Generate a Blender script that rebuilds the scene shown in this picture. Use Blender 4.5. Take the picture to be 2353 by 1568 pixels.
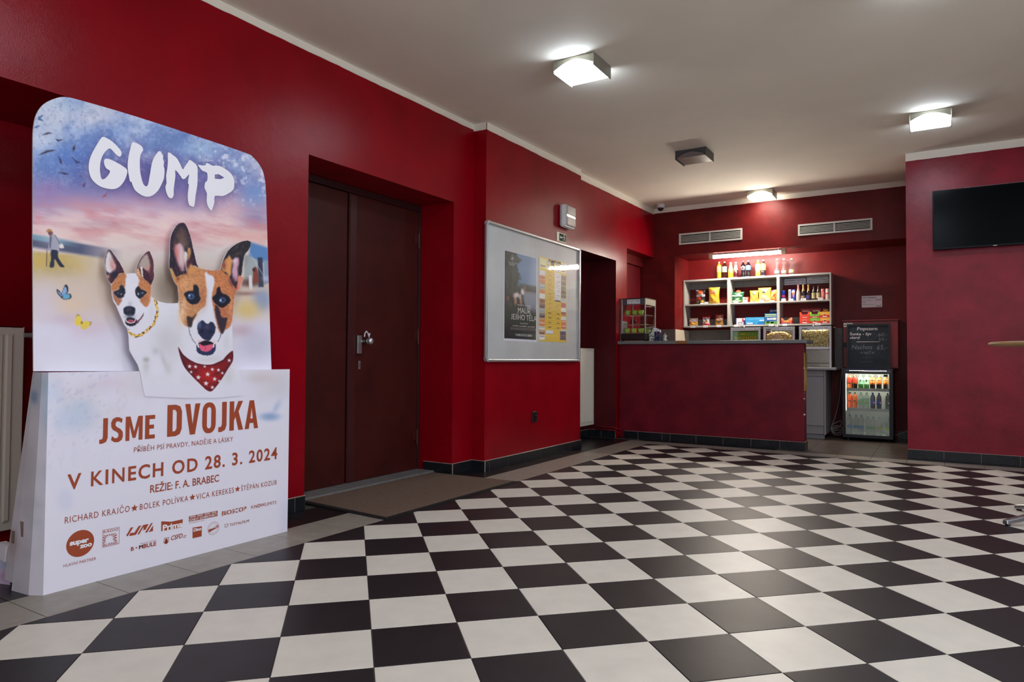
import bpy, math, random
import numpy as np
from mathutils import Vector, Matrix
for o in list(bpy.data.objects): bpy.data.objects.remove(o)
SC = bpy.context.scene
COL = SC.collection
random.seed(7)
RNG = np.random.default_rng(11)

# ---------------------------------------------------------------- camera
F_PX, CX0, CY0 = 1570.097, 1176.5, 784.0
CAM_H = 0.944031
YAW, PITCH, ROLL = math.radians(45) - .2304999, .0253044, .0061505
def _rot():
    cy, sy = math.cos(YAW), math.sin(YAW)
    f = np.array([-sy*math.cos(PITCH), cy*math.cos(PITCH), math.sin(PITCH)])
    r = np.array([cy, sy, 0.]); u = np.cross(r, f)
    r2 = r*math.cos(ROLL)+u*math.sin(ROLL); u2 = -r*math.sin(ROLL)+u*math.cos(ROLL)
    return np.array([r2, -u2, f])
RM = _rot()
cam = bpy.data.cameras.new('camera'); cam.sensor_width = 36; cam.lens = F_PX/2353*36
cam.clip_start = .05
camo = bpy.data.objects.new('camera', cam); COL.objects.link(camo)
camo.matrix_world = Matrix(((RM[0][0], -RM[1][0], -RM[2][0], 0), (RM[0][1], -RM[1][1], -RM[2][1], 0),
                            (RM[0][2], -RM[1][2], -RM[2][2], CAM_H), (0, 0, 0, 1)))
SC.camera = camo

# measuring helper: where the sight line through a pixel of the photograph meets a real plane x=, y= or z=
def at(px_, py_, **k):
    a, v = list(k.items())[0]; i = 'xyz'.index(a)
    d = np.array([(px_-CX0)/F_PX, (py_-CY0)/F_PX, 1.]) @ RM
    o = np.array([0, 0, CAM_H])
    return o + (v-o[i])/d[i]*d
def to_px(P):                                   # N x 3 points -> N x 2 pixels
    c = (np.asarray(P, float)-np.array([0, 0, CAM_H])) @ RM.T
    return np.stack([CX0+F_PX*c[:, 0]/c[:, 2], CY0+F_PX*c[:, 1]/c[:, 2]], 1)

# ---------------------------------------------------------------- world, light, exposure
W = bpy.data.worlds.new('world'); SC.world = W; W.use_nodes = True
W.node_tree.nodes['Background'].inputs[0].default_value = (.5, .55, .65, 1)
W.node_tree.nodes['Background'].inputs[1].default_value = .05
SC.view_settings.view_transform = 'Standard'; SC.view_settings.look = 'None'
SC.view_settings.gamma = 1; SC.view_settings.use_curve_mapping = False
SC.view_settings.exposure = 0.42
LAMP_COOL = (0.76, 0.87, 1.0); LAMP_WARM = (1.0, .86, .66)
LAMP_E = 32.0          # ceiling lamp diffuser strength
TUBE_E = 230.0          # fluorescent strip under the soffit
def area(name, loc, rot, sx, sy, power, color):
    l = bpy.data.lights.new(name, 'AREA'); l.shape = 'RECTANGLE'; l.size = sx; l.size_y = sy
    l.energy = power; l.color = color
    o = bpy.data.objects.new(name, l); o.location = loc; o.rotation_euler = rot; COL.objects.link(o); return o
# area lights added for daylight from unseen windows behind and right of the camera
area('side_daylight_fill', (3.3, 1.3, 1.55), (0, math.radians(90), 0), 2.0, 3.4, 84, (.86, .92, 1.0))
area('rear_daylight_fill', (0.2, -2.4, 1.5), (math.radians(90), 0, 0), 4.6, 2.0, 38, (.88, .92, 1.0))

# ---------------------------------------------------------------- materials
def lin(c):
    return tuple((x/255/12.92 if x/255 <= .04045 else ((x/255+.055)/1.055)**2.4) for x in c[:3])
MATS = {}
def mat(name, rgb=None, rough=.5, metal=0., spec=.5, noise=None, bump=None, coat=0., trans=0., emit=None, estr=0., ior=1.45,
        lin_rgb=None, attr=False, alpha=1.):
    """noise=(scale, amount, detail) varies the colour, bump=(scale, strength) gives relief"""
    if name in MATS: return MATS[name]
    m = bpy.data.materials.new(name); m.use_nodes = True; nt = m.node_tree; N = nt.nodes; L = nt.links
    b = N['Principled BSDF']
    c = lin_rgb if lin_rgb else lin(rgb or (128, 128, 128))
    b.inputs['Base Color'].default_value = (*c, 1)
    b.inputs['Roughness'].default_value = rough; b.inputs['Metallic'].default_value = metal
    b.inputs['Specular IOR Level'].default_value = spec; b.inputs['Coat Weight'].default_value = coat
    b.inputs['Coat Roughness'].default_value = .08
    b.inputs['Transmission Weight'].default_value = trans; b.inputs['IOR'].default_value = ior
    b.inputs['Alpha'].default_value = alpha
    if emit:
        b.inputs['Emission Color'].default_value = (*emit, 1); b.inputs['Emission Strength'].default_value = estr
    tc = None
    if noise or bump:
        tc = N.new('ShaderNodeTexCoord')
        geo = N.new('ShaderNodeNewGeometry')
    src = None
    if attr:
        a = N.new('ShaderNodeVertexColor'); a.layer_name = 'Col'; src = a.outputs['Color']
        L.new(src, b.inputs['Base Color'])
    if noise:
        n = N.new('ShaderNodeTexNoise'); n.inputs['Scale'].default_value = noise[0]
        n.inputs['Detail'].default_value = noise[2] if len(noise) > 2 else 4
        L.new(geo.outputs['Position'], n.inputs['Vector'])
        r = N.new('ShaderNodeMapRange'); r.inputs['From Min'].default_value = .3; r.inputs['From Max'].default_value = .7
        r.inputs['To Min'].default_value = 1-noise[1]; r.inputs['To Max'].default_value = 1+noise[1]
        L.new(n.outputs['Fac'], r.inputs['Value'])
        mx = N.new('ShaderNodeMix'); mx.data_type = 'RGBA'; mx.blend_type = 'MULTIPLY'; mx.inputs['Factor'].default_value = 1
        if src: L.new(src, mx.inputs['A'])
        else: mx.inputs['A'].default_value = (*c, 1)
        L.new(r.outputs['Result'], mx.inputs['B']); L.new(mx.outputs['Result'], b.inputs['Base Color'])
    if bump:
        n2 = N.new('ShaderNodeTexNoise'); n2.inputs['Scale'].default_value = bump[0]; n2.inputs['Detail'].default_value = 5
        L.new(geo.outputs['Position'], n2.inputs['Vector'])
        bp_ = N.new('ShaderNodeBump'); bp_.inputs['Strength'].default_value = bump[1]; bp_.inputs['Distance'].default_value = .004
        h = n2.outputs['Fac']
        if len(bump) > 2:                        # second, coarser relief
            n3 = N.new('ShaderNodeTexNoise'); n3.inputs['Scale'].default_value = bump[2]; n3.inputs['Detail'].default_value = 3
            L.new(geo.outputs['Position'], n3.inputs['Vector'])
            ma = N.new('ShaderNodeMath'); ma.operation = 'MULTIPLY_ADD'; ma.inputs[1].default_value = bump[3]
            L.new(n3.outputs['Fac'], ma.inputs[0]); L.new(h, ma.inputs[2]); h = ma.outputs[0]
        L.new(h, bp_.inputs['Height']); L.new(bp_.outputs['Normal'], b.inputs['Normal'])
    MATS[name] = m
    return m
def emat(name, color, strength):
    if name in MATS: return MATS[name]
    m = bpy.data.materials.new(name); m.use_nodes = True; nt = m.node_tree; nt.nodes.clear()
    e = nt.nodes.new('ShaderNodeEmission'); e.inputs[0].default_value = (*color, 1); e.inputs[1].default_value = strength
    o = nt.nodes.new('ShaderNodeOutputMaterial'); nt.links.new(e.outputs[0], o.inputs[0]); MATS[name] = m; return m
def glassmat(name, tint=(.95, .98, .97), refl=.9, rough=0.0):   # thin pane: clear plus mirror reflection by angle
    if name in MATS: return MATS[name]
    m = bpy.data.materials.new(name); m.use_nodes = True; nt = m.node_tree; nt.nodes.clear()
    t = nt.nodes.new('ShaderNodeBsdfTransparent'); t.inputs[0].default_value = (*tint, 1)
    g = nt.nodes.new('ShaderNodeBsdfGlossy'); g.inputs['Roughness'].default_value = rough; g.inputs[0].default_value = (refl, refl, refl, 1)
    lw = nt.nodes.new('ShaderNodeLayerWeight'); lw.inputs[0].default_value = .5
    p5 = nt.nodes.new('ShaderNodeMath'); p5.operation = 'POWER'; p5.inputs[1].default_value = 5; nt.links.new(lw.outputs['Facing'], p5.inputs[0])
    f = nt.nodes.new('ShaderNodeMath'); f.operation = 'MULTIPLY_ADD'; f.inputs[1].default_value = .93; f.inputs[2].default_value = .05; nt.links.new(p5.outputs[0], f.inputs[0])
    mx = nt.nodes.new('ShaderNodeMixShader'); o = nt.nodes.new('ShaderNodeOutputMaterial')
    nt.links.new(f.outputs[0], mx.inputs[0]); nt.links.new(t.outputs[0], mx.inputs[1]); nt.links.new(g.outputs[0], mx.inputs[2])
    nt.links.new(mx.outputs[0], o.inputs[0]); MATS[name] = m; return m

RED = mat('crimson_wall_paint', lin_rgb=(.235, .0002, .006), rough=.27, spec=.24, noise=(3.0, .12, 5), bump=(170, .22, 14, 1.6))
RED_DULL = mat('matt_crimson_plaster', lin_rgb=(.14, .005, .014), rough=.42, spec=.3, noise=(5.0, .28, 8), bump=(120, .22, 9, 2.5))
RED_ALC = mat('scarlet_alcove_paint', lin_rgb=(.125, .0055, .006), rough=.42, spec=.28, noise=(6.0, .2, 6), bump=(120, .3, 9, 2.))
RED_R = mat('plum_red_plaster', lin_rgb=(.225, .009, .022), rough=.33, spec=.32, noise=(5.0, .22, 8), bump=(120, .22, 9, 2.5))
RED_REC = mat('dark_recess_red', lin_rgb=(.075, .003, .007), rough=.5, spec=.3, noise=(5., .2, 6))  # darker, duller red for the faces inside the recess
WHITE_PLASTER = mat('ceiling_plaster', lin_rgb=(.78, .73, .63), rough=.85, noise=(1.3, .05, 4), bump=(60, .15, 3, 2.))
GROUT = mat('dark_grout', lin_rgb=(.045, .04, .036), rough=.8)

# ---------------------------------------------------------------- mesh helpers
class G:
    """collects shapes; build() links them as one mesh object"""
    def __init__(s): s.v = []; s.f = []; s.m = []
    def add(s, vs, fs, mi=0):
        n = len(s.v); s.v += [tuple(map(float, p)) for p in vs]; s.f += [tuple(i+n for i in f) for f in fs]; s.m += [mi]*len(fs); return s
    def box(s, x0, x1, y0, y1, z0, z1, mi=0):
        vs = [(x, y, z) for x in (x0, x1) for y in (y0, y1) for z in (z0, z1)]
        return s.add(vs, [(0, 1, 3, 2), (4, 6, 7, 5), (0, 4, 5, 1), (2, 3, 7, 6), (0, 2, 6, 4), (1, 5, 7, 3)], mi)
    def hexa(s, p, mi=0):                         # eight corners: bottom four ccw, top four ccw
        return s.add(p, [(3, 2, 1, 0), (4, 5, 6, 7), (0, 1, 5, 4), (1, 2, 6, 5), (2, 3, 7, 6), (3, 0, 4, 7)], mi)
    def prism(s, pts, O, ex, ey, ez, d, mi=0):    # 2-D outline extruded by d along ez
        O, ex, ey, ez = map(np.array, (O, ex, ey, ez)); n = len(pts)
        a = [O+ex*p[0]+ey*p[1] for p in pts]; b = [p+ez*d for p in a]
        return s.add(a+b, [tuple(range(n-1, -1, -1)), tuple(range(n, 2*n))]+[(i, (i+1) % n, n+(i+1) % n, n+i) for i in range(n)], mi)
    def lathe(s, prof, c=(0, 0, 0), n=16, axis='z', mi=0, cap=True, flat=1.):
        vs = []; fs = []; k = len(prof)
        for i in range(n):
            a = 2*math.pi*i/n; ca, sa = math.cos(a), math.sin(a)*flat
            for r, h in prof:
                p = {'z': (r*ca, r*sa, h), 'x': (h, r*ca, r*sa), 'y': (r*sa, h, r*ca)}[axis]
                vs.append((p[0]+c[0], p[1]+c[1], p[2]+c[2]))
        for i in range(n):
            j = (i+1) % n
            for q in range(k-1): fs.append((i*k+q, j*k+q, j*k+q+1, i*k+q+1))
        if cap: fs += [tuple(i*k for i in range(n-1, -1, -1)), tuple(i*k+k-1 for i in range(n))]
        return s.add(vs, fs, mi)
    def tube(s, pts, r, n=8, mi=0):
        pts = [Vector(p) for p in pts]; vs = []; fs = []; up = None
        for i, p in enumerate(pts):
            t = (pts[min(i+1, len(pts)-1)]-pts[max(i-1, 0)]).normalized()
            if up is None: up = t.orthogonal().normalized()
            up = (up-t*up.dot(t)).normalized(); w = t.cross(up)
            for k in range(n):
                a = 2*math.pi*k/n; vs.append(tuple(p+up*math.cos(a)*r+w*math.sin(a)*r))
        for i in range(len(pts)-1):
            for k in range(n):
                q = (k+1) % n; fs.append((i*n+k, i*n+q, (i+1)*n+q, (i+1)*n+k))
        fs += [tuple(range(n-1, -1, -1)), tuple((len(pts)-1)*n+k for k in range(n))]
        return s.add(vs, fs, mi)
    def build(s, name, m, parent=None, smooth=False, bevel=0, segs=2, **tags):
        off = np.zeros(3)
        if parent is not None:
            off = np.array(WORLD.get(parent.name, (0, 0, 0)))
        me = bpy.data.meshes.new(name)
        me.from_pydata([(x-off[0], y-off[1], z-off[2]) for x, y, z in s.v], [], s.f)
        for mm in (m if isinstance(m, (list, tuple)) else [m]): me.materials.append(mm)
        if any(s.m): me.polygons.foreach_set('material_index', s.m)
        if smooth: me.polygons.foreach_set('use_smooth', [True]*len(me.polygons))
        me.update()
        o = bpy.data.objects.new(name, me); COL.objects.link(o)
        if parent is not None: o.parent = parent; WORLD[o.name] = tuple(off)
        if bevel:
            b = o.modifiers.new('bevel', 'BEVEL'); b.width = bevel; b.segments = segs; b.limit_method = 'ANGLE'; b.angle_limit = .6
        if smooth and smooth != True: 
            pass
        tag(o, **tags)
        return o
WORLD = {}
def tag(o, label=None, cat=None, group=None, kind=None):
    if label: o['label'] = label
    if cat: o['category'] = cat
    if group: o['group'] = group
    if kind: o['kind'] = kind
    return o
def thing(name, loc, label, cat, group=None):
    o = bpy.data.objects.new(name, None); o.empty_display_size = .05; o.location = loc; COL.objects.link(o)
    WORLD[o.name] = tuple(loc); return tag(o, label, cat, group)
def box(name, m, x0, x1, y0, y1, z0, z1, parent=None, bevel=0, **t):
    return G().box(x0, x1, y0, y1, z0, z1).build(name, m, parent, bevel=bevel, **t)
def sharp_smooth(o, ang=.6):
    me = o.data
    me.polygons.foreach_set('use_smooth', [True]*len(me.polygons)); me.set_sharp_from_angle(angle=ang); return o

# lettering: font outline turned into a flat mesh laid on a plane
TXT_CACHE = {}; TMP = {}
def _raw(body, bold, res):
    cu = bpy.data.curves.new('t', 'FONT'); cu.body = body; cu.size = 1; cu.offset = bold; cu.resolution_u = res
    ob = bpy.data.objects.new('t', cu); TS = TMP.setdefault('s', None) or TMP.update(s=bpy.data.scenes.new('lettering_bench')) or TMP['s']
    TS.collection.objects.link(ob); vl = TS.view_layers[0]; vl.update(); dg = vl.depsgraph; ev = ob.evaluated_get(dg); me = ev.to_mesh()
    vs = np.array([v.co[:] for v in me.vertices]) if len(me.vertices) else np.zeros((0, 3))
    fs = [tuple(p.vertices) for p in me.polygons]; ev.to_mesh_clear()
    bpy.data.objects.remove(ob); bpy.data.curves.remove(cu); return vs, fs
def glyph(c, bold, res):
    if c in 'NWKR' and bold > .014: bold = .014
    k = (c, bold, res)
    if k not in TXT_CACHE:
        if ('|', 0) not in TXT_CACHE: TXT_CACHE[('|', 0)] = _raw('|', 0, 2)[0][:, 0].min()
        adv = _raw(c+'|', 0, 2)[0]; bar = adv[adv[:, 0] > adv[:, 0].max()-.12]; adv = bar[:, 0].min()-TXT_CACHE[('|', 0)]
        if c == 'M' and bold > 0:
            v0, f0 = _raw(c, 0, res); n0 = len(v0); vs = np.concatenate([v0, v0+np.array([bold*1.3, 0, .0004]), v0+np.array([-bold*1.3, 0, .0002])]); fs = f0+[tuple(i+n0 for i in f) for f in f0]+[tuple(i+2*n0 for i in f) for f in f0]
        else: vs, fs = _raw(c, bold, res) if c != ' ' else (np.zeros((0, 3)), [])
        if c in 'J' and len(vs):
            lo = vs[:, 1].min(); vs[:, 1] = (vs[:, 1]-lo)/(.729-lo)*.729; vs[:, 0] += .10; adv += .12
        TXT_CACHE[k] = (vs, fs, adv)
    return TXT_CACHE[k]
def txt_mesh(body, bold=0., spacing=1., res=3):
    V = []; Fa = []; x = 0.; n = 0
    for c in body:
        vs, fs, adv = glyph(c, bold, res)
        if len(vs):
            w = vs.copy(); w[:, 0] += x; V.append(w); Fa += [tuple(i+n for i in f) for f in fs]; n += len(vs)
        x += adv+(spacing-1)*.35
    return (np.concatenate(V) if V else np.zeros((0, 3))), Fa
CAPH = .729
def lay_text(g, body, A, B, cap, up, lift=.0008, bold=0., spacing=1., italic=0., mi=0, res=3):
    """text from baseline point A to baseline point B, capital height cap (m), up = direction"""
    vs, fs = txt_mesh(body, bold, spacing, res)
    if not len(vs): return
    A = np.array(A, float); B = np.array(B, float); up = np.array(up, float)
    x0, x1 = vs[:, 0].min(), vs[:, 0].max()
    d = B-A; ln = np.linalg.norm(d); ex = d/ln
    nrm = np.cross(ex, up); nrm /= np.linalg.norm(nrm)
    u = (vs[:, 0]-x0)/(x1-x0)*ln; v = vs[:, 1]/CAPH*cap
    P = A+np.outer(u+italic*v, ex)+np.outer(v, up)+nrm*lift
    g.add(P, fs, mi)

# ================================================================ the room
def ceil_z(y): return 2.870+.0135*y
S_ = dict(kind='structure')
XL, XP, XJ = -3.33, -3.20, -3.25          # wall faces: door wall, poster pillar, wall beyond it
YB, YBACK, YR = 8.9, 9.5, 7.685           # beam face, alcove back, face of the wall with the television / counter
TOP = 3.25
g = G()
g.box(-4.3, XL, -2.6, -.4, 0, TOP)
g.box(-4.3, -3.95, -.4, 1.86, 0, TOP)                      # back of the radiator niche
g.box(-3.95, XL, -.4, 1.86, 2.115, TOP)
g.box(-4.3, XL, 1.86, 2.94, 0, TOP)
g.box(-4.3, XL, 2.94, 4.46, 2.215, TOP)
g.box(-4.3, -3.76, 2.94, 4.46, 0, 2.215)
g.box(-4.3, XL, 4.46, 4.735, 0, TOP)
g.build('wall_left', RED, **S_)
g = G(); g.box(-4.3, XP, 4.735, 6.54, 0, TOP); g.build('wall_pillar', RED, **S_)
g = G()
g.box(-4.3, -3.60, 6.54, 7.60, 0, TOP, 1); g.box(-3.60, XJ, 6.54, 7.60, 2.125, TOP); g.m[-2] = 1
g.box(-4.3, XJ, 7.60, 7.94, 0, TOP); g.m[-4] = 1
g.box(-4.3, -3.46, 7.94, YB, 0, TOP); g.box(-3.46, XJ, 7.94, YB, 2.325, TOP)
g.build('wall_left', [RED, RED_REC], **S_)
box('trim_1', RED_ALC, -3.46, -3.40, 7.942, YB-.002, 2.20, 2.323, **S_)     # inner lintel of the side opening
g = G()
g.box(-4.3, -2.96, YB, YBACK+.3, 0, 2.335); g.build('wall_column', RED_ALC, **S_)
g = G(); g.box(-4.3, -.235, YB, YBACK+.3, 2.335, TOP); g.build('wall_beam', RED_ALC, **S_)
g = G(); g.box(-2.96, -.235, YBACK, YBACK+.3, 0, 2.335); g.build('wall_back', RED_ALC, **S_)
g = G(); g.box(-.235, 3.6, YR, YBACK+.3, 0, TOP); g.build('wall_right', RED_R, **S_)
g = G(); g.box(3.4, 3.6, -2.6, YR, 0, TOP); g.build('wall_side', RED_DULL, **S_)
g = G(); g.box(-4.3, 3.6, -2.8, -2.6, 0, TOP); g.build('wall_front', RED_DULL, **S_)
g = G(); g.hexa([(-4.3, -2.8, ceil_z(-2.8)), (3.6, -2.8, ceil_z(-2.8)), (3.6, 9.8, ceil_z(9.8)), (-4.3, 9.8, ceil_z(9.8)),
                 (-4.3, -2.8, 3.4), (3.6, -2.8, 3.4), (3.6, 9.8, 3.4), (-4.3, 9.8, 3.4)])
g.build('ceiling', WHITE_PLASTER, **S_)

# plaster strip left unpainted at the top of the walls: ragged lower edge
def strip(name, P, Q, n, h=.062, t=.004):
    P = np.array(P, float); Q = np.array(Q, float); L = np.linalg.norm(Q-P); k = max(4, int(L/.05)); g = G()
    nn = np.array([n[0], n[1], 0.])
    lo = []; hi = []
    for i in range(k+1):
        p = P+(Q-P)*i/k; zc = ceil_z(p[1])
        r = h+.0012*math.sin(i*.37)+.0035*(random.random()-.5)
        lo.append((p[0], p[1], zc-r)); hi.append((p[0], p[1], zc+.02))
    vs = []
    for a, b in zip(lo, hi):
        vs += [a, b, tuple(np.array(a)+nn*t), tuple(np.array(b)+nn*t)]
    fs = []
    for i in range(k):
        a = 4*i; b = a+4
        fs += [(a+2, b+2, b+3, a+3), (a, b, b+2, a+2)]
    g.add(vs, fs); return g.build(name, WHITE_PLASTER, **S_)
strip('trim_2', (XL, -2.6), (XL, 4.735), (1, 0), .048)
strip('trim_3', (XL, 4.735), (XP, 4.735), (0, -1), .06)
strip('trim_4', (XP, 4.735), (XP, 6.54), (1, 0), .062)
strip('trim_5', (XJ, 6.54), (XJ, YB), (1, 0), .075)
strip('trim_6', (XJ, YB), (-.235, YB), (0, -1), .062)
strip('trim_7', (-.235, YR), (3.4, YR), (0, -1), .075)

# ---------------------------------------------------------------- floor
fl = G(); fl.box(-4.3, 3.6, -2.8, 9.8, -.1, -.0025); floor = fl.build('floor', GROUT, **S_)
T = .3; C0, C1 = -.2591047, -7.1494762
def gw(i, j):
    a, b = (i-C0)*T, (j-C1)*T
    return ((a-b)/math.sqrt(2), (a+b)/math.sqrt(2))
TILE_LIGHT = mat('ivory_floor_tile', lin_rgb=(.66, .61, .53), rough=.40, spec=.32, noise=(9, .05, 6), bump=(30, .06))
TILE_DARK = mat('black_floor_tile', lin_rgb=(.020, .016, .018), rough=.42, spec=.24, noise=(9, .15, 6), bump=(30, .06))
TILE_GREY = mat('taupe_floor_tile', lin_rgb=(.27, .24, .20), rough=.36, noise=(14, .12, 6), bump=(30, .06))
TILE_BLACK = mat('anthracite_floor_tile', lin_rgb=(.008, .008, .009), rough=.33, noise=(14, .2, 6), bump=(30, .06))
TILE_BROWN = mat('brown_grey_floor_tile', lin_rgb=(.075, .058, .048), rough=.33, noise=(14, .2, 6), bump=(30, .06))
XE = gw(-4, 2)[0]; YE = gw(0, 27)[1]        # checker field edges
def clip(poly, ax, lim, keep_less):
    out = []; n = len(poly)
    for i in range(n):
        p, q = poly[i], poly[(i+1) % n]
        ip = (p[ax] <= lim) == keep_less or abs(p[ax]-lim) < 1e-9; iq = (q[ax] <= lim) == keep_less or abs(q[ax]-lim) < 1e-9
        if ip: out.append(p)
        if ip != iq:
            t = (lim-p[ax])/(q[ax]-p[ax]); out.append((p[0]+t*(q[0]-p[0]), p[1]+t*(q[1]-p[1])))
    return out
def inset(poly, d):
    c = np.mean(poly, 0); n = len(poly); P = np.array(poly); out = []
    for i in range(n):
        a, b, e = P[i-1], P[i], P[(i+1) % n]
        u = (b-a)/np.linalg.norm(b-a); w = (e-b)/np.linalg.norm(e-b)
        n1 = np.array([-u[1], u[0]]); n2 = np.array([-w[1], w[0]])
        k = n1+n2; s = d/max(.25, np.dot(k, n1)); out.append(tuple(b+k*s))
    return out
def area2(poly): return .5*sum(poly[i][0]*poly[(i+1) % len(poly)][1]-poly[(i+1) % len(poly)][0]*poly[i][1] for i in range(len(poly)))
tiles = []      # (polygon, material)
def add_tile(poly, m):
    cl = []
    for p in poly:
        if not cl or (abs(p[0]-cl[-1][0])+abs(p[1]-cl[-1][1])) > 1e-5: cl.append(p)
    if len(cl) > 2 and abs(cl[0][0]-cl[-1][0])+abs(cl[0][1]-cl[-1][1]) < 1e-5: cl.pop()
    if len(cl) < 3: return
    if area2(cl) < 0: cl = cl[::-1]
    if area2(cl) < 6e-4: return
    tiles.append((cl, m))
for i in range(-30, 40):
    for j in range(-30, 40):
        p = [gw(i, j), gw(i+1, j), gw(i+1, j+1), gw(i, j+1)]
        if min(q[1] for q in p) > YE or max(q[0] for q in p) < XE or max(q[1] for q in p) < -2.6 or min(q[0] for q in p) > 3.4: continue
        p = clip(p, 0, XE, False)
        if len(p) > 2: p = clip(p, 1, YE, True)
        if len(p) > 2: p = clip(p, 0, 3.4, True)
        if len(p) > 2: p = clip(p, 1, -2.6, False)
        if len(p) > 2: add_tile(p, TILE_LIGHT if (i+j) % 2 else TILE_DARK)
def rect(x0, x1, y0, y1): return [(x0, y0), (x1, y0), (x1, y1), (x0, y1)]
YS = 7.54; XS = -3.035
k = 1.235-.3*13
while k < YS:                                    # grey strip and black row along the door wall
    y0, y1 = max(k, -2.6), min(k+.3, YS)
    if y1 > -2.6 and y1-y0 > .02:
        add_tile(rect(XS, XE, y0, y1) if y1 < YE else rect(XS, XE, y0, min(y1, YS)), TILE_GREY)
        add_tile(rect(XL+.012, XS, y0, y1), TILE_BLACK)
        if 2.94 < (y0+y1)/2 < 4.46: add_tile(rect(-3.62, XL+.012, max(y0, 2.95), min(y1, 4.45)), TILE_BLACK)
        if y0 < 1.86: add_tile(rect(-3.64, XL+.012, y0, min(y1, 1.86)), TILE_BLACK); add_tile(rect(-3.94, -3.64, y0, min(y1, 1.86)), TILE_BLACK)
        if y0 > 6.5: add_tile(rect(-3.59, XL+.012, y0, y1), TILE_BLACK)
    k += .3
x = XE
k = -.237-.3*9
while k < 3.4:
    x0, x1 = max(k, XE), min(k+.3, 3.4)
    if x1-x0 > .02:
        add_tile(rect(x0, x1, YE, YS), TILE_GREY)
    x0 = max(k, XS-.3)
    if x1-x0 > .02:
        y = YS
        while y < 9.5:
            y1 = min(y+.3, YBACK)
            lim = x1
            if y < YR: y1 = YR
            if y >= YR:
                lim = min(x1, -.235)
            if lim-x0 > .02:
                mm = TILE_BLACK if (lim < -1.16 or x0 > -.25 ) and y < YR else TILE_BROWN
                add_tile(rect(x0, lim, y, y1), mm)
            y = y1
    k += .3
def px_area(poly):
    q = np.array([[p[0], p[1], 0.] for p in poly]); d = (q-np.array([0, 0, CAM_H])) @ RM.T
    if d[:, 2].min() < .15: 
        if d[:, 2].max() < .3: return 0
        return 1e6 if abs(q[:, 0].mean()) < 2.6 and q[:, 1].mean() > .2 and to_px(q[d[:, 2] > .3]).max() > 0 and (d[:, 2] > .3).all() else 0
    u = to_px(q)
    if u[:, 0].max() < 0 or u[:, 0].min() > 2353 or u[:, 1].min() > 1568: return 0
    return abs(area2([tuple(x) for x in u]))
order = sorted(range(len(tiles)), key=lambda t: -px_area(tiles[t][0]))
def tile_geo(poly, g, mi=0):
    a = inset(poly, .0013); b = inset(poly, .0028); n = len(poly)
    vs = [(p[0], p[1], -.004) for p in a]+[(p[0], p[1], -.0008) for p in a]+[(p[0], p[1], 0.) for p in b]
    fs = [tuple(range(2*n, 3*n))]
    for i in range(n):
        j = (i+1) % n; fs += [(i, j, n+j, n+i), (n+i, n+j, 2*n+j, 2*n+i)]
    g.add(vs, fs, mi)
mesh_shared = {}
for rank, t in enumerate(order[:300]):
    poly, m = tiles[t]
    c = np.mean(poly, 0); rel = [(round(p[0]-c[0], 4), round(p[1]-c[1], 4)) for p in poly]
    key = (tuple(rel), m.name)
    if key not in mesh_shared:
        g = G(); tile_geo([tuple(p) for p in rel], g); me = bpy.data.meshes.new('tile'); me.from_pydata(g.v, [], g.f); me.materials.append(m); mesh_shared[key] = me
    o = bpy.data.objects.new('tile', mesh_shared[key]); o.location = (c[0], c[1], 0); o.parent = floor; COL.objects.link(o)
g = G(); ms = [TILE_LIGHT, TILE_DARK, TILE_GREY, TILE_BLACK, TILE_BROWN]
for t in order[300:]: tile_geo(tiles[t][0], g, ms.index(tiles[t][1]))
g.build('far_tiling', ms, floor, kind='stuff')

# ---------------------------------------------------------------- baseboards of black tiles
BB = mat('black_skirting_tile', lin_rgb=(.010, .012, .015), rough=.25, noise=(20, .2, 5))
BGR = mat('skirting_grout', lin_rgb=(.35, .27, .23), rough=.9)
def baseboard(name, P, Q, n, joints, h=.086, t=.013, mitre=(0, 0)):
    """joints: distances from P where tile joints fall"""
    P = np.array([*P, 0.]); Q = np.array([*Q, 0.]); L = np.linalg.norm(Q-P); d = (Q-P)/L; nn = np.array([*n, 0.])
    P = P-d*mitre[0]; L2 = L+mitre[0]+mitre[1]
    def bx(g, a, b, t0, t1, z0, z1):
        q = [P+d*a+nn*t0, P+d*b+nn*t0, P+d*b+nn*t1, P+d*a+nn*t1]
        if np.cross(q[1]-q[0], q[2]-q[1])[2] < 0: q = [q[0], q[3], q[2], q[1]]
        g.hexa([(p[0], p[1], z0) for p in q]+[(p[0], p[1], z1) for p in q])
    g = G(); bx(g, .001, L2-.001, .0003, t-.003, .0, h+.003); root = g.build(name, BGR, **S_)
    cuts = [0]+sorted(j+mitre[0] for j in joints if .02 < j+mitre[0] < L2-.02)+[L2]
    for a, b in zip(cuts[:-1], cuts[1:]):
        g = G(); bx(g, a+.0015, b-.0015, .001, t, .0005, h); g.build('tile', BB, root, bevel=.0015, segs=1)
J = lambda s, e, L: [s+e*i for i in range(int((L-s)/e)+1) if 0 < s+e*i < L]
baseboard('baseboard_1', (XL, 1.86), (XL, 2.94), (1, 0), J(.1, .3, 1.08))
baseboard('baseboard_2', (XL, 2.94), (-3.62, 2.94), (0, 1), [])
baseboard('baseboard_3', (-3.62, 4.46), (XL, 4.46), (0, -1), [], mitre=(0, .013))
baseboard('baseboard_4', (XL, 4.46), (XL, 4.735), (1, 0), [])
baseboard('baseboard_5', (XL+.013, 4.735), (XP, 4.735), (0, -1), [], mitre=(0, .013))
baseboard('baseboard_6', (XP, 4.735), (XP, 6.54), (1, 0), [.06+.298*i for i in range(7)], mitre=(.0, .013))
baseboard('baseboard_7', (-3.60, 6.56), (-3.60, 7.60), (1, 0), J(.2, .3, 1.04))
baseboard('baseboard_8', (-3.58, 7.60), (XJ, 7.60), (0, -1), [.15])
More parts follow.
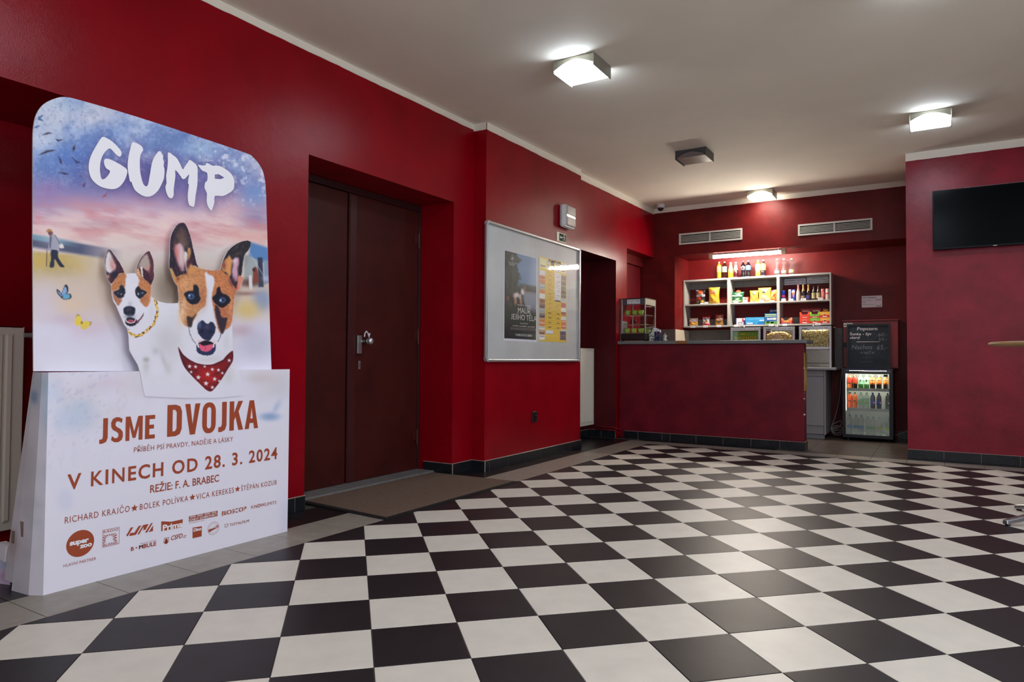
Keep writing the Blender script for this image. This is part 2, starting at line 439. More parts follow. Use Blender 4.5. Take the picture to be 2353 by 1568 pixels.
baseboard('baseboard_9', (-3.17, YR-.005), (-1.17, YR-.005), (0, -1), [3.17-2.995+.0-.0, .468, .565, .866, 1.166, 1.466, 1.76], mitre=(0, .013))
baseboard('baseboard_10', (-1.17, YR-.005), (-1.17, YR+.14), (1, 0), [])
baseboard('baseboard_11', (-.235, YR), (3.38, YR), (0, -1), [.296+.291*i for i in range(11)])
baseboard('baseboard_12', (-.40, YBACK), (-.236, YBACK), (0, -1), [])

# ---------------------------------------------------------------- double steel door in its recess
DOOR = mat('oxblood_door_paint', lin_rgb=(.050, .0075, .006), rough=.38, spec=.3, noise=(5, .18, 6), bump=(260, .25, 6, 1.))
DOOR_DK = mat('oxblood_door_frame', lin_rgb=(.028, .006, .006), rough=.45)
STEEL = mat('brushed_steel', lin_rgb=(.45, .46, .47), rough=.35, metal=.9)
WORNRED = mat('red_rusty_hinge_paint', lin_rgb=(.055, .007, .006), rough=.45)
XD = -3.672
d = thing('door_1', (XD, 3.7, 0), None, None); d['kind'] = 'structure'
g = G(); g.box(XD-.05, XD+.006, 2.945, 4.455, 2.165, 2.213); g.box(XD-.05, XD+.006, 4.432, 4.457, .02, 2.165); g.box(XD-.05, XD+.006, 2.943, 2.965, .02, 2.165)
g.build('door_frame', DOOR_DK, d, bevel=.003)
box('door_leaf', DOOR, XD-.045, XD, 2.967, 3.615, .022, 2.158, d, bevel=.004)
box('door_leaf', DOOR, XD-.045, XD+.002, 3.633, 4.428, .022, 2.163, d, bevel=.004)
box('cover_strip', mat('door_strip', lin_rgb=(.05, .009, .008), rough=.35), XD+.0, XD+.007, 3.640, 3.705, .03, 2.155, d, bevel=.0015)
g = G()
for k in range(26): g.lathe([(0.0035, 0), (.0035, .0012), (.0015, .002)], (XD+.0072, 3.662, .08+k*.08), 8, 'x')
g.build('rivet', DOOR_DK, d, kind='stuff')
box('threshold', mat('worn_grey_threshold', lin_rgb=(.16, .155, .15), rough=.5, noise=(20, .2)), -3.72, -3.50, 2.955, 4.447, .0, .021, d, bevel=.004)
for z in (.30, 1.13, 1.93):
    hg = G(); hg.box(XD+.003, XD+.008, 4.366, 4.415, z-.035, z+.045)
    for zz in (z-.02, z+.02, z+.035): hg.lathe([(.004, 0), (.003, .0025)], (XD+.008, 4.385, zz), 8, 'x')
    h = hg.build('hinge', WORNRED, d)
    G().lathe([(.009, -.075), (.009, .05)], (XD+.012, 4.42, z), 10).build('hinge_pin', WORNRED, h, smooth=False)
pl = box('lock_plate', STEEL, XD+.007, XD+.022, 3.712, 3.758, .972, 1.108, d, bevel=.003)
G().lathe([(.010, 0), (.010, .03), (.022, .036), (.0295, .050), (.0295, .062), (.022, .076), (.008, .082)], (XD+.02, 3.785, 1.066), 20, 'x').build('door_knob', mat('satin_steel_knob', lin_rgb=(.55, .56, .57), rough=.25, metal=.9), pl, smooth=True)
G().box(XD+.02, XD+.03, 3.75, 3.79, 1.058, 1.074).build('knob_arm', STEEL, pl)
hk = G(); hk.tube([(XD+.05, 3.752, 1.098), (XD+.05, 3.757, 1.125), (XD+.05, 3.772, 1.14), (XD+.05, 3.79, 1.125), (XD+.05, 3.80, 1.10)], .005, 8)
hk.prism([(-.014, 0), (.014, 0), (.0, -.03)], (XD+.047, 3.80, 1.125), (0, 1, 0), (0, 0, 1), (1, 0, 0), .006)
hk.build('arrow_tag', mat('pale_plastic_tag', rgb=(205, 205, 210), rough=.4), pl)
ky = box('keyhole_plate', STEEL, XD+.002, XD+.006, 3.742, 3.762, .855, .918, d, bevel=.002)
box('key_slot', mat('black_slot', rgb=(12, 12, 12)), XD+.0055, XD+.0066, 3.749, 3.755, .870, .900, ky)

# doormat
BROWN_PILE = mat('brown_mat_pile', lin_rgb=(.17, .115, .088), rough=1., spec=.1, noise=(420, .55, 2), bump=(500, 1.))
RUBBER = mat('black_rubber_edge', lin_rgb=(.008, .008, .009), rough=.6)
mt = thing('doormat', (-3.1, 3.75, 0), 'brown looped doormat with black rubber edge lying before the steel door', 'doormat')
a, b, c_, e = at(888, 1192, z=.006), at(1190, 1106, z=.006), at(975, 1082, z=.006), at(712, 1150, z=.006)
M0 = [(-2.715, 3.005), (-2.71, 4.47), (-3.49, 4.44), (-3.49, 3.06)]
G().prism(M0[::-1], (0, 0, .0005), (1, 0, 0), (0, 1, 0), (0, 0, 1), .0065).build('rubber_backing', RUBBER, mt)
M1 = [(-2.745, 3.035), (-2.74, 4.44), (-3.485, 4.41), (-3.485, 3.09)]
G().prism(M1[::-1], (0, 0, .007), (1, 0, 0), (0, 1, 0), (0, 0, 1), .006).build('pile', BROWN_PILE, mt, bevel=.002)

# ---------------------------------------------------------------- counter wall with its slab
CT = mat('grey_laminate', lin_rgb=(.17, .175, .175), rough=.35, noise=(60, .1, 3))
ct = thing('counter', (-2.2, YR+.07, 0), 'dark red plastered bar counter with a grey laminate top', 'counter')
g = G(); g.box(XJ+.004, -1.17, YR, YR+.15, 0, 1.119); g.build('counter_wall', RED_DULL, ct, bevel=.006)
c1 = at(1553, 783, y=YR-.04)[0]; c2 = at(1580, 783, y=YR-.04)[0]
box('countertop', CT, XJ+.004, -1.135, YR-.042, YR+.42, 1.120, 1.157, ct, bevel=.003)
box('chipped_edge', mat('bare_chipboard', lin_rgb=(.30, .13, .05), rough=.9, noise=(160, .5, 3), bump=(200, .6)), c1, c2, YR-.0435, YR-.040, 1.122, 1.154, ct)
CH = mat('exposed_white_plaster', lin_rgb=(.62, .58, .52), rough=.9)
g = G()
for z, s in ((.86, .012), (.54, .012), (.375, .018), (.6, .006)):
    g.lathe([(.001, -.001), (s*.6, 0), (s*.4, .002)], (-1.169+.0, YR-.001+.0015, z), 7, 'y', flat=1.)
g.build('plaster_chip', CH, ct, kind='stuff')
box('lit_edge_strip', mat('warm_lit_edge', lin_rgb=(.42, .28, .08), rough=.4, metal=.7), -1.1695, -1.163, YR+.004, YR+.149, .62, 1.02, ct)  # yellowish light on the counter's side face, painted as a strip
G().lathe([(.009, 0), (.009, .003), (.006, .0045)], (-1.32, YR-.018, .045), 14, 'y').build('round_cap', STEEL, ct)

# ================================================================ printed pictures: colour stored per vertex of a fine sheet
from mathutils.geometry import delaunay_2d_cdt
def vnoise(x, y, seed=0):
    xi = np.floor(x).astype(np.int64); yi = np.floor(y).astype(np.int64); fx = x-xi; fy = y-yi
    fx = fx*fx*(3-2*fx); fy = fy*fy*(3-2*fy)
    def h(a, b):
        n = (a*374761393+b*668265263+seed*1442695041) & 0xffffffff
        n = ((n ^ (n >> 13))*1274126177) & 0xffffffff
        return ((n ^ (n >> 16)) & 0xffff)/65535.
    return (h(xi, yi)*(1-fx)+h(xi+1, yi)*fx)*(1-fy)+(h(xi, yi+1)*(1-fx)+h(xi+1, yi+1)*fx)*fy
def fbm(x, y, s, o=4, seed=0):
    v = 0; a = 1; t = 0
    for k in range(o): v = v+a*vnoise(x/s*2**k+17*k, y/s*2**k+5*k, seed+k); t += a; a *= .5
    return v/t
def smooth_poly(p, k=4):
    p = np.array(p, float); n = len(p); out = []
    for i in range(n):
        a, b, c, d = p[i-1], p[i], p[(i+1) % n], p[(i+2) % n]
        for t in np.arange(k)/k:
            out.append(.5*((2*b)+(-a+c)*t+(2*a-5*b+4*c-d)*t*t+(-a+3*b-3*c+d)*t**3))
    return np.array(out)
def inside(x, y, P):
    c = np.zeros(x.shape, bool); n = len(P)
    for i in range(n):
        x0, y0 = P[i-1]; x1, y1 = P[i]
        if y0 == y1: continue
        m = (y0 > y) != (y1 > y)
        c ^= m & (x < (x1-x0)*(y-y0)/(y1-y0)+x0)
    return c
def pdist(x, y, P, closed=True):
    d = np.full(x.shape, 1e9); n = len(P)
    for i in range(0 if closed else 1, n):
        a = P[i-1]; b = P[i]; ab = b-a; L = ab@ab+1e-12
        t = np.clip(((x-a[0])*ab[0]+(y-a[1])*ab[1])/L, 0, 1)
        d = np.minimum(d, (x-a[0]-t*ab[0])**2+(y-a[1]-t*ab[1])**2)
    return np.sqrt(d)
class Art:
    def __init__(s, x, y, base): s.x = x; s.y = y; s.c = np.tile(np.array(base, float), (len(x), 1))
    def mix(s, a, col, idx=slice(None)):
        s.c[idx] = s.c[idx]*(1-a[:, None])+np.array(col, float)*a[:, None]
    def poly(s, P, col, soft=.8, alpha=1., sm=True):
        P = smooth_poly(P) if sm else np.array(P, float)
        m = (s.x > P[:, 0].min()-soft) & (s.x < P[:, 0].max()+soft*2) & (s.y > P[:, 1].min()-soft*2) & (s.y < P[:, 1].max()+soft*2)
        i = np.nonzero(m)[0]
        if not len(i): return
        x, y = s.x[i], s.y[i]; d = pdist(x, y, P); d[~inside(x, y, P)] *= -1
        t = np.clip(d/soft*.5+.5, 0, 1); s.mix((t*t*(3-2*t) if soft > 5 else t)*alpha, col, i)
    def blob(s, cx, cy, rx, ry, col, alpha=1., p=1., ang=0.):
        dx, dy = s.x-cx, s.y-cy
        if ang: c_, s_ = math.cos(ang), math.sin(ang); dx, dy = dx*c_+dy*s_, -dx*s_+dy*c_
        r = (dx/rx)**2+(dy/ry)**2; s.mix(np.exp(-r**p)*alpha, col)
    def disc(s, cx, cy, rx, ry, col, soft=.15, alpha=1.):
        r = np.sqrt(((s.x-cx)/rx)**2+((s.y-cy)/ry)**2); s.mix(np.clip((1-r)/soft, 0, 1)*alpha, col)
    def line(s, P, w, col, alpha=1., soft=.6):
        P = np.array(P, float); m = (s.x > P[:, 0].min()-w-2) & (s.x < P[:, 0].max()+w+2) & (s.y > P[:, 1].min()-w-2) & (s.y < P[:, 1].max()+w+2)
        i = np.nonzero(m)[0]
        if not len(i): return
        d = pdist(s.x[i], s.y[i], P, False); s.mix(np.clip((w/2-d)/soft+.5, 0, 1)*alpha, col, i)
    def rect(s, x0, y0, x1, y1, col, alpha=1.):
        m = ((s.x >= x0) & (s.x <= x1) & (s.y >= y0) & (s.y <= y1)).astype(float)*alpha; s.mix(m, col)
    def mixf(s, f, col): s.mix(np.clip(f, 0, 1), col)
PK = np.array([1.0, 1.0, 1.0])
def srgb(a):
    a = np.clip(a, 0, 255)/255.; return np.where(a <= .04045, a/12.92, ((a+.055)/1.055)**2.4)
def sheet(name, outline, O, ex, ey, step, fn, m, parent=None, mode='px', gain=1.0, holes=(), **tags):
    """flat printed sheet: outline in (u,v) metres; fn(Art) paints it; mode px = picture digitised from the photograph's own view of the sheet"""
    O, ex, ey = (np.array(q, float) for q in (O, ex, ey)); out = np.array(outline, float)
    u0, v0 = out.min(0); u1, v1 = out.max(0)
    # outline resampled
    bd = []
    for i in range(len(out)):
        a, b = out[i], out[(i+1) % len(out)]; n = max(1, int(np.linalg.norm(b-a)/step))
        for k in range(n): bd.append(a+(b-a)*k/n)
    bd = np.array(bd)
    gx, gy = np.meshgrid(np.arange(u0+step*.5, u1, step), np.arange(v0+step*.5, v1, step)); gx = gx.ravel(); gy = gy.ravel()
    rectlike = len(out) == 4
    if rectlike:
        nx = max(2, int(round((u1-u0)/step))); ny = max(2, int(round((v1-v0)/step)))
        U, V = np.meshgrid(np.linspace(u0, u1, nx+1), np.linspace(v0, v1, ny+1)); U = U.ravel(); V = V.ravel()
        ii = np.arange(ny*(nx+1)).reshape(ny, nx+1)[:, :-1].ravel(); F = np.stack([ii, ii+1, ii+nx+2, ii+nx+1], 1)
    else:
        k = inside(gx, gy, bd); gx = gx[k]; gy = gy[k]; d = pdist(gx, gy, out if len(out) > 60 else bd); k = d > step*.45; gx = gx[k]; gy = gy[k]
        pts = [Vector(p) for p in np.concatenate([bd, np.stack([gx, gy], 1)])]
        nb = len(bd); r = delaunay_2d_cdt(pts, [(i, (i+1) % nb) for i in range(nb)], [list(range(nb))], 1, 1e-6)
        vv = np.array([p[:] for p in r[0]]); U, V = vv[:, 0], vv[:, 1]; F = r[2]
    P = O+np.outer(U, ex)+np.outer(V, ey)
    if mode == 'px': q = to_px(P); A = Art(q[:, 0], q[:, 1], (205, 203, 215))
    else: A = Art((U-u0)/(u1-u0), (V-v0)/(v1-v0), (205, 203, 215))
    fn(A)
    rgb = np.clip(srgb(A.c)*gain, 0, .92)
    off = np.array(WORLD.get(parent.name, (0, 0, 0))) if parent is not None else np.zeros(3)
    me = bpy.data.meshes.new(name); me.from_pydata((P-off).tolist(), [], [tuple(map(int, f)) for f in F]); me.materials.append(m)
    ca = me.color_attributes.new('Col', 'FLOAT_COLOR', 'POINT')
    ca.data.foreach_set('color', np.concatenate([rgb, np.ones((len(rgb), 1))], 1).ravel().astype(np.float32))
    nrm = np.cross(ex, ey)
    if len(me.polygons) and Vector(nrm).dot(me.polygons[0].normal) < 0: me.flip_normals()
    me.update(); o = bpy.data.objects.new(name, me); COL.objects.link(o)
    if parent is not None: o.parent = parent; WORLD[o.name] = tuple(off)
    return tag(o, **tags)
def poly_fill(g, outer, holes, f3, mi=0):
    """flat polygon with holes, f3 maps (a,b) to a 3-D point"""
    pts = [Vector(p) for p in outer]; ed = [(i, (i+1) % len(outer)) for i in range(len(outer))]
    for h in holes:
        n = len(pts); pts += [Vector(p) for p in h]; ed += [(n+i, n+(i+1) % len(h)) for i in range(len(h))]
    r = delaunay_2d_cdt(pts, ed, [], 1, 1e-7); v = np.array([p[:] for p in r[0]]); F = []
    O_ = np.array(outer, float); H = [np.array(h, float) for h in holes]
    for f in r[2]:
        c = v[list(f)].mean(0); cx = np.array([c[0]]); cy = np.array([c[1]])
        if inside(cx, cy, O_)[0] and not any(inside(cx, cy, h)[0] for h in H): F.append(tuple(f))
    g.add([f3(p) for p in v], F, mi)

PRINT = mat('printed_card', rgb=(200, 200, 200), rough=.45, spec=.4, attr=True)
PRINT_G = mat('printed_glossy_foil', rgb=(200, 200, 200), rough=.28, spec=.6, attr=True)
CARD_W = mat('white_card', rgb=(236, 234, 242), rough=.5)
INK = mat('rust_orange_ink', lin_rgb=(.36, .062, .02), rough=.5)
WINK = mat('white_ink', rgb=(240, 238, 244), rough=.5)

# ================================================================ cardboard film standee
XF = -2.99; XB_ = -3.035; XC = XF+.0042
sd = thing('cardboard_standee', (-3.05, 1.93, 0), 'tall printed cardboard film display with two white and tan dogs', 'display')
def K(cr, pts):
    ox, oy, s = {'D1': (230, 500, 7.84), 'D2': (380, 500, 6.5333), 'D3': (230, 660, 7.84), 'D4': (390, 700, 6.5333), 'D5': (70, 230, 6.273),
                 'D6': (190, 300, 6.3595), 'D7': (70, 490, 5.6), 'B2': (0, 820, 2.7029), 'L': (130, 1140, 8.252), 'R': (370, 1120, 8.114), 'S': (0, 740, 2.3785)}[cr]
    return [(ox+a/s, oy+b/s) for a, b in pts]
KS = {'D1': 7.84, 'D2': 6.5333, 'D3': 7.84, 'D4': 6.5333, 'D5': 6.273, 'D6': 6.3595, 'D7': 5.6}
def uvx(p, x): q = at(p[0], p[1], x=x); return (q[1], q[2])

G_ = [(285, 95), (350, 110), (430, 160), (510, 235), (560, 300), (568, 350), (545, 383), (510, 370), (460, 325), (400, 262), (350, 290), (300, 350), (265, 440), (252, 540), (258, 640), (280, 712), (330, 700), (375, 650), (400, 590), (350, 560), (320, 510), (310, 440), (345, 410), (420, 430), (520, 480), (600, 530), (652, 580), (640, 660), (600, 750), (540, 820), (470, 855), (380, 855), (270, 825), (180, 765), (120, 690), (90, 590), (90, 480), (120, 370), (170, 270), (230, 170)]
U_ = [(720, 180), (750, 173), (820, 200), (870, 240), (882, 290), (845, 355), (835, 450), (838, 570), (855, 680), (885, 780), (925, 818), (955, 790), (972, 700), (990, 600), (1010, 480), (1040, 400), (1080, 340), (1110, 303), (1140, 308), (1160, 345), (1178, 375), (1172, 410), (1190, 465), (1182, 520), (1195, 560), (1190, 690), (1150, 790), (1100, 880), (1020, 950), (940, 970), (860, 945), (770, 880), (740, 825), (725, 790), (712, 750), (690, 745), (672, 650), (658, 560), (658, 470), (675, 350), (700, 250)]
M_ = [(1248, 318), (1320, 360), (1380, 410), (1430, 500), (1463, 570), (1490, 530), (1540, 460), (1563, 430), (1620, 465), (1675, 525), (1680, 640), (1675, 800), (1650, 950), (1630, 1108), (1590, 1108), (1560, 1095), (1540, 1040), (1535, 930), (1552, 790), (1538, 780), (1545, 700), (1555, 640), (1500, 700), (1460, 710), (1430, 670), (1355, 575), (1355, 660), (1342, 770), (1330, 860), (1330, 940), (1310, 985), (1280, 990), (1250, 970), (1220, 900), (1208, 820), (1225, 770), (1218, 660), (1235, 560), (1245, 440)]
P_ = [(1685, 500), (1750, 512), (1798, 505), (1800, 480), (1835, 480), (1900, 515), (1990, 515), (2080, 560), (2160, 620), (2205, 690), (2215, 770), (2205, 860), (2130, 920), (2040, 960), (1930, 955), (1925, 1050), (1890, 1160), (1870, 1165), (1830, 1110), (1810, 1020), (1815, 920), (1780, 840), (1790, 760), (1820, 730), (1818, 620), (1750, 590), (1700, 530)]
PH = [(1930, 645), (1985, 638), (2070, 690), (2020, 712), (1930, 705)]
def paint_back(A):
    x, y = A.x, A.y
    n1 = fbm(x, y, 90, 5, 1); n2 = fbm(x, y, 30, 4, 9); n3 = fbm(x*.35+y*.25, y*1.6-x*.35, 26, 4, 21)
    yy = y-.0*(x-75)+.10*(300-x)*0
    keys = [(215, (172, 178, 196)), (300, (150, 165, 198)), (350, (112, 132, 186)), (415, (112, 112, 168)), (455, (150, 128, 170)), (500, (206, 170, 178)),
            (540, (214, 178, 172)), (575, (205, 190, 188)), (640, (196, 176, 158)), (700, (203, 182, 170)), (760, (203, 196, 212)), (860, (205, 203, 220))]
    ky = np.array([k[0] for k in keys]); kc = np.array([k[1] for k in keys], float)
    tt = yy+(n1-.5)*40-(x-330)*.12*np.clip((520-y)/120, 0, 1)*-1
    for q in range(3): A.c[:, q] = np.interp(tt, ky, kc[:, q])
    up = np.clip((455-y)/60, 0, 1)
    # watercolour clouds
    A.mixf(np.clip((n1-.42)*4, 0, 1)*up*.75*np.clip((x-70)/50, 0, 1), (74, 108, 176))
    A.mixf(np.clip((.50-n2)*5, 0, 1)*up*.55, (186, 196, 214))
    A.blob(150, 375, 75, 42, (66, 108, 184), .75, 1.5); A.blob(95, 320, 26, 16, (196, 200, 216), .45); A.blob(215, 265, 85, 28, (196, 192, 200), .7, 1.4)
    A.blob(255, 242, 34, 12, (200, 190, 176), .5); A.blob(150, 245, 45, 16, (150, 172, 196), .5)
    A.blob(395, 320, 60, 34, (72, 100, 160), .6); A.blob(455, 345, 60, 20, (140, 168, 202), .75); A.blob(540, 385, 36, 22, (132, 164, 204), .7); A.blob(585, 445, 36, 34, (96, 140, 200), .8, 1.4)
    A.mixf(np.clip((fbm(x, y, 9, 3, 5)-.60)*9, 0, 1)*np.clip((x-400)/80, 0, 1)*np.clip((y-330)/20, 0, 1)*np.clip((520-y)/90, 0, 1)*.75, (206, 208, 218))
    A.blob(590, 380, 22, 26, (206, 204, 216), .6)
    A.blob(315, 400, 150, 42, (86, 66, 134), .72, 1.3); A.blob(440, 440, 110, 40, (100, 84, 148), .5, 1.2); A.blob(590, 500, 40, 28, (104, 96, 156), .6)
    A.blob(110, 440, 50, 26, (156, 110, 168), .5, 1.2)
    # streaked sunset
    band = np.exp(-((y-500-(x-75)*.06)/46)**2)
    A.mixf(band*np.clip((n3-.42)*3.4, 0, 1)*.8, (196, 118, 128)); A.mixf(band*np.clip((.48-n3)*3, 0, 1)*.6, (222, 196, 180))
    A.blob(570, 545, 60, 16, (214, 150, 140), .65); A.blob(230, 515, 60, 12, (160, 140, 156), .3)
    # hills, meadow
    hill = 540+(x-75)*.16
    f = np.clip((y-hill)/5, 0, 1)*np.clip((hill+32-y)/8, 0, 1)*np.clip((285-x)/100, 0, 1)
    A.mixf(f*.9, (58, 66, 100)); f2 = np.clip((y-hill+4)/4, 0, 1)*np.clip((hill+14-y)/5, 0, 1)*np.clip((190-x)/60, 0, 1); A.mixf(f2*.9, (96, 142, 166))
    m = np.exp(-(np.abs((x-110)/95)**2.6))*np.clip((y-574-(x-75)*.08)/8, 0, 1)*np.exp(-np.clip((y-605)/26, 0, 9)**2)
    A.mixf(m*.95, (190, 160, 82)); A.mixf(m*np.clip((n2-.5)*4, 0, 1)*.5, (206, 164, 66)); A.mixf(m*np.clip((.5-n2)*3, 0, 1)*.4, (150, 132, 84))
    A.blob(100, 690, 34, 40, (196, 188, 212), .6); A.blob(165, 700, 34, 26, (214, 182, 150), .6); A.blob(150, 735, 40, 14, (182, 150, 176), .35); A.blob(200, 755, 50, 20, (196, 160, 180), .4)
    A.blob(300, 640, 44, 80, (196, 182, 170), .5); A.blob(385, 660, 30, 46, (136, 120, 106), .9, 1.6); A.blob(500, 590, 50, 24, (196, 184, 178), .8)
    A.mixf(np.clip((y-735)/30, 0, 1)*np.clip((n1-.3)*2, 0, 1)*.6, (206, 204, 222))
    A.blob(312, 800, 16, 50, (150, 148, 166), .55, 1.3)  # cast shadow of the dog cutout, painted onto the board
    # circus side scene on the right
    A.poly([(575, 556), (616, 570), (618, 600), (600, 604), (572, 590)], (74, 122, 182), 3, sm=False)
    A.poly([(562, 585), (590, 598), (600, 660), (562, 640)], (150, 158, 160), 2.5, sm=False); A.poly([(592, 592), (603, 592), (606, 660), (594, 660)], (46, 54, 80), 1.5, sm=False)
    A.poly([(606, 598), (618, 600), (619, 650), (607, 655)], (120, 140, 170), 1.5, sm=False)
    A.blob(575, 650, 26, 10, (84, 54, 50), .85, 1.5); A.poly([(582, 618), (590, 616), (594, 645), (583, 650)], (134, 58, 44), 1); A.disc(583.5, 620, 4, 5, (70, 40, 36)); A.poly([(572, 636), (578, 634), (580, 662), (573, 662)], (206, 200, 200), 1)
    A.line([(572, 578), (612, 645)], 1.1, (180, 188, 200), .8); A.blob(612, 640, 10, 6, (180, 190, 210), .6)
    A.blob(565, 675, 30, 5, (120, 76, 72), .6); A.blob(602, 690, 22, 26, (110, 134, 180), .75, 1.5); A.blob(568, 712, 30, 22, (206, 176, 96), .85, 1.3)
    A.blob(560, 760, 30, 14, (170, 116, 126), .45); A.blob(590, 790, 40, 40, (168, 168, 190), .6, 1.3); A.blob(598, 755, 22, 14, (196, 194, 214), .5)
    for L_ in (G_, U_, M_, P_): A.poly(K('D6', L_), (74, 60, 118), 22, .55, False)
    # walker
    A.blob(118, 545, 26, 22, (222, 206, 206), .35)
    P = lambda q, c, s=.7: A.poly(K('D7', q), c, s)
    P([(250, 270), (320, 280), (355, 340), (368, 480), (300, 482), (265, 460), (225, 475), (240, 380)], (150, 150, 168)); P([(250, 300), (275, 310), (262, 440), (245, 440)], (96, 94, 118))
    P([(228, 235), (285, 240), (280, 275), (250, 290), (228, 265)], (112, 66, 70)); P([(200, 245), (225, 205), (265, 212), (285, 240), (240, 238)], (176, 122, 70))
    P([(265, 480), (350, 485), (355, 560), (400, 640), (438, 690), (380, 690), (310, 590), (302, 690), (245, 692), (262, 600)], (28, 38, 62))
    P([(370, 400), (410, 395), (430, 440), (400, 455), (372, 440)], (210, 202, 194)); A.line(K('D7', [(215, 470), (205, 685)]), 1.1, (100, 60, 50)); A.line(K('D7', [(320, 290), (380, 400)]), .9, (70, 66, 80))
    # butterflies
    P([(335, 978), (375, 1000), (400, 1030), (440, 930), (475, 930), (490, 1005), (470, 1030), (520, 1045), (518, 1100), (430, 1112), (385, 1080), (345, 1030)], (38, 34, 48))
    P([(350, 1000), (395, 1040), (400, 1075), (360, 1030)], (104, 150, 196)); P([(405, 1040), (440, 950), (462, 965), (468, 1015), (420, 1060)], (120, 158, 206)); P([(412, 1090), (440, 1045), (500, 1045), (500, 1095), (440, 1105)], (84, 158, 196))
    P([(605, 1300), (655, 1350), (662, 1400), (640, 1435), (595, 1452), (565, 1400), (580, 1350)], (232, 196, 62)); P([(662, 1405), (720, 1390), (788, 1412), (745, 1468), (690, 1500), (648, 1478), (645, 1430)], (234, 194, 60))
    A.line(K('D7', [(590, 1330), (608, 1302), (630, 1325)]), 1.2, (90, 60, 60)); A.line(K('D7', [(760, 1402), (788, 1412), (765, 1445)]), 1.2, (90, 60, 60)); A.blob(*K('D7', [(660, 1410)])[0], 2.2, 3, (110, 70, 50))
    # birds
    def bird(w1, b, w2, w=1.9, c=(44, 40, 78)):
        q = K('D5', [w1, b, w2]); A.poly([q[0], ((q[0][0]+q[1][0])/2, (q[0][1]+q[1][1])/2-w), (q[1][0], q[1][1]-w), ((q[2][0]+q[1][0])/2, (q[2][1]+q[1][1])/2-w), q[2], (q[1][0], q[1][1]+w*1.3)], c, .7, sm=False)
        A.disc(q[1][0], q[1][1]+.8, w*.9, w*1.5, c)
    bird((195, 215), (125, 262), (195, 315), 3.2, (56, 92, 146)); bird((40, 405), (90, 385), (145, 370), 2., (56, 92, 146)); bird((160, 515), (240, 478), (320, 478)); bird((355, 560), (395, 582), (475, 572))
    bird((110, 800), (235, 742), (375, 722), 2.4, (40, 32, 60)); bird((650, 640), (625, 690), (610, 750), 4, (44, 32, 62)); bird((400, 810), (435, 880), (460, 935), 3.4, (44, 32, 62)); bird((590, 820), (660, 890), (745, 910), 1.9)
    bird((405, 1045), (487, 1058), (565, 1070), 1.9); bird((800, 1190), (765, 1230), (755, 1275), 2.6, (96, 44, 80)); bird((1115, 1310), (1085, 1370), (1020, 1412), 2.2, (150, 70, 80)); bird((675, 1098), (738, 1100), (790, 1085), 1.2, (90, 70, 120))
    lum = A.c.mean(1, keepdims=True); A.c[:] = lum+(A.c-lum)*.84
    A.mixf(np.clip((fbm(x, y, 5, 4, 52)-.5)*3, 0, 1)*up*.22, (214, 216, 224)); A.mixf(np.clip((.46-fbm(x, y, 7, 4, 53))*4, 0, 1)*up*.25, (60, 84, 130))
    # grime at the paper's flecks
    A.mixf((fbm(x, y, 3, 2, 33) > .83).astype(float)*up*.5, (60, 70, 110))

# upper board
o1 = K('D6', [(0, 0)])
TLs = [(77, 848), (75, 560), (75.5, 400), (75.5, 330), (77, 292), (84, 262), (100, 240), (125, 227), (150, 223), (190, 232), (300, 264), (430, 306), (560, 350), (582, 362), (600, 385), (608, 410), (611, 440), (613, 500), (616, 600), (619, 700), (622, 800), (623, 851)]
TLs[0] = (77, 853.5); TLs[-1] = (624, 853.5)
ol = [uvx(p, XB_) for p in TLs]
def dens(o, keep):
    a = np.array(o, float); return a
ol_s = [ol[0], ol[1]]
mid = smooth_poly(ol[2:19], 3)
olz = np.array([ol[0], ol[1], ol[2]]+[tuple(p) for p in mid[3:-6]]+[ol[k] for k in range(18, len(ol))])
# board body: 12 mm thick card with a printed sheet on its face
g = G(); g.prism([tuple(p) for p in olz], (XB_-.006, 0, 0), (0, 1, 0), (0, 0, 1), (1, 0, 0), .0055); g.build('back_board', CARD_W, sd)
sheet('printed_sky', olz, (XB_, 0, 0), (0, 1, 0), (0, 0, 1), .0034, paint_back, PRINT, sd, gain=1.36)

# title
g = G(); f3 = lambda p: at(p[0], p[1], x=XB_+.0025)
def sm2(p, k=2): return [tuple(q) for q in smooth_poly(p, k)]
for L_ in (G_, U_, M_): poly_fill(g, sm2(K('D6', L_)), [], f3)
poly_fill(g, sm2(K('D6', P_)), [K('D6', PH)], f3)
g.build('brush_title', WINK, sd)

# dogs, cut out and mounted in front
dogs = K('D1', [(150, 575), (200, 595), (245, 660), (300, 735), (345, 800), (390, 880), (425, 950), (440, 1010), (475, 1015), (560, 1003), (640, 1005), (645, 950), (665, 880), (700, 790), (750, 710), (800, 645), (870, 602), (900, 620), (930, 690), (955, 760), (968, 850), (962, 960), (978, 1050), (965, 1120), (930, 1190), (915, 1240), (915, 1340), (915, 1420), (985, 1470), (1010, 1495), (1100, 1525), (1200, 1545), (1320, 1548), (1408, 1540)])
dogs += K('D2', [(205, 1230), (195, 1120), (190, 1040), (140, 970), (110, 900), (80, 800), (60, 740), (60, 640), (68, 560), (65, 440), (75, 320), (100, 230), (150, 140), (200, 90), (260, 75), (295, 90), (330, 150), (370, 260), (395, 360), (420, 480), (445, 580), (470, 690), (500, 750), (600, 780), (700, 795), (800, 795), (835, 760), (855, 680), (890, 590), (940, 500), (1000, 440), (1080, 390), (1160, 355), (1240, 345), (1285, 370), (1280, 430), (1240, 500), (1190, 560), (1175, 640), (1160, 720), (1150, 830), (1165, 900), (1160, 960), (1130, 1060), (1060, 1120), (1040, 1200), (1030, 1320), (1015, 1440), (1005, 1540)])
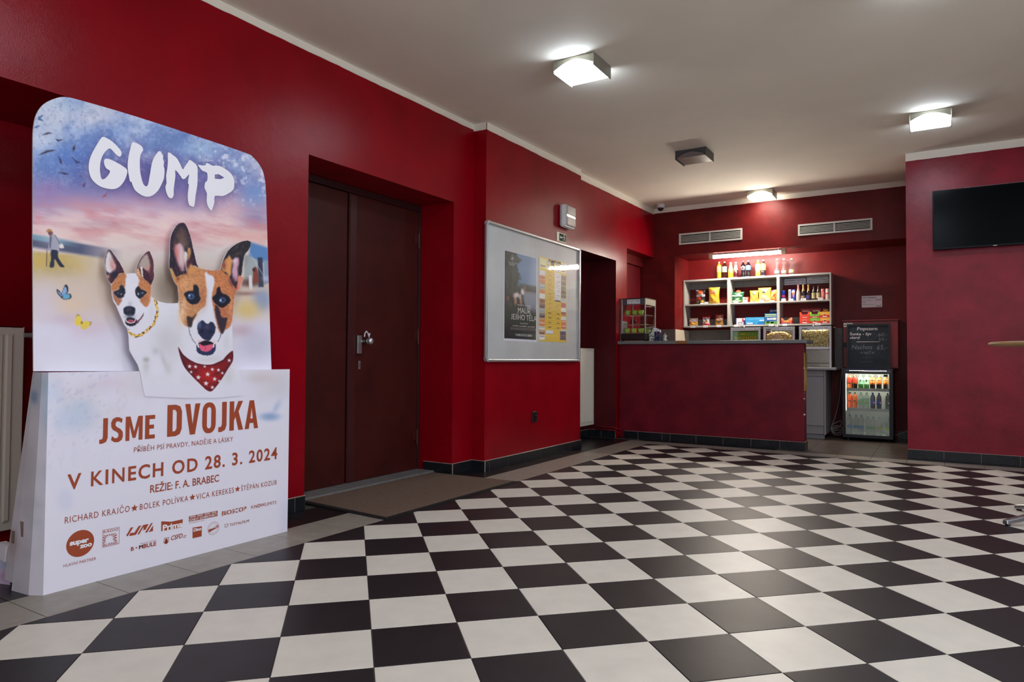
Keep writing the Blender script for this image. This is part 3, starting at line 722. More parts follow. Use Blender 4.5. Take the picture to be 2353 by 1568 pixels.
dogs += K('D4', [(952, 240), (938, 300), (940, 380), (945, 560), (950, 690), (957, 780), (950, 860), (990, 920), (1020, 980), (1060, 1080), (1085, 1330)])+[(556, 909), (500, 915), (420, 915), (333, 911), (328, 890), (323, 860)]
dogs += K('D3', [(680, 1400), (600, 1270), (530, 1140), (520, 1000), (515, 880), (490, 740), (440, 680), (380, 550), (330, 430), (290, 330), (240, 260), (215, 150), (207, 20)])+K('D1', [(205, 1220), (180, 1180), (130, 1090), (110, 1010), (88, 900), (80, 760), (95, 690), (125, 600)])
def paint_dogs(A):
    X0, Y0_ = A.x.copy(), A.y.copy()
    A.x = A.x+(fbm(X0, Y0_, 2.2, 3, 71)-.5)*2.4; A.y = A.y+(fbm(X0, Y0_, 2.6, 3, 72)-.5)*2.4
    x, y = A.x, A.y
    fur = fbm(x, y, 3.0, 3, 3); fur2 = fbm(x, y, 14, 3, 4)
    A.c[:] = (206, 204, 214)
    A.mixf(np.clip((fur2-.4)*2, 0, 1)*.25, (192, 190, 198))
    P = lambda cr, q, c, s=1.0, a=1., sm=True: A.poly(K(cr, q), c, s, a, sm)
    B = lambda cr, cx, cy, rx, ry, c, a=1., p=1., ang=0.: A.blob(*K(cr, [(cx, cy)])[0], rx/KS[cr], ry/KS[cr], c, a, p, ang)
    # bodies
    B('D3', 1230, 950, 250, 330, (182, 180, 184), .7, 1.3); B('D3', 1000, 1150, 60, 60, (150, 150, 160), .35); B('D3', 830, 1310, 50, 45, (130, 124, 124), .7); B('D3', 1150, 1330, 40, 160, (166, 162, 164), .5, 1, -.3)
    B('D3', 830, 1430, 60, 120, (180, 178, 180), .7); B('D3', 1230, 1450, 60, 120, (184, 182, 184), .6); B('D3', 1000, 1480, 90, 110, (208, 206, 222), .8); B('D3', 640, 1050, 110, 200, (210, 206, 222), .6)
    B('D3', 930, 500, 60, 200, (186, 184, 192), .35)
    B('D4', 40, 400, 80, 500, (196, 195, 200), .4); B('D4', 850, 560, 60, 160, (184, 184, 190), .4); B('D4', 600, 830, 200, 60, (186, 184, 186), .5); B('D4', 500, 1350, 300, 120, (194, 192, 196), .5); B('D4', 880, 1100, 80, 160, (184, 182, 182), .5); B('D4', 250, 1200, 80, 160, (196, 194, 202), .5)
    # ---- small dog
    P('D1', [(150, 575), (200, 595), (245, 660), (345, 800), (425, 950), (440, 1010), (350, 1010), (250, 1150), (190, 1190), (130, 1090), (110, 1010), (85, 900), (80, 760), (110, 640)], (58, 30, 46), .8)
    P('D1', [(110, 690), (150, 610), (190, 650), (225, 740), (260, 820), (285, 880), (250, 960), (170, 1005), (110, 960), (88, 860)], (200, 194, 196), 2.4)
    B('D1', 225, 860, 50, 110, (186, 116, 106), .8, 1.2, -.2); B('D1', 200, 740, 40, 60, (170, 152, 140), .5); B('D1', 265, 1030, 65, 80, (24, 26, 44), .95, 2); B('D1', 145, 1060, 26, 40, (198, 160, 130), .9); B('D1', 140, 1010, 22, 26, (40, 28, 52), .9)
    P('D1', [(645, 1000), (665, 880), (700, 790), (750, 710), (870, 600), (930, 690), (955, 760), (968, 850), (975, 1050), (960, 1120), (915, 1220), (830, 1140), (740, 1060)], (78, 38, 50), .8)
    P('D1', [(680, 900), (740, 760), (830, 660), (880, 740), (900, 880), (860, 960), (790, 930), (730, 880)], (160, 146, 136), 2.4); B('D1', 860, 920, 40, 60, (190, 120, 110), .7)
    P('D1', [(725, 890), (760, 890), (775, 980), (780, 1080), (750, 1050), (735, 970)], (206, 192, 182), 1.); P('D1', [(770, 925), (830, 960), (900, 1090), (870, 1130), (800, 1110), (775, 1040)], (50, 24, 44), 1.); B('D1', 910, 1145, 36, 30, (28, 20, 36), .9)
    P('D1', [(655, 940), (690, 920), (740, 1060), (700, 1050), (650, 1010)], (196, 150, 104), 1.4)
    P('D1', [(198, 1240), (250, 1150), (350, 1020), (440, 1000), (472, 1050), (455, 1130), (440, 1260), (330, 1290), (240, 1340), (212, 1300)], (172, 104, 50), 1.6)
    P('D1', [(222, 1330), (260, 1380), (330, 1450), (392, 1470), (370, 1540), (330, 1590), (280, 1530), (240, 1450)], (160, 96, 62), 1.6)
    P('D1', [(665, 1030), (740, 1065), (830, 1140), (915, 1225), (922, 1300), (912, 1420), (880, 1560), (830, 1612), (760, 1560), (720, 1470), (820, 1380), (740, 1310), (688, 1240), (705, 1130)], (178, 108, 54), 1.8)
    B('D1', 800, 1470, 60, 70, (156, 90, 48), .6)
    P('D1', [(245, 1345), (340, 1295), (355, 1240), (400, 1215), (430, 1260), (455, 1310), (445, 1390), (410, 1440), (340, 1455), (280, 1405)], (20, 26, 42), 1.1)
    P('D1', [(640, 1290), (690, 1240), (735, 1290), (845, 1345), (800, 1400), (740, 1455), (690, 1455), (640, 1390)], (20, 26, 42), 1.1)
    B('D1', 330, 1370, 26, 22, (60, 76, 110), .7); B('D1', 380, 1385, 12, 16, (205, 210, 225), .9); B('D1', 688, 1378, 12, 22, (212, 214, 226), 1.); B('D1', 765, 1362, 12, 16, (190, 196, 214), .9); B('D1', 730, 1375, 24, 26, (52, 68, 100), .6)
    P('D3', [(420, 420), (440, 365), (500, 342), (580, 345), (625, 380), (635, 430), (610, 500), (540, 520), (470, 505), (430, 470)], (24, 30, 50), 1.2); B('D3', 515, 400, 40, 22, (66, 58, 78), .8); B('D3', 540, 300, 40, 40, (150, 152, 166), .45)
    B('D3', 530, 530, 80, 30, (80, 86, 104), .8); P('D3', [(460, 570), (530, 545), (630, 570), (660, 600), (665, 640), (630, 690), (550, 706), (490, 690), (458, 650)], (24, 26, 42), 1.)
    P('D3', [(480, 605), (545, 590), (625, 605), (612, 640), (545, 652), (492, 640)], (160, 52, 78), .8); A.line(K('D3', [(490, 632), (545, 652), (612, 636)]), 1.8, (226, 214, 206)); A.line(K('D3', [(462, 570), (478, 620)]), 2., (222, 214, 210)); A.line(K('D3', [(632, 580), (625, 625)]), 2., (222, 214, 210))
    P('D3', [(645, 640), (690, 590), (740, 540), (785, 460), (775, 530), (730, 590), (680, 650), (640, 670)], (104, 56, 74), .9)
    col = K('D3', [(500, 775), (560, 845), (640, 885), (740, 860), (830, 800), (900, 730), (960, 680), (1005, 570), (1035, 450), (1022, 320), (985, 240)])
    A.line(col, 6.0, (222, 176, 66)); cd = pdist(x, y, np.array(col), False) < 3.4
    A.mixf((cd & (fbm(x, y, 3.4, 2, 8) > .60)).astype(float)*.9, (70, 40, 54)); A.mixf((cd & (fbm(x, y, 4.4, 2, 18) > .66)).astype(float)*.9, (214, 206, 212))
    # ---- big dog: coat
    P('D2', [(135, 965), (200, 880), (300, 820), (400, 740), (500, 755), (605, 785), (592, 850), (600, 900), (612, 1000), (622, 1100), (610, 1230), (602, 1320), (520, 1385), (460, 1480), (405, 1580), (345, 1640), (335, 1640), (270, 1600), (225, 1480), (205, 1300), (195, 1120), (185, 1040)], (184, 120, 64), 1.6)
    P('D2', [(600, 782), (700, 797), (835, 780), (960, 880), (1045, 1050), (1065, 1115), (1040, 1200), (1030, 1320), (1015, 1440), (1000, 1568), (960, 1650), (880, 1700), (840, 1740), (800, 1700), (760, 1560), (735, 1430), (700, 1250), (700, 1150), (725, 1050), (738, 950), (712, 880), (655, 858), (625, 830)], (178, 104, 52), 1.6)
    B('D2', 300, 1000, 120, 100, (206, 146, 88), .7); B('D2', 255, 1400, 60, 200, (214, 176, 132), .85, 1.2, .12); B('D2', 980, 1350, 40, 160, (200, 138, 84), .6); B('D2', 560, 1200, 60, 160, (150, 84, 50), .55); B('D2', 400, 820, 120, 40, (156, 100, 60), .4); B('D2', 860, 1000, 90, 120, (190, 112, 58), .5); B('D2', 420, 1420, 70, 90, (176, 124, 76), .6)
    B('D2', 850, 1430, 80, 90, (150, 76, 50), .6)
    br = ((A.c[:, 0]-A.c[:, 2]) > 60)
    A.mixf(br*np.clip((fur-.5)*2.2, 0, 1)*.55, (120, 70, 40)); A.mixf(br*np.clip((.46-fur)*2.4, 0, 1)*.5, (214, 162, 108))
    A.c[:, 0] += br*2; A.c[:, 1] += br*6; A.c[:, 2] += br*18
    # ears
    P('D2', [(58, 745), (60, 640), (68, 560), (65, 440), (75, 320), (100, 230), (150, 140), (200, 90), (260, 75), (295, 90), (330, 150), (370, 260), (395, 360), (420, 480), (445, 580), (470, 690), (497, 748), (400, 720), (330, 820), (230, 870), (160, 950), (110, 900), (80, 800)], (32, 26, 42), .8)
    B('D2', 245, 290, 90, 130, (104, 78, 66), .75, 1.3); B('D2', 300, 400, 60, 70, (130, 104, 82), .5)
    P('D2', [(150, 430), (220, 390), (280, 480), (300, 600), (290, 720), (275, 810), (225, 800), (185, 680), (155, 550)], (192, 152, 156), 3.); B('D2', 165, 520, 34, 130, (190, 104, 100), .8, 1.2, -.15); B('D2', 240, 560, 30, 140, (196, 184, 190), .7)
    P('D2', [(285, 525), (325, 530), (335, 620), (322, 700), (345, 770), (320, 825), (300, 740), (284, 640)], (206, 196, 188), 1.4); P('D2', [(340, 460), (382, 470), (375, 590), (340, 640), (330, 560)], (172, 128, 84), 1.6)
    B('D2', 350, 720, 50, 90, (80, 34, 48), .8, 1.3); B('D2', 400, 660, 40, 100, (70, 30, 46), .6); B('D2', 180, 780, 70, 50, (50, 24, 44), .8); B('D2', 250, 830, 90, 30, (34, 20, 36), .8)
    P('D2', [(62, 765), (100, 770), (130, 830), (165, 890), (240, 860), (200, 930), (150, 960), (100, 900), (72, 820)], (186, 136, 84), 1.6); B('D2', 190, 920, 30, 34, (126, 50, 34), .8); P('D2', [(330, 830), (380, 700), (430, 745), (500, 760), (400, 850)], (190, 132, 78), 2.4)
    P('D2', [(835, 785), (855, 680), (890, 590), (940, 500), (1000, 440), (1080, 390), (1160, 355), (1240, 345), (1285, 370), (1280, 430), (1240, 500), (1190, 560), (1175, 640), (1160, 720), (1150, 830), (1130, 900), (1100, 1060), (1050, 1060), (980, 930), (940, 870)], (30, 28, 38), .8)
    B('D2', 1100, 540, 90, 26, (84, 68, 60), .5, 1, -.4)
    P('D2', [(925, 610), (960, 570), (985, 610), (1010, 650), (990, 760), (985, 850), (955, 890), (920, 830), (850, 800), (850, 700), (890, 640)], (196, 136, 84), 2.2); B('D2', 880, 720, 30, 70, (110, 44, 50), .8)
    P('D2', [(1005, 640), (1090, 600), (1105, 680), (1085, 780), (1090, 870), (1070, 960), (1020, 930), (1000, 800), (1015, 710)], (186, 144, 160), 2.4); B('D2', 1050, 650, 20, 40, (210, 200, 206), .8); B('D2', 1010, 960, 50, 60, (60, 26, 52), .8)
    P('D2', [(1095, 880), (1165, 895), (1160, 960), (1115, 1080), (1060, 1120), (1080, 1000)], (198, 128, 108), 1.8); B('D2', 1060, 1050, 20, 40, (150, 40, 60), .6)
    A.mixf(np.clip((fbm(X0*1.6, Y0_*.5, 2.2, 3, 73)-.56)*6, 0, 1)*((A.c.sum(1)) < 330)*.35, (120, 96, 84))
    # eyes
    P('D2', [(280, 1150), (330, 1110), (415, 1095), (420, 1030), (460, 1008), (500, 1060), (505, 1150), (530, 1230), (480, 1290), (400, 1305), (330, 1255), (305, 1200)], (20, 24, 40), 1.4)
    B('D2', 385, 1185, 50, 46, (84, 112, 158), .95, 2.); B('D2', 390, 1188, 24, 24, (18, 28, 60), .95, 2); B('D2', 362, 1172, 13, 13, (226, 232, 240), 1.)
    P('D2', [(705, 1200), (755, 1150), (775, 1065), (815, 1045), (850, 1135), (920, 1160), (982, 1240), (930, 1310), (860, 1355), (790, 1325), (735, 1275)], (20, 22, 36), 1.4)
    B('D2', 856, 1240, 48, 42, (84, 112, 156), .95, 2.); B('D2', 864, 1240, 24, 24, (18, 28, 58), .95, 2); B('D2', 828, 1246, 13, 13, (226, 232, 240), 1.)
    # muzzle
    P('D4', [(686, 10), (740, 60), (780, 190), (865, 200), (850, 280), (830, 370), (795, 440), (765, 420), (735, 330), (705, 230), (680, 100)], (48, 38, 50), 1.6)
    P('D4', [(262, 180), (340, 190), (395, 140), (345, 265), (330, 335), (280, 335), (262, 260)], (52, 42, 42), 1.6)
    A.line(K('D4', [(285, 330), (300, 430), (340, 520), (395, 592)]), 1.5, (46, 44, 56), .85); A.line(K('D4', [(768, 430), (760, 490), (720, 560)]), 1.3, (46, 44, 56), .8)
    P('D4', [(415, 350), (430, 285), (490, 238), (530, 270), (570, 290), (620, 258), (660, 285), (690, 350), (672, 430), (640, 485), (600, 540), (540, 535), (480, 500), (430, 430)], (36, 40, 66), 1.2)
    B('D4', 450, 310, 24, 50, (84, 104, 144), .7); B('D4', 480, 400, 30, 26, (14, 18, 34), .8); B('D4', 610, 410, 28, 26, (14, 18, 34), .8); B('D4', 560, 340, 40, 30, (78, 70, 104), .7)
    P('D4', [(420, 540), (510, 530), (545, 548), (500, 570), (430, 570)], (212, 184, 186), 1.); P('D4', [(620, 555), (670, 530), (680, 570), (640, 575)], (212, 184, 186), 1.)
    P('D4', [(400, 650), (408, 600), (440, 575), (540, 543), (650, 572), (688, 610), (685, 680), (650, 742), (560, 768), (460, 748), (410, 705)], (38, 46, 76), 1.)
    P('D4', [(435, 600), (500, 555), (560, 545), (640, 575), (655, 620), (610, 660), (480, 660)], (24, 20, 34), 1.); P('D4', [(440, 590), (500, 618), (560, 612), (645, 600), (640, 660), (580, 702), (520, 706), (460, 680)], (206, 86, 116), 1.); A.line(K('D4', [(538, 610), (532, 690)]), 1., (160, 50, 80)); A.line(K('D4', [(415, 580), (432, 640)]), 3., (222, 206, 206)); A.line(K('D4', [(668, 580), (655, 640)]), 3., (222, 206, 206))
    A.x, A.y = X0, Y0_; x, y = X0, Y0_
    # neckerchief
    ban = [(128, 640), (200, 750), (300, 830), (400, 880), (520, 905), (640, 900), (720, 868), (800, 830), (860, 760), (945, 695), (957, 780), (940, 860), (860, 990), (780, 1120), (700, 1230), (640, 1295), (600, 1306), (540, 1275), (440, 1180), (330, 1070), (220, 940), (160, 790)]
    P('D4', ban, (118, 24, 32), 1.); bi = inside(x, y, np.array(K('D4', ban)))
    dd = pdist(x, y, np.array(K('D4', ban))); A.mixf(bi*np.exp(-(dd/5.)**2)*.6, (52, 22, 38)); A.mixf(bi*np.exp(-((x-403-(y-800)*.3)/14)**2)*.6, (58, 26, 44))
    A.mixf(bi*np.exp(-((x-478)/26)**2-((y-865)/22)**2)*.7, (184, 36, 34)); A.mixf(bi*np.clip((fbm(x*.4, y, 5, 3, 6)-.55)*5, 0, 1)*.5, (70, 18, 28))
    for sx, sy, r in ((298, 930, 34), (388, 935, 32), (525, 932, 24), (640, 975, 32), (732, 985, 30), (893, 840, 32), (570, 1048, 40), (430, 1095, 40), (790, 1030, 26), (675, 1120, 36), (545, 1185, 42), (745, 1150, 26), (640, 1245, 32), (322, 1015, 26)):
        P('D4', [(sx+(r if k % 2 == 0 else r*.42)*math.sin(k*math.pi/5+.1), sy-(r if k % 2 == 0 else r*.42)*math.cos(k*math.pi/5+.1)) for k in range(10)], (214, 206, 212), .7, 1., False)
    A.mixf(np.clip((y-872)/24, 0, 1)*(~bi)*(dd > 1.5), (205, 203, 217))
dg = [uvx(p, XC) for p in dogs]
g = G(); g.prism(dg[::-1], (XC-.0005, 0, 0), (0, 1, 0), (0, 0, 1), (-1, 0, 0), .003); g.build('dog_cutout', CARD_W, sd)
sheet('printed_dogs', dg, (XC, 0, 0), (0, 1, 0), (0, 0, 1), .0023, paint_dogs, PRINT, sd, gain=1.36)

# base box: printed front, folded left side, slanting back
Y0, Y1, ZT = 1.337, 2.528, .877
g = G()
g.hexa([(XF-.004, Y0, 0), (XF-.004, Y1, 0), (-3.29, Y1, 0), (-3.29, Y0, 0), (XF-.004, Y0, ZT), (XF-.004, Y1, ZT), (-3.11, Y1, ZT), (-3.11, Y0, ZT)][0:0] or
       [(-3.29, Y0+.002, 0), (XF-.004, Y0+.002, 0), (XF-.004, Y1, 0), (-3.29, Y1, 0), (-3.09, Y0+.002, ZT-.002), (XF-.004, Y0+.002, ZT-.002), (XF-.004, Y1, ZT-.002), (-3.09, Y1, ZT-.002)])
g.build('base_box', CARD_W, sd)
def paint_base(A):
    x, y = A.x, A.y; n = fbm(x, y, 80, 5, 41); n2 = fbm(x, y, 34, 4, 44); n3 = fbm(x, y, 7, 3, 47)
    A.c[:] = (205, 203, 218)
    top = np.clip((1130-y)/200, 0, 1)
    A.mixf(np.clip((n-.42)*3, 0, 1)*top*.5, (196, 188, 190)); A.mixf(np.clip((n2-.5)*4, 0, 1)*top*.5*np.clip((300-x)/200, 0, 1), (176, 184, 206))
    A.blob(170, 960, 46, 34, (160, 182, 208), .5, 1.4); A.blob(112, 900, 26, 30, (178, 192, 214), .5); A.blob(190, 930, 26, 14, (150, 176, 206), .3); A.blob(250, 880, 40, 22, (196, 172, 182), .35); A.blob(205, 895, 26, 22, (188, 180, 186), .4)
    A.blob(620, 958, 22, 9, (110, 140, 180), .75, 1.4); A.blob(636, 935, 6, 16, (130, 154, 186), .5, 1, .5); A.blob(645, 895, 30, 30, (184, 184, 192), .5); A.blob(600, 870, 40, 12, (186, 174, 174), .5)
    A.mixf((n3 > .70)*top*.25*np.clip((320-x)/100, 0, 1), (150, 156, 186)); A.blob(150, 1150, 20, 26, (186, 188, 208), .5, 2); A.blob(655, 1200, 14, 60, (184, 186, 200), .5)
fr = [uvx(p, XF) for p in ((108, 855), (663, 850), (661, 1222), (98, 1367))]
sheet('printed_front', [(Y0, 0.0), (Y1, 0.0), (Y1, ZT), (Y0, ZT)], (XF, 0, 0), (0, 1, 0), (0, 0, 1), .009, paint_base, PRINT, sd, gain=1.36)
# folded side flaps on the left
def paint_side(A):
    x, y = A.x, A.y; n = fbm(x, y, 40, 5, 61)
    A.c[:] = (188, 186, 196)
    A.mixf(np.clip((n-.45)*4, 0, 1)*.6, (166, 170, 178)); A.blob(80, 912, 9, 16, (92, 122, 158), .9, 1.6); A.blob(95, 880, 30, 26, (146, 160, 172), .7); A.blob(60, 1060, 20, 80, (158, 156, 160), .6); A.blob(30, 1250, 16, 30, (150, 138, 134), .7)
    A.blob(110, 930, 16, 60, (150, 176, 200), .6)
g = None
fold = [((XF, Y0), (XF-.037, Y0-.030)), ]
def quad_sheet(name, a0, a1, b0, b1, z0, z1, fn):   # folded panel from bottom line a0-a1 to top line b0-b1
    n, m_ = 8, 40; P = []; 
    for j in range(m_+1):
        t = j/m_
        for i in range(n+1):
            s = i/n; lo = np.array(a0)*(1-s)+np.array(a1)*s; hi = np.array(b0)*(1-s)+np.array(b1)*s; q = lo*(1-t)+hi*t; P.append((q[0], q[1], z0+(z1-z0)*t))
    F = [(j*(n+1)+i, j*(n+1)+i+1, (j+1)*(n+1)+i+1, (j+1)*(n+1)+i) for j in range(m_) for i in range(n)]
    q = to_px(np.array(P)); A = Art(q[:, 0], q[:, 1], (200, 198, 210)); fn(A); rgb = np.clip(srgb(A.c)*1.36, 0, .92); off = np.array(WORLD[sd.name])
    me = bpy.data.meshes.new(name); me.from_pydata((np.array(P)-off).tolist(), [], F); me.materials.append(PRINT)
    ca = me.color_attributes.new('Col', 'FLOAT_COLOR', 'POINT'); ca.data.foreach_set('color', np.concatenate([rgb, np.ones((len(rgb), 1))], 1).ravel().astype(np.float32))
    o = bpy.data.objects.new(name, me); COL.objects.link(o); o.parent = sd; so = o.modifiers.new('s', 'SOLIDIFY'); so.thickness = .003; so.offset = 0; return o
quad_sheet('side_flap', (XF, Y0), (-3.04, 1.308), (XF, Y0), (-3.012, Y0-.012), 0, ZT, paint_side)
quad_sheet('side_flap', (-3.04, 1.308), (-3.16, 1.298), (-3.012, Y0-.012), (-3.06, Y0-.016), 0, ZT, paint_side)
quad_sheet('side_flap', (-3.16, 1.300), (-3.235, 1.302), (-3.058, Y0-.014), (-3.085, Y0-.013), 0.03, ZT, paint_side)
def paint_scrap(A):
    A.c[:] = (190, 186, 204); A.blob(12, 1325, 14, 14, (170, 120, 160), .7); A.blob(10, 1300, 14, 8, (140, 160, 190), .6)
quad_sheet('torn_flap', (-3.33, 1.30), (-3.24, 1.325), (-3.34, 1.30), (-3.25, 1.32), .0, .11, paint_scrap)
g = G(); g.hexa([(-3.32, 1.30, .11), (-3.235, 1.30, .10), (-3.235, 1.33, .10), (-3.32, 1.33, .11), (-3.30, 1.30, .17), (-3.225, 1.30, .165), (-3.225, 1.33, .165), (-3.30, 1.33, .17)]); g.build('torn_flap', CARD_W, sd)
g = G()
for a_, b_, yy in (((-3.108, 0, .25), (.030, .06), 1.3045), ((-3.172, 0, .21), (.022, .05), 1.3012)):
    g.box(a_[0]-b_[0]/2, a_[0]+b_[0]/2, yy, yy+.0012, a_[2]-b_[1]/2, a_[2]+b_[1]/2)
g.build('brown_tape', mat('brown_packing_tape', lin_rgb=(.22, .16, .13), rough=.3), sd, kind='stuff', label='strips of brown packing tape')

# lettering on the base
XT = XF+.0006
def bp3(cr, p): return at(*K(cr, [p])[0], x=XT)
def T_(g, body, cr, a, b, caps, bold=0., spacing=1., italic=0., lift=.0005):
    A_, B_ = bp3(cr, a), bp3(cr, b); s = {'B2': 2.7029, 'L': 8.252, 'R': 8.114}[cr]
    ca = np.linalg.norm(bp3(cr, (a[0], a[1]-caps[0]))-A_)
    # keep lines level: average height of both ends when nearly level
    z = (A_[2]+B_[2])/2; A_ = np.array([A_[0], A_[1], z if abs(A_[2]-B_[2]) < .02 else A_[2]]); B_ = np.array([B_[0], B_[1], z if abs(A_[2]-B_[2]) < .02 else B_[2]])
    lay_text(g, body, A_, B_, ca, (0, 0, 1), lift, bold, spacing, italic)
g = G()
def block_text(g, body, a, b, cap):
    """bold condensed capitals drawn as outlines"""
    t = .25
    def rnd(w, lo, hi, r, hole=False, n=5):
        out = []
        for (cx, cy, a0) in ((w-r, hi-r, 0), (r, hi-r, 90), (r, lo+r, 180), (w-r, lo+r, 270)):
            out += [(cx+r*math.cos(math.radians(a0+90*k/n)), cy+r*math.sin(math.radians(a0+90*k/n))) for k in range(n+1)]
        return out
    GL = {'E': (.62, [[(0, 0), (.58, 0), (.58, .17), (t, .17), (t, .42), (.52, .42), (.52, .59), (t, .59), (t, .83), (.58, .83), (.58, 1), (0, 1)]], []),
          'M': (1.0, [[(0, 0), (.22, 0), (.22, .62), (.40, .1), (.56, .1), (.74, .62), (.74, 0), (.96, 0), (.96, 1), (.70, 1), (.48, .36), (.26, 1), (0, 1)]], []),
          'D': (.74, [[(0, 0), (.40, 0), (.60, .06), (.69, .22), (.69, .78), (.60, .94), (.40, 1), (0, 1)]], [[(t, .16), (.36, .16), (.44, .24), (.44, .76), (.36, .84), (t, .84)]]),
          'V': (.76, [[(.25, 0), (.50, 0), (.75, 1), (.50, 1), (.375, .34), (.25, 1), (0, 1)]], []),
          'O': (.76, [rnd(.70, -.01, 1.01, .30)], [[(x_+t-.01, y_) for x_, y_ in rnd(.70-2*t+.02, .15, .85, .10)]]),
          'K': (.76, [[(0, 0), (t, 0), (t, .34), (.33, .46), (.50, 0), (.77, 0), (.50, .64), (.74, 1), (.48, 1), (t, .60), (t, 1), (0, 1)]], []),
          'A': (.78, [[(0, 0), (.24, 0), (.28, .20), (.50, .20), (.54, 0), (.78, 0), (.52, 1), (.26, 1)]], [[(.32, .36), (.46, .36), (.39, .74)]]),
          'J': (.48, [[(-.02, -.01), (.16, -.01), (.34, .05), (.42, .20), (.42, 1), (.17, 1), (.17, .24), (.12, .165), (-.02, .155)]], []),
          'S': (.70, [[(.02, .10), (.20, .0), (.42, -.01), (.60, .07), (.66, .22), (.64, .40), (.52, .52), (.34, .60), (.25, .67), (.25, .77), (.32, .84), (.44, .83), (.58, .76), (.63, .92), (.44, 1.0), (.26, 1.01), (.09, .94), (.01, .80), (.02, .62), (.12, .50), (.34, .40), (.41, .33), (.41, .23), (.34, .16), (.22, .16), (.07, .26)]], [])}
    gap = .10; W_ = sum(GL[c][0] for c in body)+gap*(len(body)-1)-.05; A_, B_ = bp3('B2', a), bp3('B2', b); z = (A_[2]+B_[2])/2; sc_ = (B_[1]-A_[1])/W_; x_ = 0
    ch = np.linalg.norm(bp3('B2', (a[0], a[1]-cap))-A_)
    for c in body:
        w, o_, h_ = GL[c]
        for q in o_: poly_fill(g, [(p[0], p[1]) for p in q], h_, lambda p, x0=x_: (XT+.0004, A_[1]+(x0+p[0])*sc_, z+p[1]*ch))
        x_ += w+gap
block_text(g, 'JSME', (618, 540), (960, 508), 156); block_text(g, 'DVOJKA', (1037, 498), (1597, 445), 198)
T_(g, 'V KINECH OD 28. 3. 2024', 'B2', (417, 826), (1722, 634), (97,), .022, 1.25); T_(g, 'REŽIE: F. A. BRABEC', 'B2', (932, 845), (1360, 777), (50,), .012)
g.build('headline', INK, sd, kind='stuff')
g = G()
T_(g, 'PŘÍBĚH PSÍ PRAVDY, NADĚJE A LÁSKY', 'B2', (832, 595), (1447, 525), (33,), 0, 1.1)
T_(g, 'RICHARD KRAJČO', 'B2', (402, 1034), (805, 965), (42,), 0, 1.2); T_(g, 'BOLEK POLÍVKA', 'B2', (868, 952), (1168, 897), (38,), 0, 1.2)
T_(g, 'VICA KEREKES', 'B2', (1218, 887), (1452, 846), (36,), 0, 1.2); T_(g, 'ŠTĚPÁN KOZUB', 'B2', (1497, 834), (1718, 795), (32,), 0, 1.2)
T_(g, 'HLAVNÍ PARTNER', 'L', (130, 1352), (748, 1217), (58,), 0, 1.15)
def poly3(g, cr, pts, lift=.0, mi=0, sm=False):
    if sm: pts = sm2(pts, 4)
    poly_fill(g, [tuple(p) for p in pts], [], lambda p: at(*K(cr, [p])[0], x=XT+lift), mi)
def disc3(g, c, r, lift=0., n=40, mi=0, hole=0.):
    f = lambda k, rr: (XT+lift, c[1]+rr*math.cos(2*math.pi*k/n), c[2]+rr*math.sin(2*math.pi*k/n))
    if hole: g.add([f(k, r) for k in range(n)]+[f(k, hole) for k in range(n)], [(k, (k+1) % n, n+(k+1) % n, n+k) for k in range(n)], mi)
    else: g.add([f(k, r) for k in range(n)], [tuple(range(n))], mi)
for c in ((835, 941), (1195, 874), (1475, 823)):
    q = bp3('B2', c); g.add([(XT+.0005, q[1]+(.017 if k % 2 == 0 else .007)*math.sin(k*math.pi/5), q[2]+(.017 if k % 2 == 0 else .007)*math.cos(k*math.pi/5)) for k in range(10)]+[(XT+.0005, q[1], q[2])], [(k, 10, (k+1) % 10) for k in range(10)])
# sponsors' marks
cc = bp3('L', (452, 902)); rr = abs(bp3('L', (718, 840))[1]-bp3('L', (188, 960))[1])/2; disc3(g, cc, rr)
def frame3(cr, q, w, lift=0.):
    q = [np.array(bp3(cr, p)) for p in q]; c = sum(q)/4
    o_ = [p+(c-p)*0 for p in q]; i_ = [p+np.array([0, math.copysign(w, c[1]-p[1]), math.copysign(w, c[2]-p[2])]) for p in q]
    g.add([tuple(p) for p in o_+i_], [(k, (k+1) % 4, 4+(k+1) % 4, 4+k) for k in range(4)])
frame3('L', [(875, 650), (1195, 590), (1186, 910), (868, 983)], .0016)
T_(g, 'RÁDIO', 'L', (890, 712), (1172, 655), (50,), .01, 1.2); T_(g, 'BLANÍK', 'L', (885, 960), (1162, 905), (50,), .01, 1.1)
sc = bp3('L', (1000, 822))
for k in range(20):
    a0 = 2*math.pi*k/20; 
    if math.sin(a0) < -.55: continue
    pts = []
    for dr, da in ((.0155, -.07), (.040, -.09), (.040, .09), (.0155, .07)):
        yy = sc[1]+max(-.025, min(.030, dr*math.cos(a0+da))); zz = sc[2]+max(-.015, min(.021, dr*math.sin(a0+da))); pts.append((XT+.0004, yy, zz))
    g.add(pts, [(0, 1, 2, 3)])
for q in ([(1405, 603), (1458, 592), (1380, 720), (1345, 772), (1320, 745), (1345, 715)], [(1375, 765), (1400, 705), (1450, 698), (1470, 705), (1560, 570), (1608, 560), (1505, 738)], [(1530, 735), (1640, 555), (1745, 532), (1690, 640), (1640, 655), (1655, 600), (1640, 600), (1570, 727)], [(1675, 700), (1790, 520), (1825, 512), (1720, 693)], [(1745, 690), (1830, 560), (1828, 668)]):
    poly3(g, 'L', q, .0003)
T_(g, 'B', 'L', (1408, 1046), (1464, 1034), (72,), .03); T_(g, 'MBULE', 'L', (1560, 1010), (1888, 941), (78,), .03); disc3(g, bp3('L', (1512, 986)), .0035); T_(g, 'KRÁLOVSTVÍ HRAČEK', 'L', (1580, 915), (1885, 852), (18,))
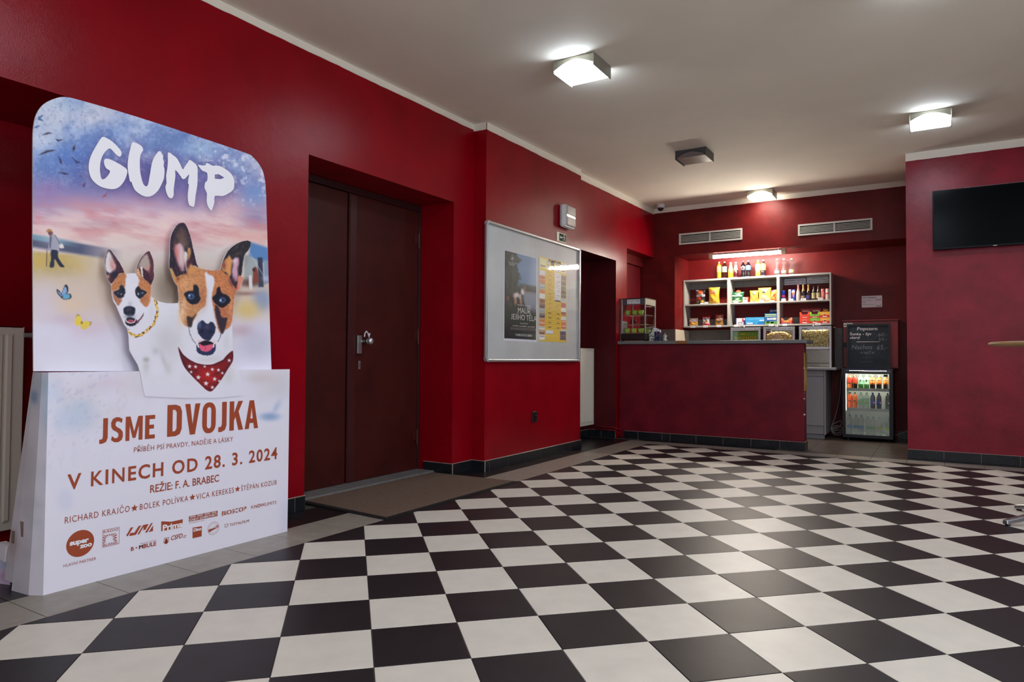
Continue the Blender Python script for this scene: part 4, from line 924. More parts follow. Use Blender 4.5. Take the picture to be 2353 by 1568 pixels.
poly3(g, 'R', [(5, 638), (190, 645), (408, 598), (400, 665), (385, 750), (60, 812), (40, 815), (20, 820), (5, 825)], .0002)
poly3(g, 'R', [(522, 545), (1055, 437), (1052, 540), (520, 648)], .0002); T_(g, 'VÁŠ KNIHKUPEC V OKOLÍ', 'R', (522, 686), (815, 622), (18,))
T_(g, 'CSFD', 'R', (178, 985), (395, 950), (85,), .02, 1., .2); T_(g, '.cz', 'R', (398, 950), (462, 935), (70,), .01, 1., .2)
frame3('R', [(62, 952), (152, 932), (140, 1022), (44, 1045)], .0022); q = bp3('R', (98, 985)); disc3(g, q, .006); disc3(g, (q[0], q[1], q[2]-.010), .0085)
poly3(g, 'R', [(590, 757), (762, 727), (758, 918), (588, 955)], .0002)
q = bp3('R', (977, 768)); disc3(g, q, .031, .0, 36, 0, .0295); disc3(g, q, .023, .0, 36, 0, .022); poly3(g, 'R', [(882, 800), (1062, 702), (1074, 745), (892, 845)], .0004)
T_(g, 'BIOSCOP', 'R', (1135, 528), (1592, 437), (82,), .03)
T_(g, 'K', 'R', (1680, 403), (1733, 393), (62,)); T_(g, 'NOW', 'R', (1737, 392), (1938, 352), (62,), .035); T_(g, 'LIMITS', 'R', (1942, 352), (2150, 308), (62,))
T_(g, 'TOTALFILM', 'R', (1280, 725), (1638, 657), (52,), .008); frame3('R', [(1188, 692), (1255, 680), (1250, 735), (1188, 755)], .0022)
g.build('sponsor_marks', INK, sd, kind='stuff')
g = G()
T_(g, 'super', 'L', (245, 940), (610, 872), (95,), .05, .95, 0, .0012); T_(g, 'zoo', 'L', (435, 992), (668, 948), (88,), .05, .95, 0, .0012)
T_(g, 'Prima', 'R', (28, 812), (398, 738), (112,), .035, .95, 0, .0012); T_(g, 'KNIHY DOBROVSKÝ', 'R', (535, 632), (1040, 532), (44,), .012, 1., 0, .0012); T_(g, 'Dino', 'R', (602, 828), (750, 800), (58,), .04, .95, 0, .0012); T_(g, 'TOPVET', 'R', (900, 812), (1060, 728), (30,), .02, 1., 0, .0012)
for k in range(22):
    if k % 6 == 5: continue
    a0 = 545+k*22.5; yb = 545-(a0-545)*.205; poly3(g, 'R', [(a0, yb+2), (a0+11, yb), (a0+11, yb+32), (a0, yb+34)], .0012)
for k in range(8): a0 = 1160+k*55; yb = 515-(a0-1160)*.2; poly3(g, 'R', [(a0, yb-80), (a0+9, yb-82), (a0+9, yb+14), (a0, yb+16)], .0012)
g.build('white_marks', WINK, sd, kind='stuff')

# ================================================================ ceiling lamps
LM = mat('satin_nickel_lamp', lin_rgb=(.30, .29, .24), rough=.4, metal=.6)
LDK = mat('lamp_grey_metal', lin_rgb=(.085, .085, .085), rough=.4, metal=.6)
DIFF = emat('lamp_diffuser_cool', LAMP_COOL, LAMP_E)
DIFFW = emat('lamp_diffuser_white', (1.0, .88, .74), LAMP_E)
DOFF = mat('unlit_opal_glass', lin_rgb=(.16, .13, .12), rough=.3)
def ceiling_lamp(x0, y0, on, label, dm=DIFF, metal=LM):
    w, dp = .295, .275; x1, y1 = x0+w, y0+dp; zc = ceil_z((y0+y1)/2)+.001
    t = thing('ceiling_lamp', ((x0+x1)/2, (y0+y1)/2, zc), label, 'ceiling lamp', 'square ceiling lamps')
    box('side_plate', metal, x0, x0+.005, y0, y1, zc-.088, zc-.001, t); box('side_plate', metal, x1-.005, x1, y0, y1, zc-.088, zc-.001, t)
    def arch(n=14): return [(x0+.006+(w-.012)*k/n, zc-.070+.046*math.sin(math.pi*k/n)) for k in range(n+1)]
    ar = arch()
    for y in (y0+.002, y1-.006):
        g = G(); g.prism([(x0+.005, zc-.004), *[(p[0], p[1]+.001) for p in ar], (x1-.005, zc-.004)], (0, y, 0), (1, 0, 0), (0, 0, 1), (0, 1, 0), .004); g.build('arched_plate', metal, t)
    g = G(); g.prism([(x0+.012, zc-.078), (x1-.012, zc-.078)]+[(min(max(p[0], x0+.012), x1-.012), p[1]-.0015) for p in ar[::-1]], (0, y0+.010, 0), (1, 0, 0), (0, 0, 1), (0, 1, 0), dp-.020)
    g.build('diffuser', dm if on else DOFF, t)
    box('back_plate', metal, x0+.006, x1-.006, y0+.007, y1-.007, zc-.008, zc-.0005, t)
    return t
ceiling_lamp(-2.148, 3.965, 1, 'lit square ceiling lamp with cool white glow, largest of the lamps')
ceiling_lamp(-2.122, 6.395, 0, 'unlit dark grey square lamp on the ceiling', metal=LDK)
ceiling_lamp(-1.922, 8.46, 1, 'lit square lamp close to the red beam over the bar', DIFFW)
ceiling_lamp(-.168, 6.38, 1, 'lit square ceiling lamp nearest the television wall')
for x, y, w_ in ((-.168, 3.74, 'just above the picture, in the row of the television wall lamp'), (-2.148, 1.55, 'above the film display'), (-.168, 1.55, 'overhead of the viewer'), (1.78, 6.38, 'in front of the television'),
                 (1.78, 3.96, 'right of the bar table'), (1.78, 1.55, 'by the entrance side'), (-.168, -.8, 'behind the viewer')):
    ceiling_lamp(x, y, 1, 'lit square ceiling lamp '+w_)

# fluorescent strip under the soffit
fx0, fx1 = -2.516, -1.564
ft = thing('strip_light', ((fx0+fx1)/2, 8.96, 2.333), 'long glowing fluorescent strip light under the soffit above the bottles', 'strip light')
box('housing', mat('strip_housing', lin_rgb=(.32, .29, .28), rough=.4), fx0+.01, fx1-.01, 8.93, 8.99, 2.304, 2.3345, ft, bevel=.003)
g = G(); g.lathe([(.023, fx0+.06), (.023, fx1-.06)], (0, 8.958, 2.287), 16, 'x'); g.build('tube', emat('tube_glow', (1., .90, .78), TUBE_E), ft)
for a, b in ((fx0, fx0+.06), (fx1-.06, fx1)):
    box('end_cap', mat('yellowed_end_cap', lin_rgb=(.50, .42, .30), rough=.4), a, b, 8.928, 8.992, 2.262, 2.333, ft, bevel=.008)
G().lathe([(.009, 8.926), (.009, 8.930)], (fx1-.085, 0, 2.318), 12, 'y').build('switch_ring', mat('white_plastic', rgb=(235, 235, 235), rough=.4), ft)
G().tube([(fx0-.02, 8.922, 2.3335), (-2.2, 8.921, 2.332), (-1.9, 8.921, 2.333), (fx1+.02, 8.922, 2.332)], .003, 6).build('cable', mat('pinkish_painted_cable', lin_rgb=(.55, .22, .18), rough=.5), ft)

# ================================================================ television
TVB = mat('black_television_plastic', lin_rgb=(.004, .005, .006), rough=.4, spec=.2)
TVS = mat('dark_glass_screen', lin_rgb=(.002, .003, .004), rough=.2, spec=.07)
tv = thing('television', (.47, YR, 2.28), 'flat black television screen mounted high on the red wall', 'television')
x0, x1, z0, z1 = -.012, .962, 1.998, 2.562; yf = YR-.075
box('casing', TVB, x0, x1, yf, yf+.035, z0, z1, tv, bevel=.004)
box('screen', TVS, x0+.008, x1-.008, yf-.0015, yf, z0+.016, z1-.008, tv)
box('wall_bracket', TVB, .3, .66, yf+.035, YR-.001, 2.15, 2.45, tv)
box('badge', STEEL, .455, .487, yf-.004, yf, z0+.001, z0+.009, tv, bevel=.002)
box('top_trim', mat('chrome_trim', lin_rgb=(.6, .6, .62), rough=.15, metal=1.), x0+.25, x1-.25, yf-.001, yf+.002, z1-.001, z1+.001, tv)

# ================================================================ glazed notice board with two posters
ALU = mat('silver_aluminium', lin_rgb=(.48, .49, .50), rough=.32, metal=.75)
y0, y1, z0, z1 = 4.712, 6.488, .912, 2.102
nb = thing('notice_board', (XP, 5.6, 1.5), 'large glazed silver-framed notice board on the crimson pillar', 'notice board')
box('back_panel', mat('grey_white_board', lin_rgb=(.60, .62, .61), rough=.5, noise=(4, .06, 4)), XP+.001, XP+.006, y0+.01, y1-.01, z0+.01, z1-.01, nb)
for a in ((y0+.02, y1-.02, z0, z0+.024), (y0+.02, y1-.02, z1-.024, z1)): box('frame_rail', ALU, XP+.001, XP+.028, *a, nb, bevel=.006)
for a in ((y0, y0+.024, z0+.02, z1-.02), (y1-.024, y1, z0+.02, z1-.02)): box('frame_rail', ALU, XP+.001, XP+.028, *a, nb, bevel=.006)
CORN = mat('grey_corner_plastic', lin_rgb=(.36, .37, .38), rough=.4)
for yy, sy in ((y0, 1), (y1, -1)):
    for zz, sz in ((z0, 1), (z1, -1)):
        g = G(); r = .034; pts = [(yy+sy*r, zz), ]+[(yy+sy*(r-r*math.sin(a)), zz+sz*(r-r*math.cos(a))) for a in np.linspace(.15, math.pi/2, 7)]+[(yy+sy*.026, zz+sz*r), (yy+sy*.026, zz+sz*.026), (yy+sy*r, zz+sz*.026)]
        if sy*sz < 0: pts = pts[::-1]
        g.prism(pts, (XP+.001, 0, 0), (0, 1, 0), (0, 0, 1), (1, 0, 0), .029); g.build('frame_corner', CORN, nb)
# scratched acrylic cover
gm = glassmat('scratched_acrylic', (.96, .97, .98), .85, .03)
nt = gm.node_tree; gl = [n for n in nt.nodes if n.type == 'BSDF_GLOSSY'][0]
geo = nt.nodes.new('ShaderNodeNewGeometry'); mp = nt.nodes.new('ShaderNodeMapping'); mp.inputs['Scale'].default_value = (1, 60, 9); mp.inputs['Rotation'].default_value = (.25, 0, 0)
nz = nt.nodes.new('ShaderNodeTexNoise'); nz.inputs['Scale'].default_value = 1.5; nz.inputs['Detail'].default_value = 6
bpn = nt.nodes.new('ShaderNodeBump'); bpn.inputs['Strength'].default_value = .16; bpn.inputs['Distance'].default_value = .002
nt.links.new(geo.outputs['Position'], mp.inputs['Vector']); nt.links.new(mp.outputs[0], nz.inputs['Vector']); nt.links.new(nz.outputs['Fac'], bpn.inputs['Height']); nt.links.new(bpn.outputs[0], gl.inputs['Normal'])
G().add([(XP+.021, y0+.02, z0+.02), (XP+.021, y1-.02, z0+.02), (XP+.021, y1-.02, z1-.02), (XP+.021, y0+.02, z1-.02)], [(0, 1, 2, 3)]).build('acrylic_cover', gm, nb)

def paint_film(A):     # A.x right 0..1, A.y up 0..1
    x, y = A.x, 1-A.y; n = fbm(x*40, y*60, 4, 5, 3); n2 = fbm(x*100, y*30, 4, 4, 7)
    A.c[:] = (40, 50, 46)
    sky = np.clip((x-.36-(n-.5)*.35)/.06, 0, 1)*np.clip((.40-y)/.05+(n-.5)*2, 0, 1)
    A.mixf(sky, (96, 124, 156)); A.mixf(sky*np.clip((x-.7)*2+(y-.2), 0, 1)*.7, (186, 196, 210)); A.mixf((1-sky)*np.clip((n2-.5)*4, 0, 1)*.5*(x < .45), (92, 96, 80)); A.mixf((1-sky)*np.clip((.45-n)*4, 0, 1)*.6, (16, 22, 26))
    A.mixf(np.clip((y-.33)/.03, 0, 1)*np.clip((.42-y)/.02, 0, 1)*np.clip((x-.42)/.05, 0, 1)*.9, (52, 66, 56))
    A.mixf(np.clip((y-.435)/.008, 0, 1)*np.clip((.70-y-(.9-x)*.25)/.06, 0, 1)*np.clip((x-.5-(y-.43)*.6)/.05, 0, 1)*.9, (138, 142, 156)); A.mixf(np.clip((y-.42)/.006, 0, 1)*np.clip((.437-y)/.006, 0, 1)*np.clip((x-.5)/.03, 0, 1)*.8, (160, 156, 148))
    A.mixf(np.clip((y-.55)/.1, 0, 1)*np.clip((n-.5)*5, 0, 1)*.5*(y < .72)*(x > .6), (60, 64, 80))
    A.mixf(np.clip((y-.62)/.1, 0, 1)*np.clip(1-(x-.1)*.0, 0, 1)*.75, (26, 42, 34)); A.mixf(np.clip((y-.8)/.08, 0, 1)*.85, (18, 24, 34))
    for a in ((.33, .44, .045, .05, (176, 120, 96)), (.31, .50, .06, .035, (206, 170, 156)), (.38, .515, .07, .03, (214, 204, 204)), (.50, .44, .04, .05, (180, 118, 92)), (.48, .50, .06, .035, (196, 176, 168)), (.55, .56, .06, .04, (220, 212, 212)), (.40, .415, .02, .014, (60, 34, 32)), (.50, .40, .03, .018, (96, 50, 36)), (.62, .6, .03, .05, (150, 92, 78)), (.55, .50, .05, .03, (60, 76, 60)), (.1, .46, .05, .03, (130, 70, 60))):
        A.blob(*a, .9, 2.)
    A.mixf(np.clip((n-.55)*5, 0, 1)*(y > .4)*(y < .68)*(x < .3)*.5, (110, 74, 60))
def paper(name, yy0, yy1, zz0, zz1, label, fn, stepw, edge=.012, cat='poster', lift=.0065):
    t = thing(name, (XP+lift, (yy0+yy1)/2, zz0), label, cat)
    box('sheet', CARD_W, XP+lift, XP+lift+.0006, yy0-edge, yy1+edge, zz0-edge*1.6, zz1+edge*.3, t)
    sheet('print', [(yy0, zz0), (yy1, zz0), (yy1, zz1), (yy0, zz1)], (XP+lift+.0011, 0, 0), (0, 1, 0), (0, 0, 1), stepw, fn, PRINT, t, 'uv', 1.4)
    return t
p1 = paper('film_poster', 5.022, 5.578, 1.118, 1.888, 'dark film poster of two bathers by a lake behind the acrylic', paint_film, .003)
XQ = XP+.0085
g = G()
def TP(g, body, y0_, y1_, z, cap, **k): lay_text(g, body, (XQ, y0_, z), (XQ, y1_, z), cap, (0, 0, 1), 0., **k)
def Z(px_, py_): q = at(px_, py_, x=XP+.008); return q[1], q[2]
q8 = lambda cx, cy: Z(1150+cx/6.533, 560+cy/6.533)
def TQ(g, body, a, b, cap, **k):
    A_, B_ = q8(*a), q8(*b); z = A_[1]; lay_text(g, body, (XQ, A_[0], A_[1]), (XQ, B_[0], (A_[1]+B_[1])/2), cap, (0, 0, 1), 0., **k)
TQ(g, 'MALÍŘ', (262, 1040), (448, 1050), .052, bold=.0); TQ(g, 'JEJÍHO TĚLA', (158, 1135), (540, 1165), .052)
TQ(g, 'V KINECH OD 25. LEDNA', (222, 1385), (470, 1397), .020, bold=.02); TQ(g, 'DENISANCE   MACAIGNE', (255, 930), (450, 945), .013)
TQ(g, 'Martin PROVOST', (295, 1208), (412, 1212), .013); TQ(g, 'Stacy MARTIN   Anouk GRINBERG   Grégoire LEPRINCE', (180, 1240), (515, 1258), .011, bold=.01)
for k in range(3): TQ(g, 'un film ecrit et realise par production image montage son decor costumes musique originale', (150, 1262+k*14), (540, 1276+k*14), .004)
c0 = q8(178, 222)
for k in range(24):
    a, b = 2*math.pi*k/24, 2*math.pi*(k+1)/24
    g.add([(XQ, c0[0]+r_*math.cos(t_), c0[1]+r_*math.sin(t_)) for r_, t_ in ((.0245, a), (.0245, b), (.0225, b), (.0225, a))], [(0, 1, 2, 3)])
g.add([(XQ, c0[0]+u, c0[1]+v) for u, v in ((-.014, -.006), (0, -.010), (.015, .002), (.012, .010), (.0, .004), (-.012, .002))], [(0, 1, 2, 3, 4, 5)])
for k, s in enumerate(('FESTIVAL DE CANNES', 'SÉLECTION OFFICIELLE', '2023')): TQ(g, s, (120+k*6, 285+k*18), (235-k*14, 293+k*18), .008)
g.build('poster_lettering', mat('pale_print', rgb=(222, 222, 214), rough=.5), p1, kind='stuff')

def paint_prog(A):
    x, y = A.x, 1-A.y
    A.c[:] = (206, 174, 52)
    rng = np.random.default_rng(5)
    cols = [(232, 232, 226), (196, 120, 84), (150, 158, 164), (228, 226, 220), (84, 150, 190), (180, 96, 84), (120, 70, 66), (228, 224, 214), (72, 66, 84), (206, 120, 70), (170, 180, 176)]
    for (a, b, n) in ((.02, .20, 15), (.80, .985, 14)):
        yy = .02 if a < .5 else .05
        for k in range(n):
            h = (.84-yy)/(n-k)*(.8+.4*rng.random()); c = cols[rng.integers(len(cols))]; A.rect(a, yy, b, yy+h-.006, c)
            d = cols[rng.integers(len(cols))]; A.rect(a+.01, yy+h*.55, b-.01, yy+h*.75, d, .7); 
            if a > .5 and k > 8: A.rect(a, yy, b, yy+h-.006, (50, 44, 46), .7)
            yy += h
    A.rect(.24, .09, .50, .14, (226, 226, 226)); A.rect(.245, .09, .5, .098, (60, 50, 40)); A.rect(.76, .03, .98, .14, (90, 70, 84))
    A.rect(.55, .50, .785, .85, (214, 214, 214)); A.rect(.55, .50, .785, .512, (60, 50, 50))
    n = vnoise(x*70, y*190, 3); 
    for (a, b) in ((.23, .51), (.54, .78)):
        A.mixf(((x > a) & (x < b) & (y > .15) & (y < .85) & (np.mod(y*42, 1) < .30) & (n > .52)).astype(float)*.45, (110, 86, 40))
        for k in range(12): A.rect(a+.09, .17+k*.057, a+.20, .178+k*.057, (70, 54, 30), .8)
    for a, b, c, d, e in ((.02, .25, .87, .985, (222, 214, 160)), (.27, .41, .865, .92, (186, 196, 190)), (.43, .52, .865, .92, (170, 110, 70)), (.54, .76, .865, .915, (226, 222, 214)), (.78, .99, .865, .92, (214, 206, 180)), (.27, .38, .93, .985, (206, 206, 196)), (.41, .52, .93, .985, (60, 54, 56)), (.54, .76, .93, .985, (214, 204, 150)), (.78, .98, .93, .985, (196, 204, 206))):
        A.rect(a, c, b, d, e); A.rect(a+.02, c+.02, b-.03, c+.026, (80, 70, 60), .8); A.rect(a+.02, c+.034, b-.05, c+.039, (80, 70, 60), .6)
    A.rect(.0, .855, 1., .862, (226, 190, 60))
p2 = paper('programme_poster', 5.632, 6.198, 1.108, 1.915, 'yellow monthly programme sheet with boxed columns behind the acrylic', paint_prog, .0042, .0)
g = G(); TQ(g, 'BIO KONVIKT A KINO', (722, 268), (908, 318), .026, bold=.03)
for k, s in enumerate(('Program kina', 'leden', 'více na webu')): TQ(g, s, (725, 330+k*16), (810, 345+k*16), .008)
g.build('poster_lettering', mat('dark_brown_print', rgb=(66, 44, 26), rough=.6), p2, kind='stuff')

# emergency light, escape sign, socket
el = thing('emergency_light', (XP, 6.155, 2.37), 'white rounded emergency light on the wall above the escape sign', 'emergency light')
box('housing', mat('white_lamp_plastic', rgb=(214, 214, 214), rough=.35), XP+.001, XP+.07, 6.035, 6.285, 2.262, 2.500, el, bevel=.03)
lens = mat('ribbed_lens', lin_rgb=(.50, .46, .42), rough=.25)
box('lens', lens, XP+.068, XP+.084, 6.068, 6.255, 2.395, 2.482, el, bevel=.01); box('lens', lens, XP+.068, XP+.084, 6.068, 6.255, 2.282, 2.370, el, bevel=.01)
box('lamp_slot', mat('mirror_slot', lin_rgb=(.7, .75, .7), rough=.1, metal=1.), XP+.068, XP+.078, 6.068, 6.255, 2.372, 2.393, el)
g = G()
for k in range(7): g.box(XP+.0838, XP+.0846, 6.078, 6.246, 2.402+k*.011, 2.4035+k*.011); g.box(XP+.0838, XP+.0846, 6.078, 6.246, 2.290+k*.011, 2.2915+k*.011)
for k in range(11): g.box(XP+.0838, XP+.0846, 6.08+k*.0165, 6.0815+k*.0165, 2.288, 2.365); g.box(XP+.0838, XP+.0846, 6.08+k*.0165, 6.0815+k*.0165, 2.400, 2.478)
g.build('lens_rib', mat('lens_rib', lin_rgb=(.40, .33, .28), rough=.5), el, kind='stuff')
es = thing('escape_sign', (XP, 6.10, 2.12), 'small green running man escape sign with arrow under the emergency light', 'sign')
box('sign_plate', mat('sign_pale', rgb=(206, 214, 196), rough=.4), XP+.001, XP+.003, 5.995, 6.202, 2.120, 2.211, es)
box('sign_field', mat('sign_green', rgb=(34, 56, 44), rough=.7, spec=.1), XP+.003, XP+.0036, 6.045, 6.194, 2.128, 2.203, es)
g = G(); g.add([(XP+.0042, a, b) for a, b in ((6.118, 2.170), (6.118, 2.161), (6.082, 2.161), (6.082, 2.150), (6.055, 2.1655), (6.082, 2.181), (6.082, 2.170))], [(0, 1, 2, 3, 4, 5, 6)])
def man(g, s, X):
    f = lambda a, b: (X, 6.150+a*.038, 2.164+b*.036)
    for q in ([(-.1, .55), (.25, .5), (.2, -.1), (-.1, -.15)], [(-.1, -.1), (.12, -.15), (-.25, -.55), (-.75, -.45), (-.75, -.6), (-.2, -.72)], [(.05, -.1), (.25, -.1), (.45, -.5), (.85, -.9), (.7, -1.), (.3, -.6)], [(-.1, .55), (-.1, .35), (-.5, .25), (-.6, .5), (-.7, .5), (-.62, .1)], [(.2, .5), (.6, .35), (.62, 0.), (.5, 0.), (.45, .25), (.2, .3)]):
        g.add([f(*p) for p in q], [tuple(range(len(q)))])
    g.add([(X, 6.150-.002+.0075*math.cos(k*math.pi/5), 2.164+.0285+.0075*math.sin(k*math.pi/5)) for k in range(10)], [tuple(range(10))])
man(g, 1, XP+.0042); g.build('running_man', mat('sign_pale', rgb=(206, 214, 196)), es)
sk = thing('wall_socket', (XP, 5.57, .4), 'small black wall socket low on the crimson pillar', 'socket')
SKM = mat('glossy_black_socket', lin_rgb=(.012, .012, .014), rough=.2)
box('cover', SKM, XP+.001, XP+.012, 5.522, 5.604, .345, .447, sk, bevel=.005)
for zz in (.415, .372):
    G().lathe([(.019, XP+.012), (.019, XP+.0165), (.015, XP+.0165), (.013, XP+.013)], (0, 5.563, zz), 18, 'x').build('insert', SKM, sk)

# ================================================================ radiators
RADW = mat('cream_radiator_enamel', lin_rgb=(.78, .74, .64), rough=.35)
def radiator(xw, yy0, yy1, zz0, zz1, label, pitch=.0415, depth=.07):
    t = thing('radiator', (xw, (yy0+yy1)/2, zz0), label, 'radiator', None); xf = xw+depth
    n = int((yy1-yy0-.05)/pitch); g = G(); m = (yy1-yy0-n*pitch)/2
    prof = [(yy0, xf-.012)]; prof += [(yy0+.004, xf-.004), (yy0+m*.8, xf-.004)]
    for k in range(n):
        a = yy0+m+k*pitch; prof += [(a+pitch*.12, xf-.004), (a+pitch*.28, xf+.006), (a+pitch*.72, xf+.006), (a+pitch*.88, xf-.004)]
    prof += [(yy1-.004, xf-.004), (yy1, xf-.012)]
    z = [zz0+.0, zz0+.035, zz0+.05, zz1-.05, zz1-.035, zz1]
    vs = []
    for j, zz in enumerate(z):
        for (a, b) in prof:
            f = 1 if 2 <= j <= 3 else 0; vs.append((b if f else min(b, xf-.004), a, zz))
    k = len(prof); g.add(vs, [(j*k+i, j*k+i+1, (j+1)*k+i+1, (j+1)*k+i) for j in range(5) for i in range(k-1)])
    o = g.build('front_panel', RADW, t, smooth=False)
    box('back_panel', RADW, xw+.02, xw+.028, yy0+.01, yy1-.01, zz0+.02, zz1-.02, t)
    box('side_grille', RADW, xw+.02, xf-.005, yy0, yy0+.003, zz0, zz1, t); box('side_grille', RADW, xw+.02, xf-.005, yy1-.003, yy1, zz0, zz1, t)
    g = G(); g.box(xw+.02, xf-.004, yy0, yy1, zz1-.004, zz1); g.build('top_grille', RADW, t)
    box('wall_bracket', RADW, xw+.001, xw+.02, yy0+.1, yy0+.13, zz0+.1, zz1-.1, t); box('wall_bracket', RADW, xw+.001, xw+.02, yy1-.13, yy1-.1, zz0+.1, zz1-.1, t)
    return t
r1 = radiator(-3.95, .25, 1.622, .085, 1.085, 'cream panel radiator in the niche behind the film display')
G().lathe([(.012, 1.620), (.012, 1.66), (.018, 1.66), (.018, 1.69)], (-3.885, 0, 1.045), 12, 'y').build('vent_valve', mat('grey_valve', lin_rgb=(.3, .3, .3), rough=.4), r1)
r2 = radiator(-3.595, 6.70, 7.59, .150, 1.072, 'cream ribbed radiator in the recess beside the bar', .034)
PIPE = mat('crimson_painted_pipe', lin_rgb=(.22, .006, .014), rough=.3)
for dz, dy, nm in ((.105, .0, 'a'), (.072, .022, 'b')):
    t = G().tube([(-3.50, 7.575-dy, dz+.0), (-3.27, 7.575-dy, dz), (-3.235+dy*.2, 7.575-dy, dz-.005), (-3.225, 7.577-dy, dz-.02), (-3.225, 7.577-dy, .004)] if 0 else
                 [(-3.50, 7.585, dz+.02), (-3.26, 7.585, dz+.02), (-3.238+dy*-.0, 7.585, dz+.014), (-3.232-dy, 7.600+.05, dz), (-3.232-dy+.02, 7.655, dz-.01), (-3.215-dy, 7.663, dz-.02), (-3.213-dy, 7.664, .004)], .0075, 8).build('heating_pipe', PIPE, None, smooth=True)
    tag(t, ('upper' if nm == 'a' else 'lower')+' crimson painted heating pipe bending to the floor beside the bar', 'pipe')

# ================================================================ beam fittings
VM = mat('white_vent_enamel', lin_rgb=(.60, .60, .58), rough=.35); VK = mat('vent_void', lin_rgb=(.006, .005, .006), rough=.8)
def vent(xa, xb, za, zb, label):
    t = thing('wall_vent', ((xa+xb)/2, YB, (za+zb)/2), label, 'vent', 'vent grilles on the beam'); y = YB
    box('backing', VK, xa+.015, xb-.015, y-.004, y-.001, za+.012, zb-.012, t)
    g = G()
    for a in ((xa, xb, za, za+.022), (xa, xb, zb-.022, zb)): g.box(a[0], a[1], y-.02, y-.001, a[2], a[3])
    for a in ((xa, xa+.022, za+.022, zb-.022), (xb-.022, xb, za+.022, zb-.022)): g.box(a[0], a[1], y-.02, y-.001, a[2], a[3])
    g.build('frame', VM, t, bevel=.002); xm = (xa+xb)/2
    box('mullion', VM, xm-.007, xm+.007, y-.018, y-.004, za+.022, zb-.022, t)
    n = 6; h = (zb-za-.044)/n
    for k in range(n-1):
        zc = za+.022+h*(k+1)
        for a, b in ((xa+.022, xm-.007), (xm+.007, xb-.022)):
            gg = G(); gg.hexa([(a, y-.016, zc-.004), (b, y-.016, zc-.004), (b, y-.006, zc+.002), (a, y-.006, zc+.002), (a, y-.016, zc-.0005), (b, y-.016, zc-.0005), (b, y-.006, zc+.0055), (a, y-.006, zc+.0055)]); gg.build('slat', VM, t)
vent(-2.897, -2.076, 2.470, 2.618, 'white slatted vent grille on the beam nearer the corner camera')
vent(-1.414, -.608, 2.456, 2.596, 'white slatted vent grille on the beam above the espresso price note')
dc = thing('dome_camera', (-3.07, 8.70, ceil_z(8.7)), 'small white and black dome camera in the ceiling corner', 'camera')
zc = ceil_z(8.7)+.002
G().lathe([(.052, zc-.001), (.055, zc-.012), (.055, zc-.040), (.048, zc-.050)], (-3.07, 8.66, 0), 24).build('base', mat('white_lamp_plastic'), dc)
G().lathe([(.001, zc-.088), (.018, zc-.085), (.032, zc-.075), (.039, zc-.060), (.040, zc-.048)], (-3.07, 8.66, 0), 20).build('dome', mat('black_dome', lin_rgb=(.01, .012, .02), rough=.12), dc, smooth=True)

# ================================================================ bar table at the right edge
WOOD = mat('light_beech_tabletop', lin_rgb=(.38, .23, .10), rough=.35, noise=(18, .15, 5)); ALU2 = mat('polished_aluminium', lin_rgb=(.38, .39, .41), rough=.25, metal=.9)
tc = (.658, 5.083); zt = 1.035
tb = thing('bar_table', (tc[0], tc[1], 0), 'round beech bar table on an aluminium star foot by the right edge', 'table')
G().lathe([(.355, zt), (.380, zt+.004), (.385, zt+.012), (.383, zt+.021), (.373, zt+.025)], (tc[0], tc[1], 0), 48).build('tabletop', WOOD, tb)
G().lathe([(.035, .10), (.035, zt-.005)], (tc[0], tc[1], 0), 20).build('column', ALU2, tb, smooth=False)
G().lathe([(.12, zt-.006), (.12, zt-.0005)], (tc[0], tc[1], 0), 20).build('mounting_plate', ALU2, tb)
for k in range(4):
    an = YAW+math.pi+.05+k*math.pi/2; ca, sa = math.cos(an), math.sin(an)
    def pt(r, w, z): return (tc[0]+ca*r-sa*w, tc[1]+sa*r+ca*w, z)
    g = G(); g.hexa([pt(.03, -.028, .07), pt(.400, -.020, .006), pt(.400, .020, .006), pt(.03, .028, .07), pt(.03, -.024, .115), pt(.400, -.016, .032), pt(.400, .016, .032), pt(.03, .024, .115)])
    l = g.build('foot_arm', ALU2, tb, bevel=.007, segs=3)
    G().lathe([(.014, .0), (.014, .008)], pt(.380, 0, 0), 12).build('glide', RUBBER, l)

# ================================================================ behind the bar: splash panels, worktop, cupboards
TILEG = mat('grey_splash_panel', lin_rgb=(.13, .115, .105), rough=.45, noise=(30, .12, 4)); CREAM = mat('lit_side_panel', lin_rgb=(.50, .43, .34), rough=.45)
GREYL = mat('light_grey_laminate', lin_rgb=(.30, .31, .32), rough=.4)
sp = thing('splash_panel', (-2.2, 9.4, 1.1), 'low grey splashback panels around the bar worktop', 'splashback')
box('panel', TILEG, -3.24, -2.952, YB-.012, YB-.001, .86, 1.345, sp)
box('panel', CREAM, -2.959, -2.948, YB+.002, YBACK-.014, .86, 1.345, sp)  # column's lit side: the light is put into a paler panel colour
for k, (a, b) in enumerate(((-2.946, -2.42), (-2.418, -1.72), (-1.718, -.99))): box('panel', TILEG, a, b, YBACK-.012, YBACK-.001, .86, 1.352, sp)
box('panel', mat('pale_left_panel', lin_rgb=(.20, .19, .17), rough=.5), XJ+.001, XJ+.012, YR+.05, 7.93, 1.158, 1.405, sp)
wk = thing('worktop', (-2.0, 9.2, .84), 'grey worktop with rounded front edge under the popcorn cabinets', 'worktop')
box('slab', GREYL, -2.945, -.995, 8.865, YBACK-.013, .826, .858, wk, bevel=.008)
